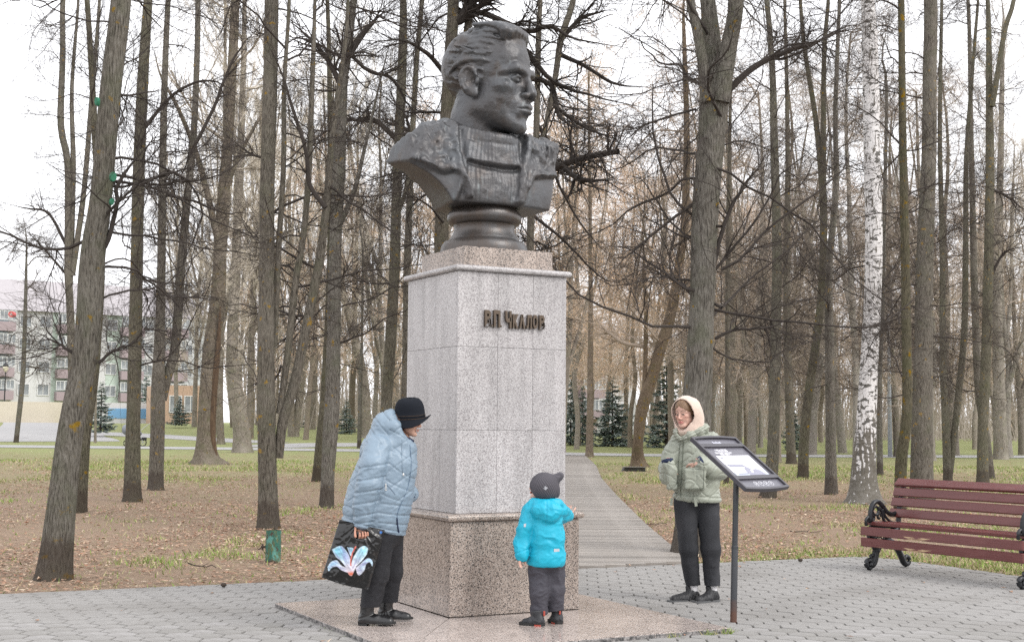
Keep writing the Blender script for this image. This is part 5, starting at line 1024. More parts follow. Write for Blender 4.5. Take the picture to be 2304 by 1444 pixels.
def join(parts):
    n = 0; VV = []; QQ = []; CC = []
    for V, Q, C in parts: VV.append(V); QQ.append(Q + n); CC.append(np.broadcast_to(C, (len(V), 3))); n += len(V)
    return np.concatenate(VV), np.concatenate(QQ), np.concatenate(CC)
def face_dir(az, pitch=0.0, roll=0.0):
    """az: heading of the face in degrees, 0 = to image right, 90 = away from the viewer"""
    return rotz(math.radians(az - 90)) @ rotx(math.radians(pitch)) @ roty(math.radians(roll))
class Who:
    def __init__(s, px, py, z, name_label):
        p = at_z(px, py, z); s.D = p[1]; s.o = np.array((p[0], p[1], z)); s.k = FPX / s.D
        s.root = empty('person', s.o, 0, name_label, 'person')
    def P(s, px, py, dy=0.0): return at_depth(px, py, s.D + dy) - s.o
def folds(V, N, amp, sc, seed, st=(1, 1, 1)):
    p = V * np.array(st) * sc; return amp * (1 - 2 * np.abs(vnoise(p + fbm(p * .7, 2, seed + 3)[:, None] * .8, seed))) 
def groove(d, w): return np.exp(-(d / w) ** 2)
def periodic(v, p): return (v / p - np.round(v / p)) * p
# ---------------------------------------------------------------- elderly woman
m_coat_blue = material('quilted_blue', (.20, .268, .335), .42, layers=[(7, 4, O1, (.178, .242, .31), .4, .7, .6)], spec=.5)
m_navy = material('navy_cloth', (.012, .022, .06), .8)
m_black_cloth = material('black_trousers', (.012, .012, .015), .85, bumps=[(40, 3, O1, .003), (500, 2, O1, .0005)], layers=[(30, 3, O1, (.022, .022, .026), .5, .7, .8)])
m_felt = material('black_felt', (.008, .010, .015), .85, bumps=[(240, 3, O1, .0006)], spec=.2)
m_leather = material('black_leather', (.010, .010, .011), .30, bumps=[(30, 3, O1, .002)], spec=.6)
m_sole = material('dark_sole', (.02, .02, .02), .8)
m_white_metal = material('pale_metal', (.75, .73, .70), .35, .4)
m_hair_b = material('auburn_hair', (.075, .03, .018), .5, bumps=[(60, 3, (1, 1, 6), .004)])
def boot(F, P, heel, toe, w, h, k=.02):
    """a shoe body between heel and toe points on the ground"""
    d = toe - heel; L = np.linalg.norm(d); d = d / L; up = np.array((0, 0, 1.0))
    F.cap(heel + d * w * .9 + up * w * .9, heel + d * L * .45 + up * w * .75, w, w * 1.0, k=k); F.cap(heel + d * L * .45 + up * w * .72, toe - d * w * 1.1 + up * w * .55, w * 1.05, w * .82, k=k)
    F.cap(heel + d * w * 1.15 + up * w, heel + d * w * 1.42 + up * h, w * 1.05, w * 1.12, k=k)
    F.plane((0, 0, .012), (0, 0, -1), .004)
    return d, L
def sole(name, heel, toe, w, root, mat, th=.016, heelblock=.0):
    d = toe - heel; L = np.linalg.norm(d); d = d / L; n = np.array((-d[1], d[0], 0))
    t = np.linspace(0, 1, 13); hw = w * np.interp(t, [0, .06, .2, .45, .7, .88, .97, 1], [.5, .85, .98, .94, 1.08, .95, .68, .42])
    Lp = [heel + d * L * a + n * b for a, b in zip(t, hw)] + [heel + d * L * a - n * b for a, b in zip(t[::-1], hw[::-1])]
    poly = np.array(Lp)[:, :2]
    m = MB()
    if heelblock:
        i = [k for k in range(13) if t[k] <= .30]; q = np.array([poly[k] for k in i] + [poly[25 - k] for k in i[::-1]]); m.prism(q[::-1], 0.0, heelblock); m.prism(poly[::-1], heelblock * .55, heelblock * .55 + th)
    else: m.prism(poly[::-1], 0.0, th)
    return m.build(name, mat, root, auto=40)
def granny():
    W = Who(850, 1401, SLAB_H, 'elderly person in a light blue quilted coat and black felt hat, stooping, bag in hand'); P, root = W.P, W.root
    k = 1 / W.k
    # coat
    h = .0072
    F = Field(P(752, 1225, -.42) , P(962, 905, .42), h)
    F.chain([P(876, 1005), P(870, 1050), P(858, 1102), P(847, 1150), P(839, 1215)], (.160, .192, .220, .222, .216), .05)
    F.ell(P(846, 1010, -.06), (.10, .14, .10), .06); F.ell(P(905, 1045, 0), (.09, .15, .12), .06)
    F.plane(P(768, 1168), (-.235, 0, -.972), .008)
    F.chain([P(850, 1008, -.14), P(838, 1050, -.225), P(829, 1090, -.255), P(818, 1135, -.25), P(815, 1172, -.245)], (.092, .092, .085, .076, .062), .014)
    F.plane(P(815, 1174, -.25), (0, 0, -1), .004) if False else None
    F.chain([P(862, 1008, .14), P(880, 1060, .225), P(893, 1102, .22), P(922, 1110, .14)], (.095, .09, .08, .062), .03)
    # raised collar and the hood lying on the back
    F.chain([P(880, 988, .0), P(898, 994, -.07), P(915, 1008, -.04), P(919, 1011, 0), P(915, 1008, .04), P(898, 994, .07), P(880, 988, 0)], .052, .03)
    F.chain([P(868, 975, -.02), P(886, 962, -.085), P(899, 985, -.095)], (.06, .05, .03), .03); F.chain([P(868, 975, .02), P(886, 962, .085), P(899, 985, .095)], (.06, .05, .03), .03)
    F.ell(P(862, 958, 0), (.075, .135, .095), .05); F.ell(P(880, 944, 0), (.055, .115, .075), .04); F.ell(P(848, 974, 0), (.04, .12, .05), .03)
    F.cap(P(906, 980, 0), P(922, 945, 0), .072, .092, .02, 's')
    arm = [P(850, 1008, -.14), P(838, 1050, -.225), P(829, 1090, -.255), P(818, 1135, -.25), P(815, 1172, -.245)]
    hemn = np.array((-.235, 0, -.972)); hem0 = P(768, 1168)
    def disp(V, N):
        x, y, z = V[:, 0], V[:, 1], V[:, 2]; da = np.min([np.linalg.norm(V - a, axis=1) for a in catmull(arm, 24)], 0)
        zs = P(0, 1010)[2]
        sl = sstep(.115, .10, da) * (y < -.05)
        ax = z - .16 * x
        d = -.008 * sl * sum(groove(ax - P(0, q)[2] , .0065) for q in (1037, 1064, 1090, 1115, 1141, 1158))
        hood = (x < P(896, 0)[0]) & (z > P(0, 990)[2])
        bod = (1 - sl) * (~hood)
        u = z * 1.0 + .55 * x; v = z * 1.0 - .75 * x
        d = d - bod * (.0052 * groove(periodic(u + .02 * np.sin(v * 9), .105), .005) + .0052 * groove(periodic(v, .125), .005)) * sstep(P(0, 1122)[2], P(0, 1112)[2], z) 
        d = d - (1 - sl) * .007 * groove(periodic(z + .3 * x * .5 - hem0[2], .066), .006) * sstep(P(0, 1112)[2], P(0, 1122)[2], z)
        d = d - hood * .007 * (groove(periodic(z * .8 + x * .9, .085), .006))
        fx = P(925, 1004)[0] - .42 * (P(925, 1004)[2] - z) * .30                                   # front closing
        hd = (V - hem0) @ hemn; d = d - .007 * groove(hd + .028, .005) + .006 * groove(hd + .012, .012)
        d = d + folds(V, N, .0055, 12, 2, (1, 1, 1.7)) * (.5 + .5 * sl) + folds(V, N, .0018, 30, 6, (1, 1, 1.5))
        return d
    garment('coat', F, m_coat_blue, root, disp)
    # zip edge down the front, drawstrings, pulls
    mb = MB()
    def onf(px, py, out=.0):                      # a point on the near front of the coat
        return P(px, py, -.0)
    det = MB()
    for a, b in (((903, 990), (905, 1068)),):
        L = [P(a[0] + (b[0] - a[0]) * t, a[1] + (b[1] - a[1]) * t, -.19 + .0 * t) for t in np.linspace(0, 1, 6)]
    # trousers
    F = Field(P(790, 1375, -.32), P(930, 1180, .34), .0085)
    F.ell(P(858, 1195), (.155, .19, .13)); F.chain([P(850, 1215, -.085), P(846, 1290, -.10), P(832, 1368, -.10)], (.118, .083, .066), .03); F.chain([P(872, 1215, .09), P(880, 1285, .12), P(872, 1362, .14)], (.112, .078, .064), .03)
    F.plane((0, 0, P(0, 1363)[2]), (.05, 0, -1), .003)
    def dt(V, N):
        return folds(V, N, .0035, 9, 3, (1, 1, .9)) + .004 * groove(periodic(V[:, 1] + .1, .4), .01)
    garment('trousers', F, m_black_cloth, root, dt)
    # boots
    for nm, hx, tx, yb, dy, in (('near', 807, 890, 1405, -.09), ('far', 851, 929, 1391, .14)):
        he, to = P(hx, yb, dy), P(tx, yb - 1, dy - .03); he[2] = 0; to[2] = 0
        F = Field(np.minimum(he, to) - .09, np.maximum(he, to) + np.array((.09, .09, .19)), .005); boot(F, P, he, to, .043, .155)
        F.plane((0, 0, .165), (0, 0, 1), .01)
        garment('boot', F, m_leather, root, lambda V, N: folds(V, N, .0018, 18, 8) * sstep(.02, .06, V[:, 2]) - .004 * groove(V[:, 2] - .075 - .3 * (V[:, 0] - V[:, 0].mean()), .006))
        s_ = sole('boot_sole', he, to, .046, root, m_sole, .012, .026)
    # body: head, neck, trunk, arms and hands
    cf = skin_cols((.50, .30, .225), lips=(.42, .20, .165), browk=.4, blush=.2)
    H = .222; R = face_dir(-4, -8, 0); parts = [head_piece(H, .0034, P(911, 979, 0), R, cf, neck=.19, mouth=.004, fine=True, nosek=1.05)]
    base = np.array((.50, .30, .225))
    F = Field(P(770, 1230, -.4), P(940, 960, .4), .01); F.chain([P(906, 985), P(885, 1010), P(862, 1090), P(852, 1180)], (.05, .08, .13, .12), .04)
    F.chain([P(852, 1012, -.12), P(830, 1090, -.25), P(815, 1165, -.245)], (.05, .045, .03), .03); F.chain([P(862, 1012, .12), P(893, 1102, .21), P(922, 1110, .14)], (.05, .045, .03), .03)
    V, Q = F.mesh(); parts.append((V, Q, base))
    F = Field(P(795, 1212, -.33), P(835, 1160, -.15), .0026)
    do_hand(F, P(813, 1172, -.245), (.08, 0, -1), (.35, -1, 0.0), s=1.02, curl=(.95, 1.25, .9), thumb=1)
    V, Q = F.mesh(); V = relax(V, Q, 1, .3); parts.append((V, Q, base * np.array((1.0, .86, .82))))
    V, Q, C = join(parts); obj('body', mesh_from('body', V, Q, m_skin, True, C), root)
    global BAG_GRIP; BAG_GRIP = W.o + P(814, 1183, -.245)
    F = Field(P(915, 1120, .02), P(938, 1098, .22), .004); do_hand(F, P(921, 1110, .14), (.9, -.25, .05), (0, .2, -1), s=.95, curl=(.7, .8, .6), thumb=-1); garment('glove', F, m_navy, root)
    # hair at the nape and temple under the hat, navy scarf edge
    F = Field(P(880, 975, -.14), P(940, 915, .14), .004); c = P(909, 944, 0); F.ell(c, (.098, .083, .085)); F.plane(P(913, 944), (1, 0, .2), .004)
    garment('hair', F, m_hair_b, root, lambda V, N: fbm(V * np.array((30, 60, 15)), 2, 3) * .004)
    F = Field(P(880, 1010, -.14), P(935, 930, .14), .004); F.chain([P(884, 944, 0), P(893, 962, -.068), P(910, 985, -.075), P(926, 994, -.03), P(928, 995, .02), P(915, 985, .07), P(893, 962, .068), P(884, 944, 0)], .018, .01)
    garment('scarf', F, m_navy, root)
    # hat
    hc = P(922, 936, 0); hr = MB()
    Rt = rotx(math.radians(7)) @ roty(math.radians(-3)); n = 56; a = np.arange(n) * 2 * math.pi / n
    prof = [(.0, .130), (.04, .128), (.072, .118), (.092, .098), (.102, .07), (.107, .04), (.1085, .012), (.110, .010), (.1115, -.002), (.1095, -.004), (.111, -.012), (.1175, -.022), (.135, -.028), (.137, -.032), (.134, -.036), (.112, -.030), (.10, -.02), (.095, .0)]
    V = []
    for r, z in prof:
        fx, fy = np.cos(a), np.sin(a)
        fl = 1.0 + (.10 * np.maximum(fx, 0) - .10 * np.maximum(-fx, 0)) * (r > .115) * (r - .11) / .027
        dz = np.where(r > .113, -(r - .112) * 1.5 * (np.abs(fy) ** 2) + (r - .112) * 1.5 * np.maximum(fx, 0) ** 2 - (r - .112) * .5 * np.maximum(-fx, 0), 0) + (-.006 * (fx < 0)) * 0
        bump = .004 * np.sin(a * 2 + 1) * (z > .1) + .05 * 0
        V.append(np.stack([fx * r * 1.0 * fl, fy * r * .93, z + dz + bump - .020 * fx * 0], 1))
    V = np.concatenate(V) @ Rt.T; K = len(prof); i, j = np.meshgrid(np.arange(K - 1), np.arange(n), indexing='ij'); jn = (j + 1) % n
    Q = np.stack([i * n + j, (i + 1) * n + j, (i + 1) * n + jn, i * n + jn], -1).reshape(-1, 4)
    hat = obj('hat', mesh_from('hat', V, Q, m_felt, True), root, hc)
    m_stitch = material('hat_piping', (.07, .04, .02), .6)
    for r, z in ((.1105, .011), (.1125, -.011)):
        L = np.stack([np.cos(a) * r * 1.0, np.sin(a) * r * .935, np.full(n, z)], 1) @ Rt.T
        MB().tube(np.vstack([L, L[:1]]), .0014, 5, caps=False).build('hat_piping', m_stitch, hat, True)
    return W
G = granny()
# things sewn on the coat: found by casting onto the finished mesh
def cast(root_name, px, py, off=.003):
    dg = bpy.context.evaluated_depsgraph_get(); r = ray(px, py); r = r / np.linalg.norm(r)
    ob = root_name; M = ob.matrix_world.inverted(); o = M @ Vector((0, 0, CAM_H)); d = (M.to_3x3() @ Vector(r)).normalized(); ok, loc, nor, idx = ob.ray_cast(o, d)
    return (np.array(loc) + np.array(nor) * off, np.array(nor)) if ok else (None, None)
def strip_on(ob, pts, rad, name, mat, n=14, sides=5, off=.0015, flat=False):
    pts = catmull(np.array([(a, b, 0) for a, b in pts], float), n); L = []
    for p in pts:
        q, nn = cast(ob, p[0], p[1], off)
        if q is not None: L.append(q)
    if len(L) > 2: return MB().tube(np.array(L), rad, sides).build(name, mat, ob, True)
bpy.context.view_layer.update()
gcoat = [c for c in G.root.children if c.name.startswith('coat')][0]
m_blue_dark = material('coat_zip', (.10, .15, .22), .6)
strip_on(gcoat, [(905, 988), (904, 1020), (906, 1066)], .0024, 'drawstring', m_coat_blue)
strip_on(gcoat, [(922, 1000), (925, 1040), (921, 1080), (912, 1110), (896, 1148), (893, 1165)], .0028, 'zip', m_blue_dark)
strip_on(gcoat, [(893, 1165), (894, 1180), (897, 1198)], .006, 'zip_opening', m_navy)
strip_on(gcoat, [(868, 1088), (862, 1095), (848, 1105)], .0016, 'pocket_seam', m_blue_dark)
strip_on(gcoat, [(870, 1090), (880, 1100), (889, 1112)], .0016, 'pocket_seam', m_blue_dark)
strip_on(gcoat, [(907, 1064), (907, 1070)], .007, 'cord_end', m_white_metal, 3)
for L in ([(868, 1086), (866, 1103)], [(868, 1086), (870, 1103)], [(866, 1102), (870, 1102)]): strip_on(gcoat, L, .0018, 'zip_pull', m_white_metal, 4)
# ---------------------------------------------------------------- the carrier bag, held in her hand
def bag():
    g = BAG_GRIP; D = g[1] - .012
    q = lambda px, py: at_depth(px, py, D)
    TL, TR, BR, BL = (764, 1169), (866, 1193), (829, 1326), (724, 1298)
    nu, nv = 110, 120; u, v = np.meshgrid(np.linspace(0, 1, nu), np.linspace(0, 1, nv), indexing='ij')
    px = (TL[0] * (1 - u) + TR[0] * u) * (1 - v) + (BL[0] * (1 - u) + BR[0] * u) * v; py = (TL[1] * (1 - u) + TR[1] * u) * (1 - v) + (BL[1] * (1 - u) + BR[1] * u) * v
    py = py + 5 * np.sin(u * math.pi) * (v > .5) * (v - .5) * 1.2 - 3 * (u - .5) ** 2 * (1 - v)
    o = np.array((g[0], g[1], g[2] - .2)); A = np.stack([(px - 1152) / FPX * D, np.zeros_like(px), np.zeros_like(px)], -1)
    X = np.array([[q(px[i, j], py[i, j]) for j in range(nv)] for i in range(nu)]) - o
    puff = .036 * (np.clip(np.sin(u * math.pi), 0, 1) ** .6) * (np.clip(np.sin(np.clip(v * .8 + .12, 0, 1) * math.pi), 0, 1) ** .8)
    pn = np.stack([u * 3, v * 4, u * 0 + 3], -1); ray_ = np.arctan2(u - .42, v + .03)
    wr = .006 * (1 - 2 * np.abs(vnoise(np.stack([ray_ * 6, v * 1.5, v * 0], -1), 3))) * (1 - v) + .005 * (1 - 2 * np.abs(vnoise(pn * 1.6, 5))) + .002 * vnoise(pn * 6, 8)
    front = X.copy(); front[..., 1] -= puff + wr; back = X.copy(); back[..., 1] += puff * .8 + .004 - wr
    # printed lily
    bx, by = (px - 560) * 4.267, (py - 1120) * 4.267
    pet = [([(800, 490), (870, 455), (912, 465), (960, 530), (988, 610), (985, 680), (960, 690), (900, 610), (840, 560)], (.16, .52, .72), (.30, .72, .86)),
           ([(1005, 570), (1060, 480), (1110, 453), (1146, 475), (1140, 525), (1095, 590), (1045, 640), (1000, 672), (985, 640)], (.15, .55, .70), (.45, .78, .85)),
           ([(948, 465), (1012, 475), (1002, 530), (978, 545)], (.10, .42, .66), (.25, .65, .8)),
           ([(755, 660), (790, 610), (850, 592), (892, 640), (960, 668), (985, 715), (900, 692), (850, 655), (800, 665), (770, 698)], (.12, .42, .70), (.35, .68, .86)),
           ([(1028, 665), (1080, 620), (1130, 578), (1170, 578), (1192, 610), (1186, 652), (1165, 612), (1132, 628), (1112, 690), (1068, 735), (1045, 725)], (.08, .42, .72), (.35, .72, .88)),
           ([(942, 625), (1032, 637), (1018, 690), (990, 742), (955, 712)], (.25, .62, .74), (.5, .8, .85))]
    col = np.tile(np.array((.0075, .0075, .008)), (nu, nv, 1))
    def pdist(x, y, poly):
        poly = np.array(poly, float); d = np.full(x.shape, 1e9); ins = np.zeros(x.shape, bool)
        for i in range(len(poly)):
            a, b = poly[i], poly[(i + 1) % len(poly)]; e = b - a; t = np.clip(((x - a[0]) * e[0] + (y - a[1]) * e[1]) / (e @ e), 0, 1); d = np.minimum(d, np.hypot(x - a[0] - t * e[0], y - a[1] - t * e[1]))
            c = ((a[1] <= y) != (b[1] <= y)); ins ^= c & (x < a[0] + (y - a[1]) / (e[1] if abs(e[1]) > 1e-9 else 1e-9) * e[0])
        return np.where(ins, d, -d)
    for i in (2, 3, 4, 0, 1, 5):
        poly, c0, c1 = pet[i]; poly = catmull(np.vstack([poly, poly[:1]]), 40)[:-1]; d = pdist(bx, by, poly); m = sstep(-2, 4, d)[..., None]
        r_ = np.hypot(bx - 985, by - 700); t = np.clip(1 - r_ / 260, 0, 1)[..., None]; c = np.array(c0) * .5 + np.array(c1) * .5; ed = sstep(26, 4, d)[..., None]
        vein = (np.abs(vnoise(np.stack([np.arctan2(bx - 985, 705 - by) * 14, r_ * .004, r_ * 0], -1), 4)))[..., None]
        cc = c * (1 - ed * .55) + np.array((.72, .84, .90)) * ed * .55; cc = cc * (1 - t ** 1.2) + np.array((.84, .74, .82)) * t ** 1.2; cc = cc * (.72 + .4 * vein); cc = cc * (1 - .35 * (vein < .15)) + np.array((.25, .16, .5)) * .35 * (vein < .15)
        red = np.clip(1.15 - np.hypot((bx - 988) / 55, (by - 722) / 30), 0, 1)[..., None]; cc = cc * (1 - red) + np.array((.72, .17, .08)) * red
        col = col * (1 - m) + cc * m
    for a, b in (((1032, 462), (1000, 520)), ((1000, 520), (985, 585)), ((985, 585), (985, 640))):
        a, b = np.array(a, float), np.array(b, float); e = b - a; t = np.clip(((bx - a[0]) * e[0] + (by - a[1]) * e[1]) / (e @ e), 0, 1); d = np.hypot(bx - a[0] - t * e[0], by - a[1] - t * e[1]); m = sstep(9, 4, d)[..., None]; col = col * (1 - m) + np.array((.55, .12, .09)) * m
    st = np.hypot(bx - 1268, by - 328) * (1 + .3 * np.sin(5 * np.arctan2(by - 328, bx - 1268))); m = sstep(13, 8, st)[..., None]; col = col * (1 - m) + np.array((.03, .16, .5)) * m
    hole = ((bx - 1075) / 52) ** 2 + ((by - 300) / 21) ** 2 < 1
    V = np.concatenate([front.reshape(-1, 3), back.reshape(-1, 3)]); C = np.concatenate([col.reshape(-1, 3), np.tile((.0075, .0075, .008), (nu * nv, 1))])
    i, j = np.meshgrid(np.arange(nu - 1), np.arange(nv - 1), indexing='ij'); keep = ~(hole[:-1, :-1])[i, j]; i, j = i[keep], j[keep]
    q1 = np.stack([i * nv + j, i * nv + j + 1, (i + 1) * nv + j + 1, (i + 1) * nv + j], -1); n0 = nu * nv; q2 = q1[:, ::-1] + n0
    e = []
    for a in range(nv - 1): e += [[a, n0 + a, n0 + a + 1, a + 1], [(nu - 1) * nv + a + 1, n0 + (nu - 1) * nv + a + 1, n0 + (nu - 1) * nv + a, (nu - 1) * nv + a]]
    for a in range(nu - 1): e += [[(a + 1) * nv + nv - 1, a * nv + nv - 1, n0 + a * nv + nv - 1, n0 + (a + 1) * nv + nv - 1]]
    m_bag = material('glossy_black_plastic', (1, 1, 1), .16, attr='Col', bumps=[(9, 5, (1, 1, .8), .012), (30, 3, O1, .003)], spec=.6)
    b = obj('carrier_bag', mesh_from('carrier_bag', V, [q1, q2, np.array(e)], m_bag, True, C), None, o); tag(b, 'glossy black plastic carrier bag printed with a blue lily, held beside the blue coat', 'bag')
bag()
# ---------------------------------------------------------------- young woman
m_sage = material('sage_quilt', (.31, .33, .275), .40, layers=[(8, 4, O1, (.275, .295, .24), .4, .7, .6)], spec=.45)
m_cream = material('cream_fleece', (.64, .50, .42), .9, layers=[(40, 4, O1, (.58, .44, .365), .45, .7, .5)], bumps=[(35, 4, O1, .004)], sheen=.3)
m_denim = material('dark_denim', (.020, .021, .025), .85, layers=[(5, 5, (1, 1, .6), (.046, .047, .054), .45, .72, .8), (300, 2, O1, (.035, .035, .04), .5, .7, .4)], bumps=[(500, 2, O1, .0005)])
m_hair_f = material('fair_hair', (.21, .125, .068), .42, layers=[(45, 3, (1, 1, 5), (.12, .065, .035), .45, .65, .8)], bumps=[(70, 3, (1, 1, 6), .003)])
m_snk = material('black_sneaker', (.014, .014, .016), .55, layers=[(18, 3, O1, (.03, .03, .033), .5, .6, .7)], bumps=[(60, 3, O1, .002)])
m_snk_sole = material('grey_rubber', (.10, .102, .105), .7)
m_sock = material('white_sock', (.62, .61, .62), .95, bumps=[(200, 2, O1, .001)])
m_stitch_g = material('sage_seam', (.13, .145, .115), .7)
def lass():
    W = Who(1566, 1357, 0, 'young person in a sage quilted jacket with a cream hood and hands in pockets'); P, root = W.P, W.root
    az = -112
    F = Field(P(1478, 1135, -.42), P(1640, 945, .32), .0066)
    F.ell(P(1562, 1042), (.168, .13, .25)); F.ell(P(1566, 1084), (.196, .155, .165), .06); F.ell(P(1562, 1000), (.155, .11, .09), .06)
    F.ell(P(1568, 1120), (.198, .155, .10), .05)
    F.plane(P(1517, 1122), (-.105, .05, -.99), .01)
    L = [P(1530, 992, 0), P(1512, 1022, .0), P(1502, 1055, -.02), P(1503, 1072, -.06), P(1505, 1047, -.115)]; F.chain(L, (.078, .078, .074, .068, .054), .014)
    R_ = [P(1600, 992, .02), P(1614, 1025, .03), P(1618, 1058, -.02), P(1600, 1058, -.13), P(1576, 1042, -.185)]; F.chain(R_, (.08, .08, .078, .07, .055), .014)
    F.chain([P(1530, 975, -.03), P(1538, 983, -.09), P(1552, 978, -.11), P(1572, 968, -.08), P(1585, 962, .0), P(1570, 958, .08), P(1545, 962, .07), P(1530, 975, -.03)], .036, .02); F.chain([P(1522, 970, -.06), P(1530, 984, -.09)], (.03, .03), .02)
    F.cap(P(1556, 968, 0), P(1552, 930, -.02), .062, .08, .012, 's'); F.ell(P(1534, 972, -.10), (.035, .06, .03), .01, None, 's')
    for cx, cy, rx, rz, dy in ((1562, 1077, .088, .088, -.175), (1512, 1076, .042, .092, -.12)): F.box(P(cx, cy, dy), (rx, .052, rz), .02, .015)
    F.cap(P(1570, 1047, -.215), P(1578, 1044, -.215), .035, .03, .01, 's') if False else None
    def disp(V, N):
        x, y, z = V[:, 0], V[:, 1], V[:, 2]; dl = np.min([np.linalg.norm(V - a, axis=1) for a in catmull(L, 20)], 0); dr = np.min([np.linalg.norm(V - a, axis=1) for a in catmull(R_, 20)], 0)
        sl = np.maximum(sstep(.105, .085, dl), sstep(.11, .09, dr))
        u = z + .035 * np.sin(x * 26); w = x + .03 * np.sin(z * 24)
        d = -(1 - sl) * .0075 * np.maximum(groove(periodic(u + .5 * x, .105), .0055), groove(periodic(w * .9 - z * .55, .12), .0055))
        d = d - sl * .006 * groove(periodic(u - .4 * x, .095), .006)
        hem = P(1517, 1119); hd = (V - hem) @ np.array((-.105, .05, -.99)); d = d - .009 * groove(hd + .045, .006) + .004 * groove(hd + .018, .018)
        coll = P(0, 985)[2]; d = d - .006 * groove(periodic(z - .45 * x, .028), .005) * sstep(coll - .02, coll + .01, z)
        cuffw = np.maximum(sstep(.10, .02, np.linalg.norm(V - L[-1], axis=1)), sstep(.14, .02, np.linalg.norm(V - R_[-1], axis=1)))
        return d + folds(V, N, .0035, 14, 12, (1, 1, 1.3)) + folds(V, N, .008, 22, 15, (1.6, 1.6, .8)) * cuffw
    j = garment('jacket', F, m_sage, root, disp)
    # trousers
    F = Field(P(1498, 1326, -.3), P(1640, 1095, .3), .0078)
    F.ell(P(1566, 1112), (.172, .135, .12)); F.chain([P(1542, 1130, -.01), P(1549, 1235, -.04), P(1559, 1318, 0)], (.095, .072, .056), .025); F.chain([P(1591, 1130, .01), P(1599, 1235, -.04), P(1603, 1318, -.02)], (.097, .074, .058), .025)
    F.plane((0, 0, P(0, 1313)[2]), (0, 0, -1), .003)
    zc = P(0, 1313)[2]
    garment('trousers', F, m_denim, root, lambda V, N: folds(V, N, .006, 8, 4, (1, 1, .8)) + folds(V, N, .002, 18, 9, (1, 1, 1.7)) * sstep(zc + .5, zc + .1, V[:, 2]) + .005 * (V[:, 2] < zc + .032) - .004 * groove(V[:, 2] - zc - .034, .004))
    # socks, shoes
    for hx, tx, yb, ax, ay, dy0, dy1 in ((1572, 1506, 1353, 1560, 1322, .03, -.09), (1614, 1564, 1361, 1603, 1323, .02, -.13)):
        he, to = P(hx, yb - 4, dy0), P(tx, yb, dy1); he[2] = to[2] = 0
        an = P(ax, ay, dy0 - .03)
        F = Field(an - .1, an + .1, .005); F.cap(an + np.array((0, 0, .03)), an - np.array((0, 0, .05)), .036, .038); garment('sock', F, m_sock, root, lambda V, N: fbm(V * np.array((60, 60, 20)), 2, 3) * .002)
        F = Field(np.minimum(he, to) - .09, np.maximum(he, to) + np.array((.09, .09, .18)), .0048); d, Ln = boot(F, P, he + np.array((0, 0, .016)), to + np.array((0, 0, .014)), .044, .066)
        F.cap(he + d * .085 + np.array((0, 0, .085)), he + d * .105 + np.array((0, 0, .135)), .030, .020, .015)
        F.cap(he + d * .055 + np.array((0, 0, .11)), he + d * .055 + np.array((0, 0, .2)), .036, .036, .005, 's')
        garment('shoe', F, m_snk, root, lambda V, N, d=d, he=he: -.0035 * groove(periodic((V - he) @ d + .4 * V[:, 2], .026), .004) * sstep(.03, .045, V[:, 2]) + folds(V, N, .002, 30, 3))
        so = sole('shoe_sole', he - d * .010, to + d * .012, .050, root, m_snk_sole, .036)
    # body
    cf = skin_cols((.60, .375, .30), lips=(.50, .17, .16), brow=(.09, .05, .03), blush=.22)
    H = .232; R = face_dir(-128, -8, 3); hp = P(1545, 960, -.045)
    parts = [head_piece(H, .0027, hp, R, cf, neck=.17, ears=False, jaw=.95, nosek=.84, brow=.6, sock=.415)]
    base = np.array((.60, .375, .30))
    F = Field(P(1490, 1130, -.35), P(1640, 955, .3), .01); F.chain([P(1555, 965), P(1562, 1000), P(1564, 1100)], (.05, .09, .11), .04); F.chain([P(1532, 995), P(1505, 1058, -.02), P(1510, 1048, -.12)], (.04, .035, .027), .03); F.chain([P(1598, 995), P(1616, 1058, -.02), P(1568, 1044, -.2)], (.04, .035, .027), .03)
    V, Q = F.mesh(); parts.append((V, Q, base))
    F = Field(P(1492, 1075, -.3), P(1585, 1030, -.05), .003)
    do_hand(F, P(1507, 1044, -.125), (.18, .25, -1), (1, .2, 0), s=.85, curl=(.15, .2, .2), thumb=1); do_hand(F, P(1566, 1042, -.185), (-.40, .40, -.95), (0, 1, .1), s=.85, curl=(.15, .2, .2), thumb=-1)
    V, Q = F.mesh(); V = relax(V, Q, 1, .3); parts.append((V, Q, base))
    V, Q, C = join(parts); obj('body', mesh_from('body', V, Q, m_skin, True, C), root)
    # hair: parted in the middle, drawn back under the hood
    F = Field(np.array((-.14, -.14, .08)), np.array((.14, .14, .27)), .0032)
    def fn(p):
        q = p / H; x, y, z = q[..., 0], q[..., 1], q[..., 2]; r = np.array((.325, .415, .372), F32); e = (q - np.array((0, -.025, .652), F32)) / r; a = np.linalg.norm(e, axis=-1); b = np.linalg.norm(e / r, axis=-1); d = a * (a - 1) / np.maximum(b, 1e-6)
        d = d + .022 * np.exp(-(x / .018) ** 2) * (y > 0) - .008 * np.sin(np.abs(x) * 130 + y * 20) * .5
        hl = .775 - .62 * np.abs(x) - .5 * np.maximum(np.abs(x) - .16, 0); hl = np.where(y < .05, -1, hl)
        return np.maximum(d, (hl - z) * .8) * H
    F.op(fn, (-.13, -.13, .05), (.13, .13, .26), 0); V, Q = F.mesh(); V = relax(V, Q, 1, .4); obj('hair', mesh_from('hair', V @ R.T + hp, Q, m_hair_f, True), root)
    # hood of the sweatshirt, a hollow shell around the head
    Rr = R
    F = Field(np.array((-.21, -.24, -.14)), np.array((.21, .21, .30)), .005)
    F.ell((0, -.030, .120), (.122, .135, .132)); F.ell((0, -.06, .03), (.115, .115, .11), .05); F.ell((0, -.02, -.02), (.10, .105, .08), .04)
    F.ell((0, .01, .112), (.105, .123, .122), .004, None, 's')
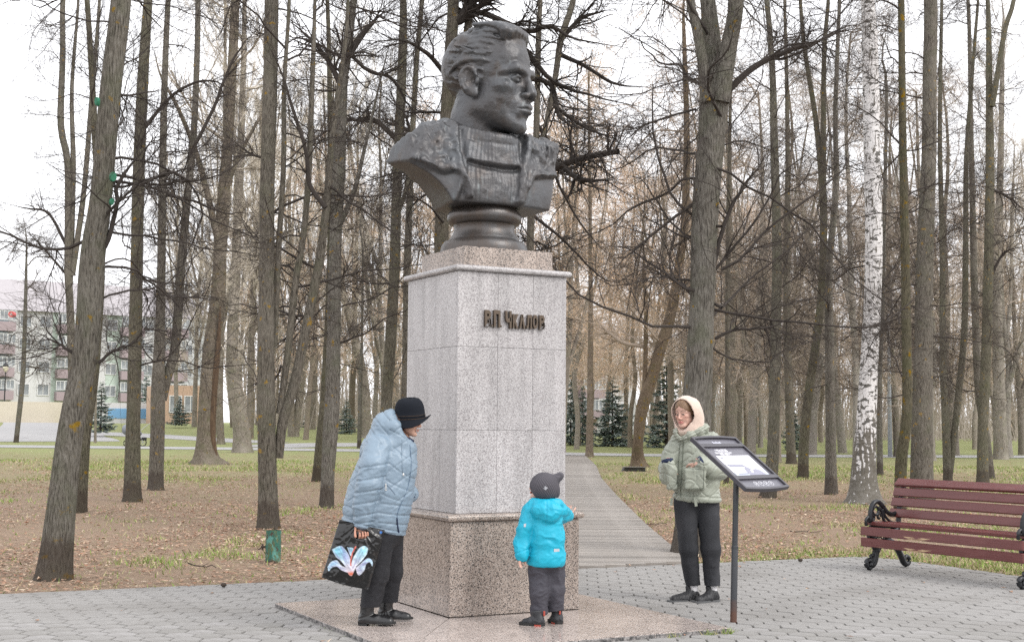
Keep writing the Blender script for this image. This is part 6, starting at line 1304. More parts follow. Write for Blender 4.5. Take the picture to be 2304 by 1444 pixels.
    F.ell((0, .13, .098), (.080, .16, .130), .012, None, 's'); F.plane((0, .100, .1), (0, 1, .10), .012)
    V, Q = F.mesh(); V = relax(V, Q, 2, .4); N = vnormals(V, Q); V = V + N * (folds(V, N, .0035, 13, 4, (1, 1, .8)))[:, None]; obj('hood', mesh_from('hood', V @ Rr.T + hp, Q, m_cream, True), root)
    return W, j
W2, jk = lass(); bpy.context.view_layer.update()
strip_on(jk, [(1538, 985), (1536, 1030), (1533, 1080), (1531, 1117)], .004, 'placket', m_stitch_g); strip_on(jk, [(1530, 990), (1527, 1040), (1524, 1080), (1523, 1117)], .0025, 'placket_seam', m_stitch_g)
for a in ([(1541, 1053), (1584, 1056)], [(1541, 1053), (1541, 1099)], [(1541, 1099), (1583, 1098)], [(1584, 1056), (1583, 1098)]): strip_on(jk, a, .002, 'pocket_seam', m_stitch_g)
for x, y in ((1518, 969), (1531, 988), (1543, 984), (1543, 961)): strip_on(jk, [(x, y), (x + 1.2, y + .5)], .0045, 'snap', m_white_metal, 3)
strip_on(jk, [(1562, 1113), (1564, 1118)], .008, 'hem_tab', m_sage, 3)
_q = W2.P(1565, 1128, -.17); MB().box((0, 0, 0), (.022, .006, .075), roty(-.14)).build('hem_strap', m_sage, jk, loc=_q)
MB().box((0, 0, 0), (.02, .006, .06), roty(.1)).build('hem_strap', m_sage, jk, loc=W2.P(1511, 1128, -.10))
# cuffs: dark knitted lining seen at the sleeve ends
for px, py, dy, ax in ((1503, 1042, -.12, (.2, -.3, -1)), (1572, 1041, -.195, (-.9, -.12, -.4))):
    a = np.array(ax, float); a /= np.linalg.norm(a); c = W2.P(px, py, dy); MB().tube([c - a * .03, c + a * .002], [.05, .046], 14).build('cuff', m_navy, jk, True)
# ---------------------------------------------------------------- child
m_cyan = material('turquoise_shell', (.010, .38, .53), .48, layers=[(6, 4, O1, (.009, .33, .48), .4, .7, .6)], spec=.4)
m_knit = material('grey_knit', (.085, .08, .092), .95, bumps=[(1, 1, O1, .0)])
m_pants = material('grey_snow_trousers', (.052, .050, .062), .7, layers=[(9, 4, O1, (.065, .062, .075), .4, .7, .7)], bumps=[(22, 4, O1, .006)], spec=.35)
m_taupe = material('taupe_lining', (.40, .33, .33), .9); m_reflect = material('reflective_patch', (.42, .43, .46), .35, .5); m_red = material('red_rubber', (.36, .06, .04), .6)
m_kboot = material('child_boot', (.022, .023, .027), .6, layers=[(20, 3, O1, (.05, .05, .055), .5, .65, .7)], bumps=[(80, 3, O1, .002)])
def child():
    W = Who(1218, 1403, SLAB_H, 'small child in a turquoise jacket and grey beanie touching the pedestal'); P, root = W.P, W.root
    F = Field(P(1152, 1282, -.28), P(1302, 1112, .34), .0056)
    F.chain([P(1226, 1160), P(1228, 1205), P(1229, 1252)], (.112, .120, .127), .04); F.ell(P(1226, 1150, 0), (.125, .095, .07), .05); F.ell(P(1229, 1256), (.128, .118, .09), .04)
    F.plane(P(1228, 1271), (-.02, 0, -1), .01)
    A = [P(1196, 1150, -.01), P(1184, 1190, -.03), P(1175, 1222, -.04), P(1175, 1247, -.08)]; F.chain(A, (.066, .064, .058, .048), .012)
    B = [P(1256, 1148, .02), P(1264, 1156, .10), P(1275, 1160, .20)]; F.chain(B, (.066, .060, .046), .012)
    F.ell(P(1230, 1148, -.095), (.108, .055, .062), .025); F.ell(P(1238, 1160, -.105), (.055, .045, .045), .03); F.chain([P(1200, 1132, -.03), P(1228, 1136, -.085), P(1256, 1132, -.02)], .035, .02)
    F.cap(P(1222, 1125), P(1222, 1150), .058, .055, .012, 's')
    def disp(V, N):
        x, z = V[:, 0], V[:, 2]; hz = P(0, 1264)[2]; d = -.006 * groove(z - hz, .0035) - .006 * groove(periodic(x - P(1236, 0)[0], 9), .004) * (z > P(0, 1170)[2]) * (V[:, 1] < -.08)
        cu = np.min([np.linalg.norm(V - a, axis=1) for a in A[2:]], 0); d = d - .006 * groove(V[:, 2] - P(0, 1226)[2] - .35 * (x - A[2][0]), .004) * (cu < .09)
        yoke = .012 * groove(np.hypot(x - P(1236, 0)[0], (z - P(0, 1140)[2]) * 1.0) - .165 + .2 * 0, .006) * (V[:, 1] < -.05) * 0
        return d + folds(V, N, .0055, 10, 7, (1.1, 1.1, 1.3)) + folds(V, N, .0028, 20, 10, (1, 1, 1.4))
    j = garment('jacket', F, m_cyan, root, disp)
    F = Field(P(1180, 1392, -.2), P(1285, 1245, .2), .006)
    F.ell(P(1230, 1262), (.118, .108, .075)); F.chain([P(1212, 1275, -.015), P(1213, 1330, -.03), P(1213, 1378, -.03)], (.073, .060, .057), .03); F.chain([P(1249, 1275, .015), P(1249, 1330, .02), P(1252, 1390, .03)], (.071, .060, .055), .03)
    F.plane(P(1230, 1378), (.19, .0, -1), .004)
    garment('trousers', F, m_pants, root, lambda V, N: folds(V, N, .0065, 12, 4, (1, 1, 1.5)) + folds(V, N, .002, 26, 14, (1, 1, 1.6)))
    for hx, hy, tx, ty, dh, dt in ((1223, 1404, 1171, 1398, -.09, -.03), (1259, 1401, 1240, 1392, .0, .13)):
        he, to = P(hx, hy, dh), P(tx, ty, dt); he[2] = to[2] = 0
        F = Field(np.minimum(he, to) - .08, np.maximum(he, to) + np.array((.08, .08, .14)), .0042); d, Ln = boot(F, P, he, to, .034, .09); F.plane((0, 0, .105), (0, 0, 1), .008)
        garment('boot', F, m_kboot, root, lambda V, N: folds(V, N, .003, 30, 3)); sole('boot_sole', he - d * .006, to + d * .006, .038, root, m_sole, .020); sole('sole_accent', he + d * .004, he + d * .065, .0392, root, m_red, .011)
        MB().box(he + np.array((0, 0, .085)) - d * .004, (.014, .014, .035), None, .003).build('pull_tab', m_red, root)
    # body
    base = np.array((.60, .385, .315)); cf = skin_cols(base, browk=.4, blush=.3)
    H = .190; R = face_dir(160, 10, 0); hp = P(1214, 1125, 0)
    parts = [head_piece(H, .0034, hp, R, cf, neck=.17, ears=False, nosek=.8, jaw=1.0, brow=.3, sock=.415)]
    F = Field(P(1155, 1280, -.2), P(1300, 1115, .3), .01); F.chain([P(1218, 1130), P(1226, 1165), P(1229, 1240)], (.04, .08, .09), .03); F.chain([P(1198, 1152), P(1176, 1220, -.04), P(1174, 1250, -.08)], (.035, .03, .022), .02); F.chain([P(1254, 1150, .03), P(1277, 1160, .21)], (.035, .022), .02)
    V, Q = F.mesh(); parts.append((V, Q, base))
    F = Field(P(1155, 1278, -.17), P(1188, 1240, .0), .0022); do_hand(F, P(1173, 1248, -.085), (-.12, -.1, -1), (1, -.3, 0), s=.68, curl=(.35, .5, .4), thumb=-1); V, Q = F.mesh(); V = relax(V, Q, 1, .3); parts.append((V, Q, base * np.array((1, .93, .9))))
    F = Field(P(1268, 1175, .12), P(1300, 1135, .32), .0022); do_hand(F, P(1277, 1160, .21), (.15, .1, 1), (.75, .6, -.2), s=.68, curl=(.25, .25, .2), thumb=-1, spread=.12); V, Q = F.mesh(); V = relax(V, Q, 1, .3); parts.append((V, Q, base * np.array((1, .93, .9))))
    V, Q, C = join(parts); obj('body', mesh_from('body', V, Q, m_skin, True, C), root)
    # knitted beanie with a tuft
    F = Field(P(1180, 1128, -.16), P(1275, 1055, .16), .0036)
    c = P(1225, 1094); Rh = roty(math.radians(-12)); F.ell(c, (.096, .098, .096), .01, Rh); F.cap(c + np.array((-.01, 0, 0)), c + np.array((.03, 0, -.04)), .085, .075, .03); F.chain([P(1246, 1080), P(1258, 1072), P(1262, 1069)], (.035, .020, .016), .03)
    F.plane(P(1203, 1112), (-.80, .15, -.60), .006); F.plane(P(1230, 1120), (.12, 0, -1), .006)
    ax = np.array((-.45, .1, -.9)); 
    def dk(V, N):
        q = V - c; th = np.arctan2(q[:, 1], q[:, 0] * .8 + q[:, 2] * .5); return .0022 * np.sin(th * 42) * 1.0 + np.where(q[:, 0] > .085, .004 * np.sin(th * 9), 0)
    ht = garment('hat', F, m_knit, root, dk)
    F = Field(P(1188, 1150, -.16), P(1262, 1108, .16), .004); F.chain([P(1199, 1130, -.01), P(1222, 1128, -.062), P(1246, 1126, 0), P(1222, 1128, .062), P(1199, 1130, -.01)], .021, .01); garment('neck_warmer', F, m_navy, root)
    F = Field(P(1195, 1155, -.18), P(1268, 1115, .16), .004); F.chain([P(1214, 1136, -.055), P(1234, 1133, -.07), P(1249, 1130, -.02)], .022, .01); garment('hood_lining', F, m_taupe, root)
    return W, j, ht
W3, kj, kh = child(); bpy.context.view_layer.update()
def patch_on(ob, pts, name, mat, parent=None):
    L = [cast(ob, a, b, .003)[0] for a, b in pts]
    if all(q is not None for q in L):
        n = np.cross(L[1] - L[0], L[2] - L[1]); n /= np.linalg.norm(n); V = np.array(L); V = np.vstack([V, V + n * .002]); return obj(name, mesh_from(name, V, np.array([[0, 1, 2, 3], [7, 6, 5, 4], [0, 4, 5, 1], [1, 5, 6, 2], [2, 6, 7, 3], [3, 7, 4, 0]]), mat), ob)
patch_on(kj, [(1246, 1234), (1258, 1233.5), (1258, 1240), (1246, 1241)], 'reflective_patch', m_reflect)
patch_on(kj, [(1179, 1178), (1184, 1177), (1183, 1185), (1179, 1185)], 'reflective_patch', m_reflect)
patch_on(kh, [(1227, 1092.5), (1232.5, 1097), (1227.5, 1102), (1222.5, 1098)], 'hat_tag', m_reflect)
# ================================================================== bench
m_slat = material('maroon_paint', (.115, .030, .028), .30, layers=[(3, 4, (1, 6, 6), (.145, .045, .042), .45, .7, .7), (26, 5, (.25, 1, 1), (.46, .33, .20), .80, .82, .9), (60, 3, (.3, 1, 1), (.30, .22, .20), .73, .76, .5)], bumps=[(8, 4, (1, 12, 12), .002)], spec=.5)
m_slat_worn = material('worn_maroon_paint', (.115, .030, .028), .45, layers=[(3, 4, (1, 6, 6), (.145, .045, .042), .45, .7, .7), (2.1, 6, (.6, 1, 9), (.50, .36, .21), .625, .64, .95)], bumps=[(8, 4, (1, 12, 12), .002)], spec=.5)
m_iron = material('black_cast_iron', (.012, .013, .016), .35, .2, layers=[(30, 3, O1, (.03, .032, .036), .5, .7, .6)], spec=.55)
def bench():
    a = ground(1950, 1286); b = ground(2297, 1331); d = b[:2] - a[:2]; Ls = np.linalg.norm(d); rz = math.atan2(d[1], d[0])
    root = empty('park_bench', (a[0], a[1], .022), rz, 'maroon slatted park bench with black cast iron scroll ends on the pavers', 'bench')
    L = Ls + .10; cx = L / 2 - .05
    spec = [(-.012, .275, .088, 90, 1), (-.012, .385, .088, 84, 1), (.085, .462, .125, 2, 0), (.225, .455, .115, 3, 0), (.345, .450, .09, 4, 0), (.405, .555, .088, 72, 0), (.437, .665, .088, 72, 0), (.468, .765, .088, 72, 0), (.505, .862, .10, 40, 0)]
    for i, (y, z, w, an, worn) in enumerate(spec):
        R = rotx(math.radians(an)); MB().box((0, 0, 0), (L, w, .036), R, .006).build('slat', m_slat_worn if worn else m_slat, root, loc=(cx, y, z))
    def end(x, s):
        mb = MB(); 
        def t(pts, r0, r1=None, n=24, fl=1.0):
            P = catmull(np.array(pts, float), n); mb.tube(np.c_[np.full(n, x), P], np.linspace(r0, r1 or r0, n), 8)
        def ring(y, z, R, r, a0=0, a1=2 * math.pi, sp=0.0):
            a = np.linspace(a0, a1, 22); rr = R * (1 - sp * np.linspace(0, 1, 22)); mb.tube(np.c_[np.full(22, x), y + rr * np.cos(a), z + rr * np.sin(a)], r, 8)
        t([(.0, .06), (.045, .045), (.085, .10), (.10, .20), (.06, .30), (.055, .36)], .032, .038); ring(-.005, .062, .045, .024, -1.6, 4.2, .35); ring(.045, .125, .022, .016)
        t([(.10, .17), (.16, .245), (.25, .275), (.35, .255), (.44, .16), (.50, .06), (.54, .03)], .036, .032); ring(.545, .075, .045, .024, -2.2, 3.6, .3)
        t([(.02, .36), (.2, .37), (.40, .385), (.43, .44), (.45, .60), (.49, .74), (.53, .88)], .026); t([(.0, .25), (.0, .36), (.02, .42), (.1, .43), (.36, .42), (.42, .45)], .018)
        for k in range(6): ring(.10 + .05 * k, .325 + .01 * (k % 2), .022, .007)
        t([(-.03, .44), (-.035, .49), (.0, .525), (.03, .50), (.035, .47)], .016); ring(.005, .505, .022, .012)
        t([(.03, .47), (.035, .58), (.075, .66), (.14, .675), (.20, .635), (.26, .575), (.33, .545), (.40, .555), (.46, .60)], .026, .022); ring(.105, .585, .042, .014); ring(.155, .525, .032, .013, 0, 5.2, .5); ring(.06, .515, .026, .011); t([(.15, .62), (.20, .56), (.215, .50), (.25, .46)], .016); t([(.20, .60), (.24, .53), (.30, .48), (.38, .45)], .014)
        return mb.build('cast_iron_end', m_iron, root, True)
    end(.0 + .03, 1); end(Ls + .01, -1)
bench()
# ================================================================== information board
m_frame = material('graphite_metal', (.062, .058, .068), .42, .3, layers=[(12, 4, O1, (.075, .07, .082), .4, .7, .6)]); m_field = material('graphite_field', (.115, .112, .135), .38, layers=[(6, 4, O1, (.13, .127, .15), .4, .7, .6)])
m_post = material('dark_steel', (.055, .058, .064), .45, .4, layers=[(4, 5, (3, 3, .6), (.085, .088, .095), .45, .7, .7), (7, 4, (1, 1, .5), (.11, .06, .04), .66, .75, .6)], extra=zband(.16, .05, (.13, .062, .04), .85, .05, 9))
m_print = material('print_white', (.72, .72, .76), .5); m_print_d = material('print_grey', (.27, .27, .34), .5); m_print_m = material('print_blue', (.50, .55, .62), .5); m_print_l = material('print_pale', (.60, .61, .70), .5)
def board():
    b = ground(1650, 1405); root = empty('information_board', (b[0], b[1], .012), 0, 'dark tilted information board on a steel post in front of the person in sage green', 'sign'); D = b[1]
    lean = at_depth(1656, 1100, D) - at_depth(1650, 1405, D)
    zj = .55
    top = np.array((lean[0], 0, lean[2] - .0)); u = top / np.linalg.norm(top)
    n = 20; mb = MB(); mb.tube([u * 0 - np.array((0, 0, .03)), u * zj, u * (zj + .012)], [.0245, .0245, .0215], n); mb.tube([u * (zj + .005), u * (top[2] + .07)], .0212, n); mb.build('post', m_post, root, auto=40)
    MB().tube([u * (zj - .012), u * (zj + .004)], .026, n).build('post_collar', m_post, root, auto=40)
    TL, TR, BR, BL = (1551.7, 991.6), (1672, 986), (1778, 1091), (1656.6, 1097.5)
    hx = np.array((.68, .733, 0)); hx /= np.linalg.norm(hx); hd = np.array((hx[1], -hx[0], 0))
    c = at_depth(1664.5, 1041.5, D) - np.array((b[0], b[1], .012)); tilt = math.radians(37); vd = hd * math.cos(tilt) - np.array((0, 0, 1)) * math.sin(tilt); nn = np.cross(vd, hx); nn = nn if nn[2] > 0 else -nn
    s = D / FPX; w = 120 * s / hx[0] * 1.0; h = 105 * s / (hd[0] * math.cos(tilt))
    M4 = np.eye(4); M4[:3, 0] = hx; M4[:3, 1] = -vd; M4[:3, 2] = nn; M4[:3, 3] = c
    def arc(u0, u1, v, bulge, k=9): return [(u0 + (u1 - u0) * t, v + bulge * (1 - (2 * t - 1) ** 2)) for t in np.linspace(0, 1, k)]
    X = lambda q: np.array([((a - .5) * w, (.5 - e) * h) for a, e in q])
    th = .016
    outer = arc(0, 1, 1.0, .028) + arc(1, 0, 0.0, -.028)
    MB().prism(X(outer), -th, -.004, M4).build('back_plate', m_frame, root)
    fw = .034
    def bar(q, name='frame_bar', z0=-.004, z1=.014): 
        q = X(q); ar = np.sum(q[:, 0] * np.roll(q[:, 1], -1) - np.roll(q[:, 0], -1) * q[:, 1]); return MB().prism(q if ar > 0 else q[::-1], z0, z1, M4).build(name, m_frame, root)
    bar(arc(0, 1, 0, -.028) + arc(1, 0, fw, -.028)); bar(arc(0, 1, 1 - fw, .028) + arc(1, 0, 1.0, .028)); bar([(0, fw), (fw, fw), (fw, 1 - fw), (0, 1 - fw)], z1=.0135); bar([(1 - fw, fw), (1, fw), (1, 1 - fw), (1 - fw, 1 - fw)], z1=.0135)
    bar([(fw, .130), (1 - fw, .130), (1 - fw, .19), (fw, .19)], z1=.013); bar([(fw, .758), (1 - fw, .758), (1 - fw, .822), (fw, .822)], z1=.013)
    def flat(q, mat, name, lift=0.0): 
        q = X(q); ar = np.sum(q[:, 0] * np.roll(q[:, 1], -1) - np.roll(q[:, 0], -1) * q[:, 1]); return MB().prism(q if ar > 0 else q[::-1], -.004 + lift, -.0032 + lift, M4).build(name, mat, root)
    flat([(fw, fw - .02), (1 - fw, fw - .02), (1 - fw, 1 - fw + .02), (fw, 1 - fw + .02)], m_field, 'field_plate', .0006)
    flat([(.155, .345), (.895, .345), (.895, .752), (.155, .752)], m_print, 'poster', .0016)
    P = lambda q, m_, k: flat([(.155 + .74 * a, .345 + .407 * e) for a, e in q], m_, 'print_shape', .0026 + .0006 * k)
    P([(.06, .08), (.15, .08), (.15, .14), (.06, .14)], m_print_d, 0); P([(.55, .03), (.63, .03), (.63, .09), (.55, .09)], m_print_d, 0)
    for k in range(4): P([(.06, .20 + .05 * k), (.45, .20 + .05 * k), (.45, .215 + .05 * k), (.06, .215 + .05 * k)], m_print_l, 0); P([(.55, .18 + .05 * k), (.94, .18 + .05 * k), (.94, .195 + .05 * k), (.55, .195 + .05 * k)], m_print_l, 0)
    P([(.02, .42), (.50, .44), (.55, .56), (.30, .55), (.08, .55)], m_print_d, 1); P([(.60, .46), (.96, .44), (.90, .52), (.66, .56)], m_print_l, 1); P([(.0, .80), (.30, .82), (.55, .78), (1, .70), (1, .995), (.0, .995)], m_print_m, 0)
    P([(.42, .64), (.55, .52), (.68, .60), (.84, .72), (.92, .99), (.42, .99), (.40, .80)], m_print_d, 1); P([(.53, .55), (.58, .52), (.68, .56), (.74, .66), (.66, .72), (.60, .64)], m_print, 2); P([(.56, .70), (.62, .74), (.58, .84), (.53, .82)], m_print, 2); P([(.18, .60), (.36, .58), (.44, .68), (.40, .78), (.16, .74)], m_print_l, 1); P([(.10, .86), (.40, .85), (.40, .90), (.10, .91)], m_print_d, 2)
    def text(body, u_, v_, size, name='lettering', bold=.0):
        f = bpy.data.curves.new('f', 'FONT'); f.body = body; f.size = size * h; f.align_x = 'CENTER'; f.offset = bold; f.resolution_u = 2; f.extrude = .0004
        o = bpy.data.objects.new('f', f); COL.objects.link(o); bpy.context.view_layer.update(); me = bpy.data.meshes.new_from_object(o.evaluated_get(bpy.context.evaluated_depsgraph_get())); bpy.data.objects.remove(o); me.name = name
        me.materials.clear(); me.materials.append(m_print); Mt = Matrix(M4.tolist()) @ Matrix.Translation(((u_ - .5) * w, (.5 - v_) * h, -.0024)); me.transform(Mt); obj(name, me, root)
    text('ЧКАЛОВ', .40, .262, .062, bold=.0012); text('Валерий Павлович', .40, .298, .040, bold=.0006); text('1904-1938 гг.', .40, .334, .040, bold=.0008)
    for k in range(7): P2 = .40 + .026 * k; flat([(P2, .075 - .016 * (k % 3 == 0)), (P2 + .016, .075 - .016 * (k % 3 == 0)), (P2 + .016, .10), (P2, .10)], m_print_l, 'emblem_piece', .0018)
    flat([(.40, .104), (.575, .104), (.575, .108), (.40, .108)], m_print_l, 'emblem_piece', .0018); flat([(.40, .112), (.575, .112), (.575, .116), (.40, .116)], m_print_l, 'emblem_piece', .0018)
    for k in range(4):
        cu = .38 + .115 * k; a = np.linspace(0, 2 * math.pi, 21); R = .040 * w; mb = MB(); cc = np.array(((cu - .5) * w, (.5 - .895) * h)); mb.tube([M4[:3, :3] @ np.array((cc[0] + R * math.cos(t), cc[1] + R * math.sin(t), -.0022)) + M4[:3, 3] for t in a], .0018, 5, caps=False)
        for q in (((-.5, -.3), (.5, .3)), ((-.4, .35), (.2, .45)), ((-.1, -.5), (.35, -.1)))[:3 - (k % 2)]: mb.tube([M4[:3, :3] @ np.array((cc[0] + R * x, cc[1] + R * y, -.0022)) + M4[:3, 3] for x, y in q], .0020, 5)
        mb.build('round_icon', m_print, root)
    f = bar([(.40, .30), (.60, .30), (.60, .70), (.40, .70)], 'bracket', -.05, -th)
board()
# ================================================================== green pipe stub, dark plate
m_pipe = material('peeling_green_paint', (.028, .125, .092), .65, layers=[(20, 6, (1, 1, .45), (.095, .12, .05), .47, .55, .9), (34, 6, (1, 1, .4), (.06, .035, .022), .58, .62, .9), (16, 5, (1, 1, .5), (.10, .30, .26), .56, .62, .85)], bumps=[(30, 5, O1, .006)], extra=zband(.06, .02, (.07, .042, .03), .9, .03, 20))
m_rust = material('rusty_metal', (.055, .04, .032), .8)
def pipe():
    b = ground(614, 1267); root = empty('pipe_stub', b, 0, 'short upright pipe with peeling green paint standing in the leaves', 'pipe'); s = b[1] / FPX; R = 17 * s; H = 73 * s
    n = 30; mb = MB(); mb.tube([(0, 0, -.05), (0, 0, H)], R, n, caps=False); mb.tube([(0, 0, H), (0, 0, H - .12)], R * .90, n, caps=False); a = np.arange(n) * 2 * math.pi / n
    mb.build('pipe', m_pipe, root, True)
    ring = MB(); V = np.concatenate([np.c_[R * np.cos(a), R * np.sin(a), np.full(n, H + .001)], np.c_[R * .9 * np.cos(a), R * .9 * np.sin(a), np.full(n, H + .001)]]); i = np.arange(n); j = (i + 1) % n; ring.add(V, np.c_[i, j, j + n, i + n]); ring.build('rim', m_rust, root)
    MB().tube([(-R + .005, 0, H * .5), (-R - .05, -.005, H * .5)], .011, 8).tube([(-R - .03, -.0, H * .5 - .035), (-R - .03, .0, H * .5 + .03)], .010, 7).tube([(-R - .045, 0, H * .46), (-R - .075, 0, H * .43)], .008, 6).build('bolt', m_rust, root)
pipe()
def plate():
    b = ground(1427, 1060); s = b[1] / FPX; root = empty('ground_box', b, 0, 'low dark metal box lying in the grass before the leaning maple', 'box'); W = 25 * s; H = 9 * s
    q = np.array([(-W - 1.5 * s, 0), (W, 0), (W, H), (-W + 3 * s, H)]); M4 = np.eye(4); M4[:3, :3] = rotx(math.pi / 2); MB().prism(q, -.5, .02, M4).build('body', material('dark_plate', (.04, .042, .035), .6, layers=[(8, 4, O1, (.08, .08, .07), .5, .7, .7)]), root)
    MB().box((0, -.06, H + .012), (2 * W, .12, .02)).build('lid_edge', material('pale_edge', (.20, .19, .17), .7), root)
    for dx in (-W * .45, W * .72): MB().tube([(dx, -.025, H * .65), (dx, -.045, H * .65)], .03, 10).build('bolt', m_rust, root)
plate()
# ================================================================== spruces
m_needle = material('spruce_needles', (.24, .285, .235), .85, attr='Col'); m_sptrunk = material('spruce_trunk', (.07, .052, .04), .9)
def spruce_meshes(seed, h=4.2, R=1.15):
    r = np.random.default_rng(seed); V = []; C = []; br = Crown(); 
    z = .35
    while z < h - .1:
        f = 1 - z / h; k = int(7 + 5 * f); L0 = R * (f ** .85) * r.uniform(.8, 1.12)
        for a in np.linspace(0, 2 * np.pi, k, endpoint=False) + r.uniform(0, 1):
            L = L0 * r.uniform(.6, 1.25) + .06; t = np.linspace(0, 1, 6); sag = -.18 * L * np.sin(t * 2.2) + .10 * L * t ** 3; aa = a + r.normal(0, .1)
            P = np.c_[np.cos(aa) * L * t, np.sin(aa) * L * t, max(.12, z + r.normal(0, .13)) + sag]; n = max(10, int(72 * L)); u = r.uniform(.12, 1, n)
            S = np.c_[np.interp(u, t, P[:, 0]), np.interp(u, t, P[:, 1]), np.interp(u, t, P[:, 2])]; side = r.choice([-1, 1], n) * r.uniform(.4, 1.3, n); d = np.c_[np.cos(aa + side), np.sin(aa + side), r.normal(-.12, .32, n)]; l = (.10 + .22 * L * (1 - .55 * u)) * r.uniform(.6, 1.2, n)
            e = S + d * l[:, None]; up = np.c_[r.normal(0, .25, n), r.normal(0, .25, n), r.uniform(.2, 1, n)]; wv = unit(np.cross(d, up)) * (.030 + .025 * r.random(n))[:, None]
            m = S + d * (l * .45)[:, None]; V.append(np.stack([S, m + wv, e, m - wv], 1).reshape(-1, 3)); c = r.uniform(.65, 1.5, n)[:, None] * np.array((1, 1.0, 1.0)); c[:, 2] *= r.uniform(.9, 1.25, n); C.append(np.repeat(c, 4, 0))
        z += (.20 + .18 * f) * h / 4.2
    V = np.concatenate(V); Q = np.arange(len(V)).reshape(-1, 4); return mesh_from('crown', V, Q, m_needle, False, np.concatenate(C))
def spruces():
    A = [spruce_meshes(1), spruce_meshes(2, R=.95)]
    tk = MB().tube([(0, 0, -.05), (0, 0, 4.15)], [.07, .012], 7).mesh('trunk', m_sptrunk)
    for i, (px, py, hp, wp, lab) in enumerate(((1378, 1004, 150, 85, 'blue-green spruce standing alone on the lawn beyond the end of the boardwalk'), (1311, 1000, 128, 52, 'narrow spruce beside the slender straight maple'), (1284, 1001, 150, 56, 'spruce half hidden behind the right edge of the pedestal'), (1500, 1007, 200, 105, 'largest spruce, just left of the cream hood'), (779, 976, 76, 36, 'small spruce on the lawn left of the blue coat'), (693, 970, 62, 34, 'small spruce behind the large multi-stemmed linden'), (327, 962, 118, 50, 'dark spruce between two linden stems near the pram'), (226, 972, 110, 68, 'bushy spruce right of the thick leaning linden'), (403, 956, 62, 42, 'small spruce below the brick wall'), (86, 944, 62, 58, 'low spreading spruce before the cream wall'), (1786, 1012, 92, 44, 'spruce seen between the trunks right of the board'))):
        b = ground(px, py); s = b[1] / FPX; root = empty('spruce_tree', b, i * 1.3, lab, 'spruce', 'young spruces on the lawn'); k = hp * s / 4.2; kw = wp * s / 1.75
        root.scale = (kw, kw, k); obj('trunk', tk, root); obj('crown', A[i % 2], root)
spruces()
# ================================================================== lamp posts
m_lampb = material('black_post', (.02, .022, .026), .5); m_lampg = material('grey_post', (.33, .35, .38), .5); m_globe = material('lamp_glass', (.62, .58, .45), .3)
def lamps():
    for px, py, top, lab in ((8, 952, 822, 'black park lamp with a pale lantern at the left edge before the flats'), (268, 951, 846, 'black park lamp with a pale lantern between the leaning and the straight linden')):
        b = ground(px, py); s = b[1] / FPX; H = (py - top) * s; root = empty('street_lamp', b, 0, lab, 'street lamp', 'black park lamps')
        MB().lathe([(.16, -.05), (.16, .5), (.10, .6), (.065, .75), (.05, H * .86), (.09, H * .87), (.05, H * .88)], 12).build('post', m_lampb, root, True)
        MB().lathe([(.05, H * .88), (.24, H * .93), (.27, H * .98), (.05, H * 1.02)], 12).build('lantern', m_globe, root, True); MB().lathe([(.29, H * .98), (.26, H * 1.0), (.05, H * 1.05), (.02, H * 1.09)], 12).build('cap', m_lampb, root, True)
    b = ground(2003, 1028); s = b[1] / FPX; root = empty('street_lamp', b, 0, 'plain light grey lamp pole beside the straight path right of the birch', 'street lamp'); H = 330 * s
    MB().tube([(0, 0, -.05), (0, 0, H)], [.10, .055], 10).build('post', m_lampg, root, True); MB().box((.28, 0, H + .02), (.7, .16, .07), None, .02).build('lantern', m_lampg, root)
lamps()
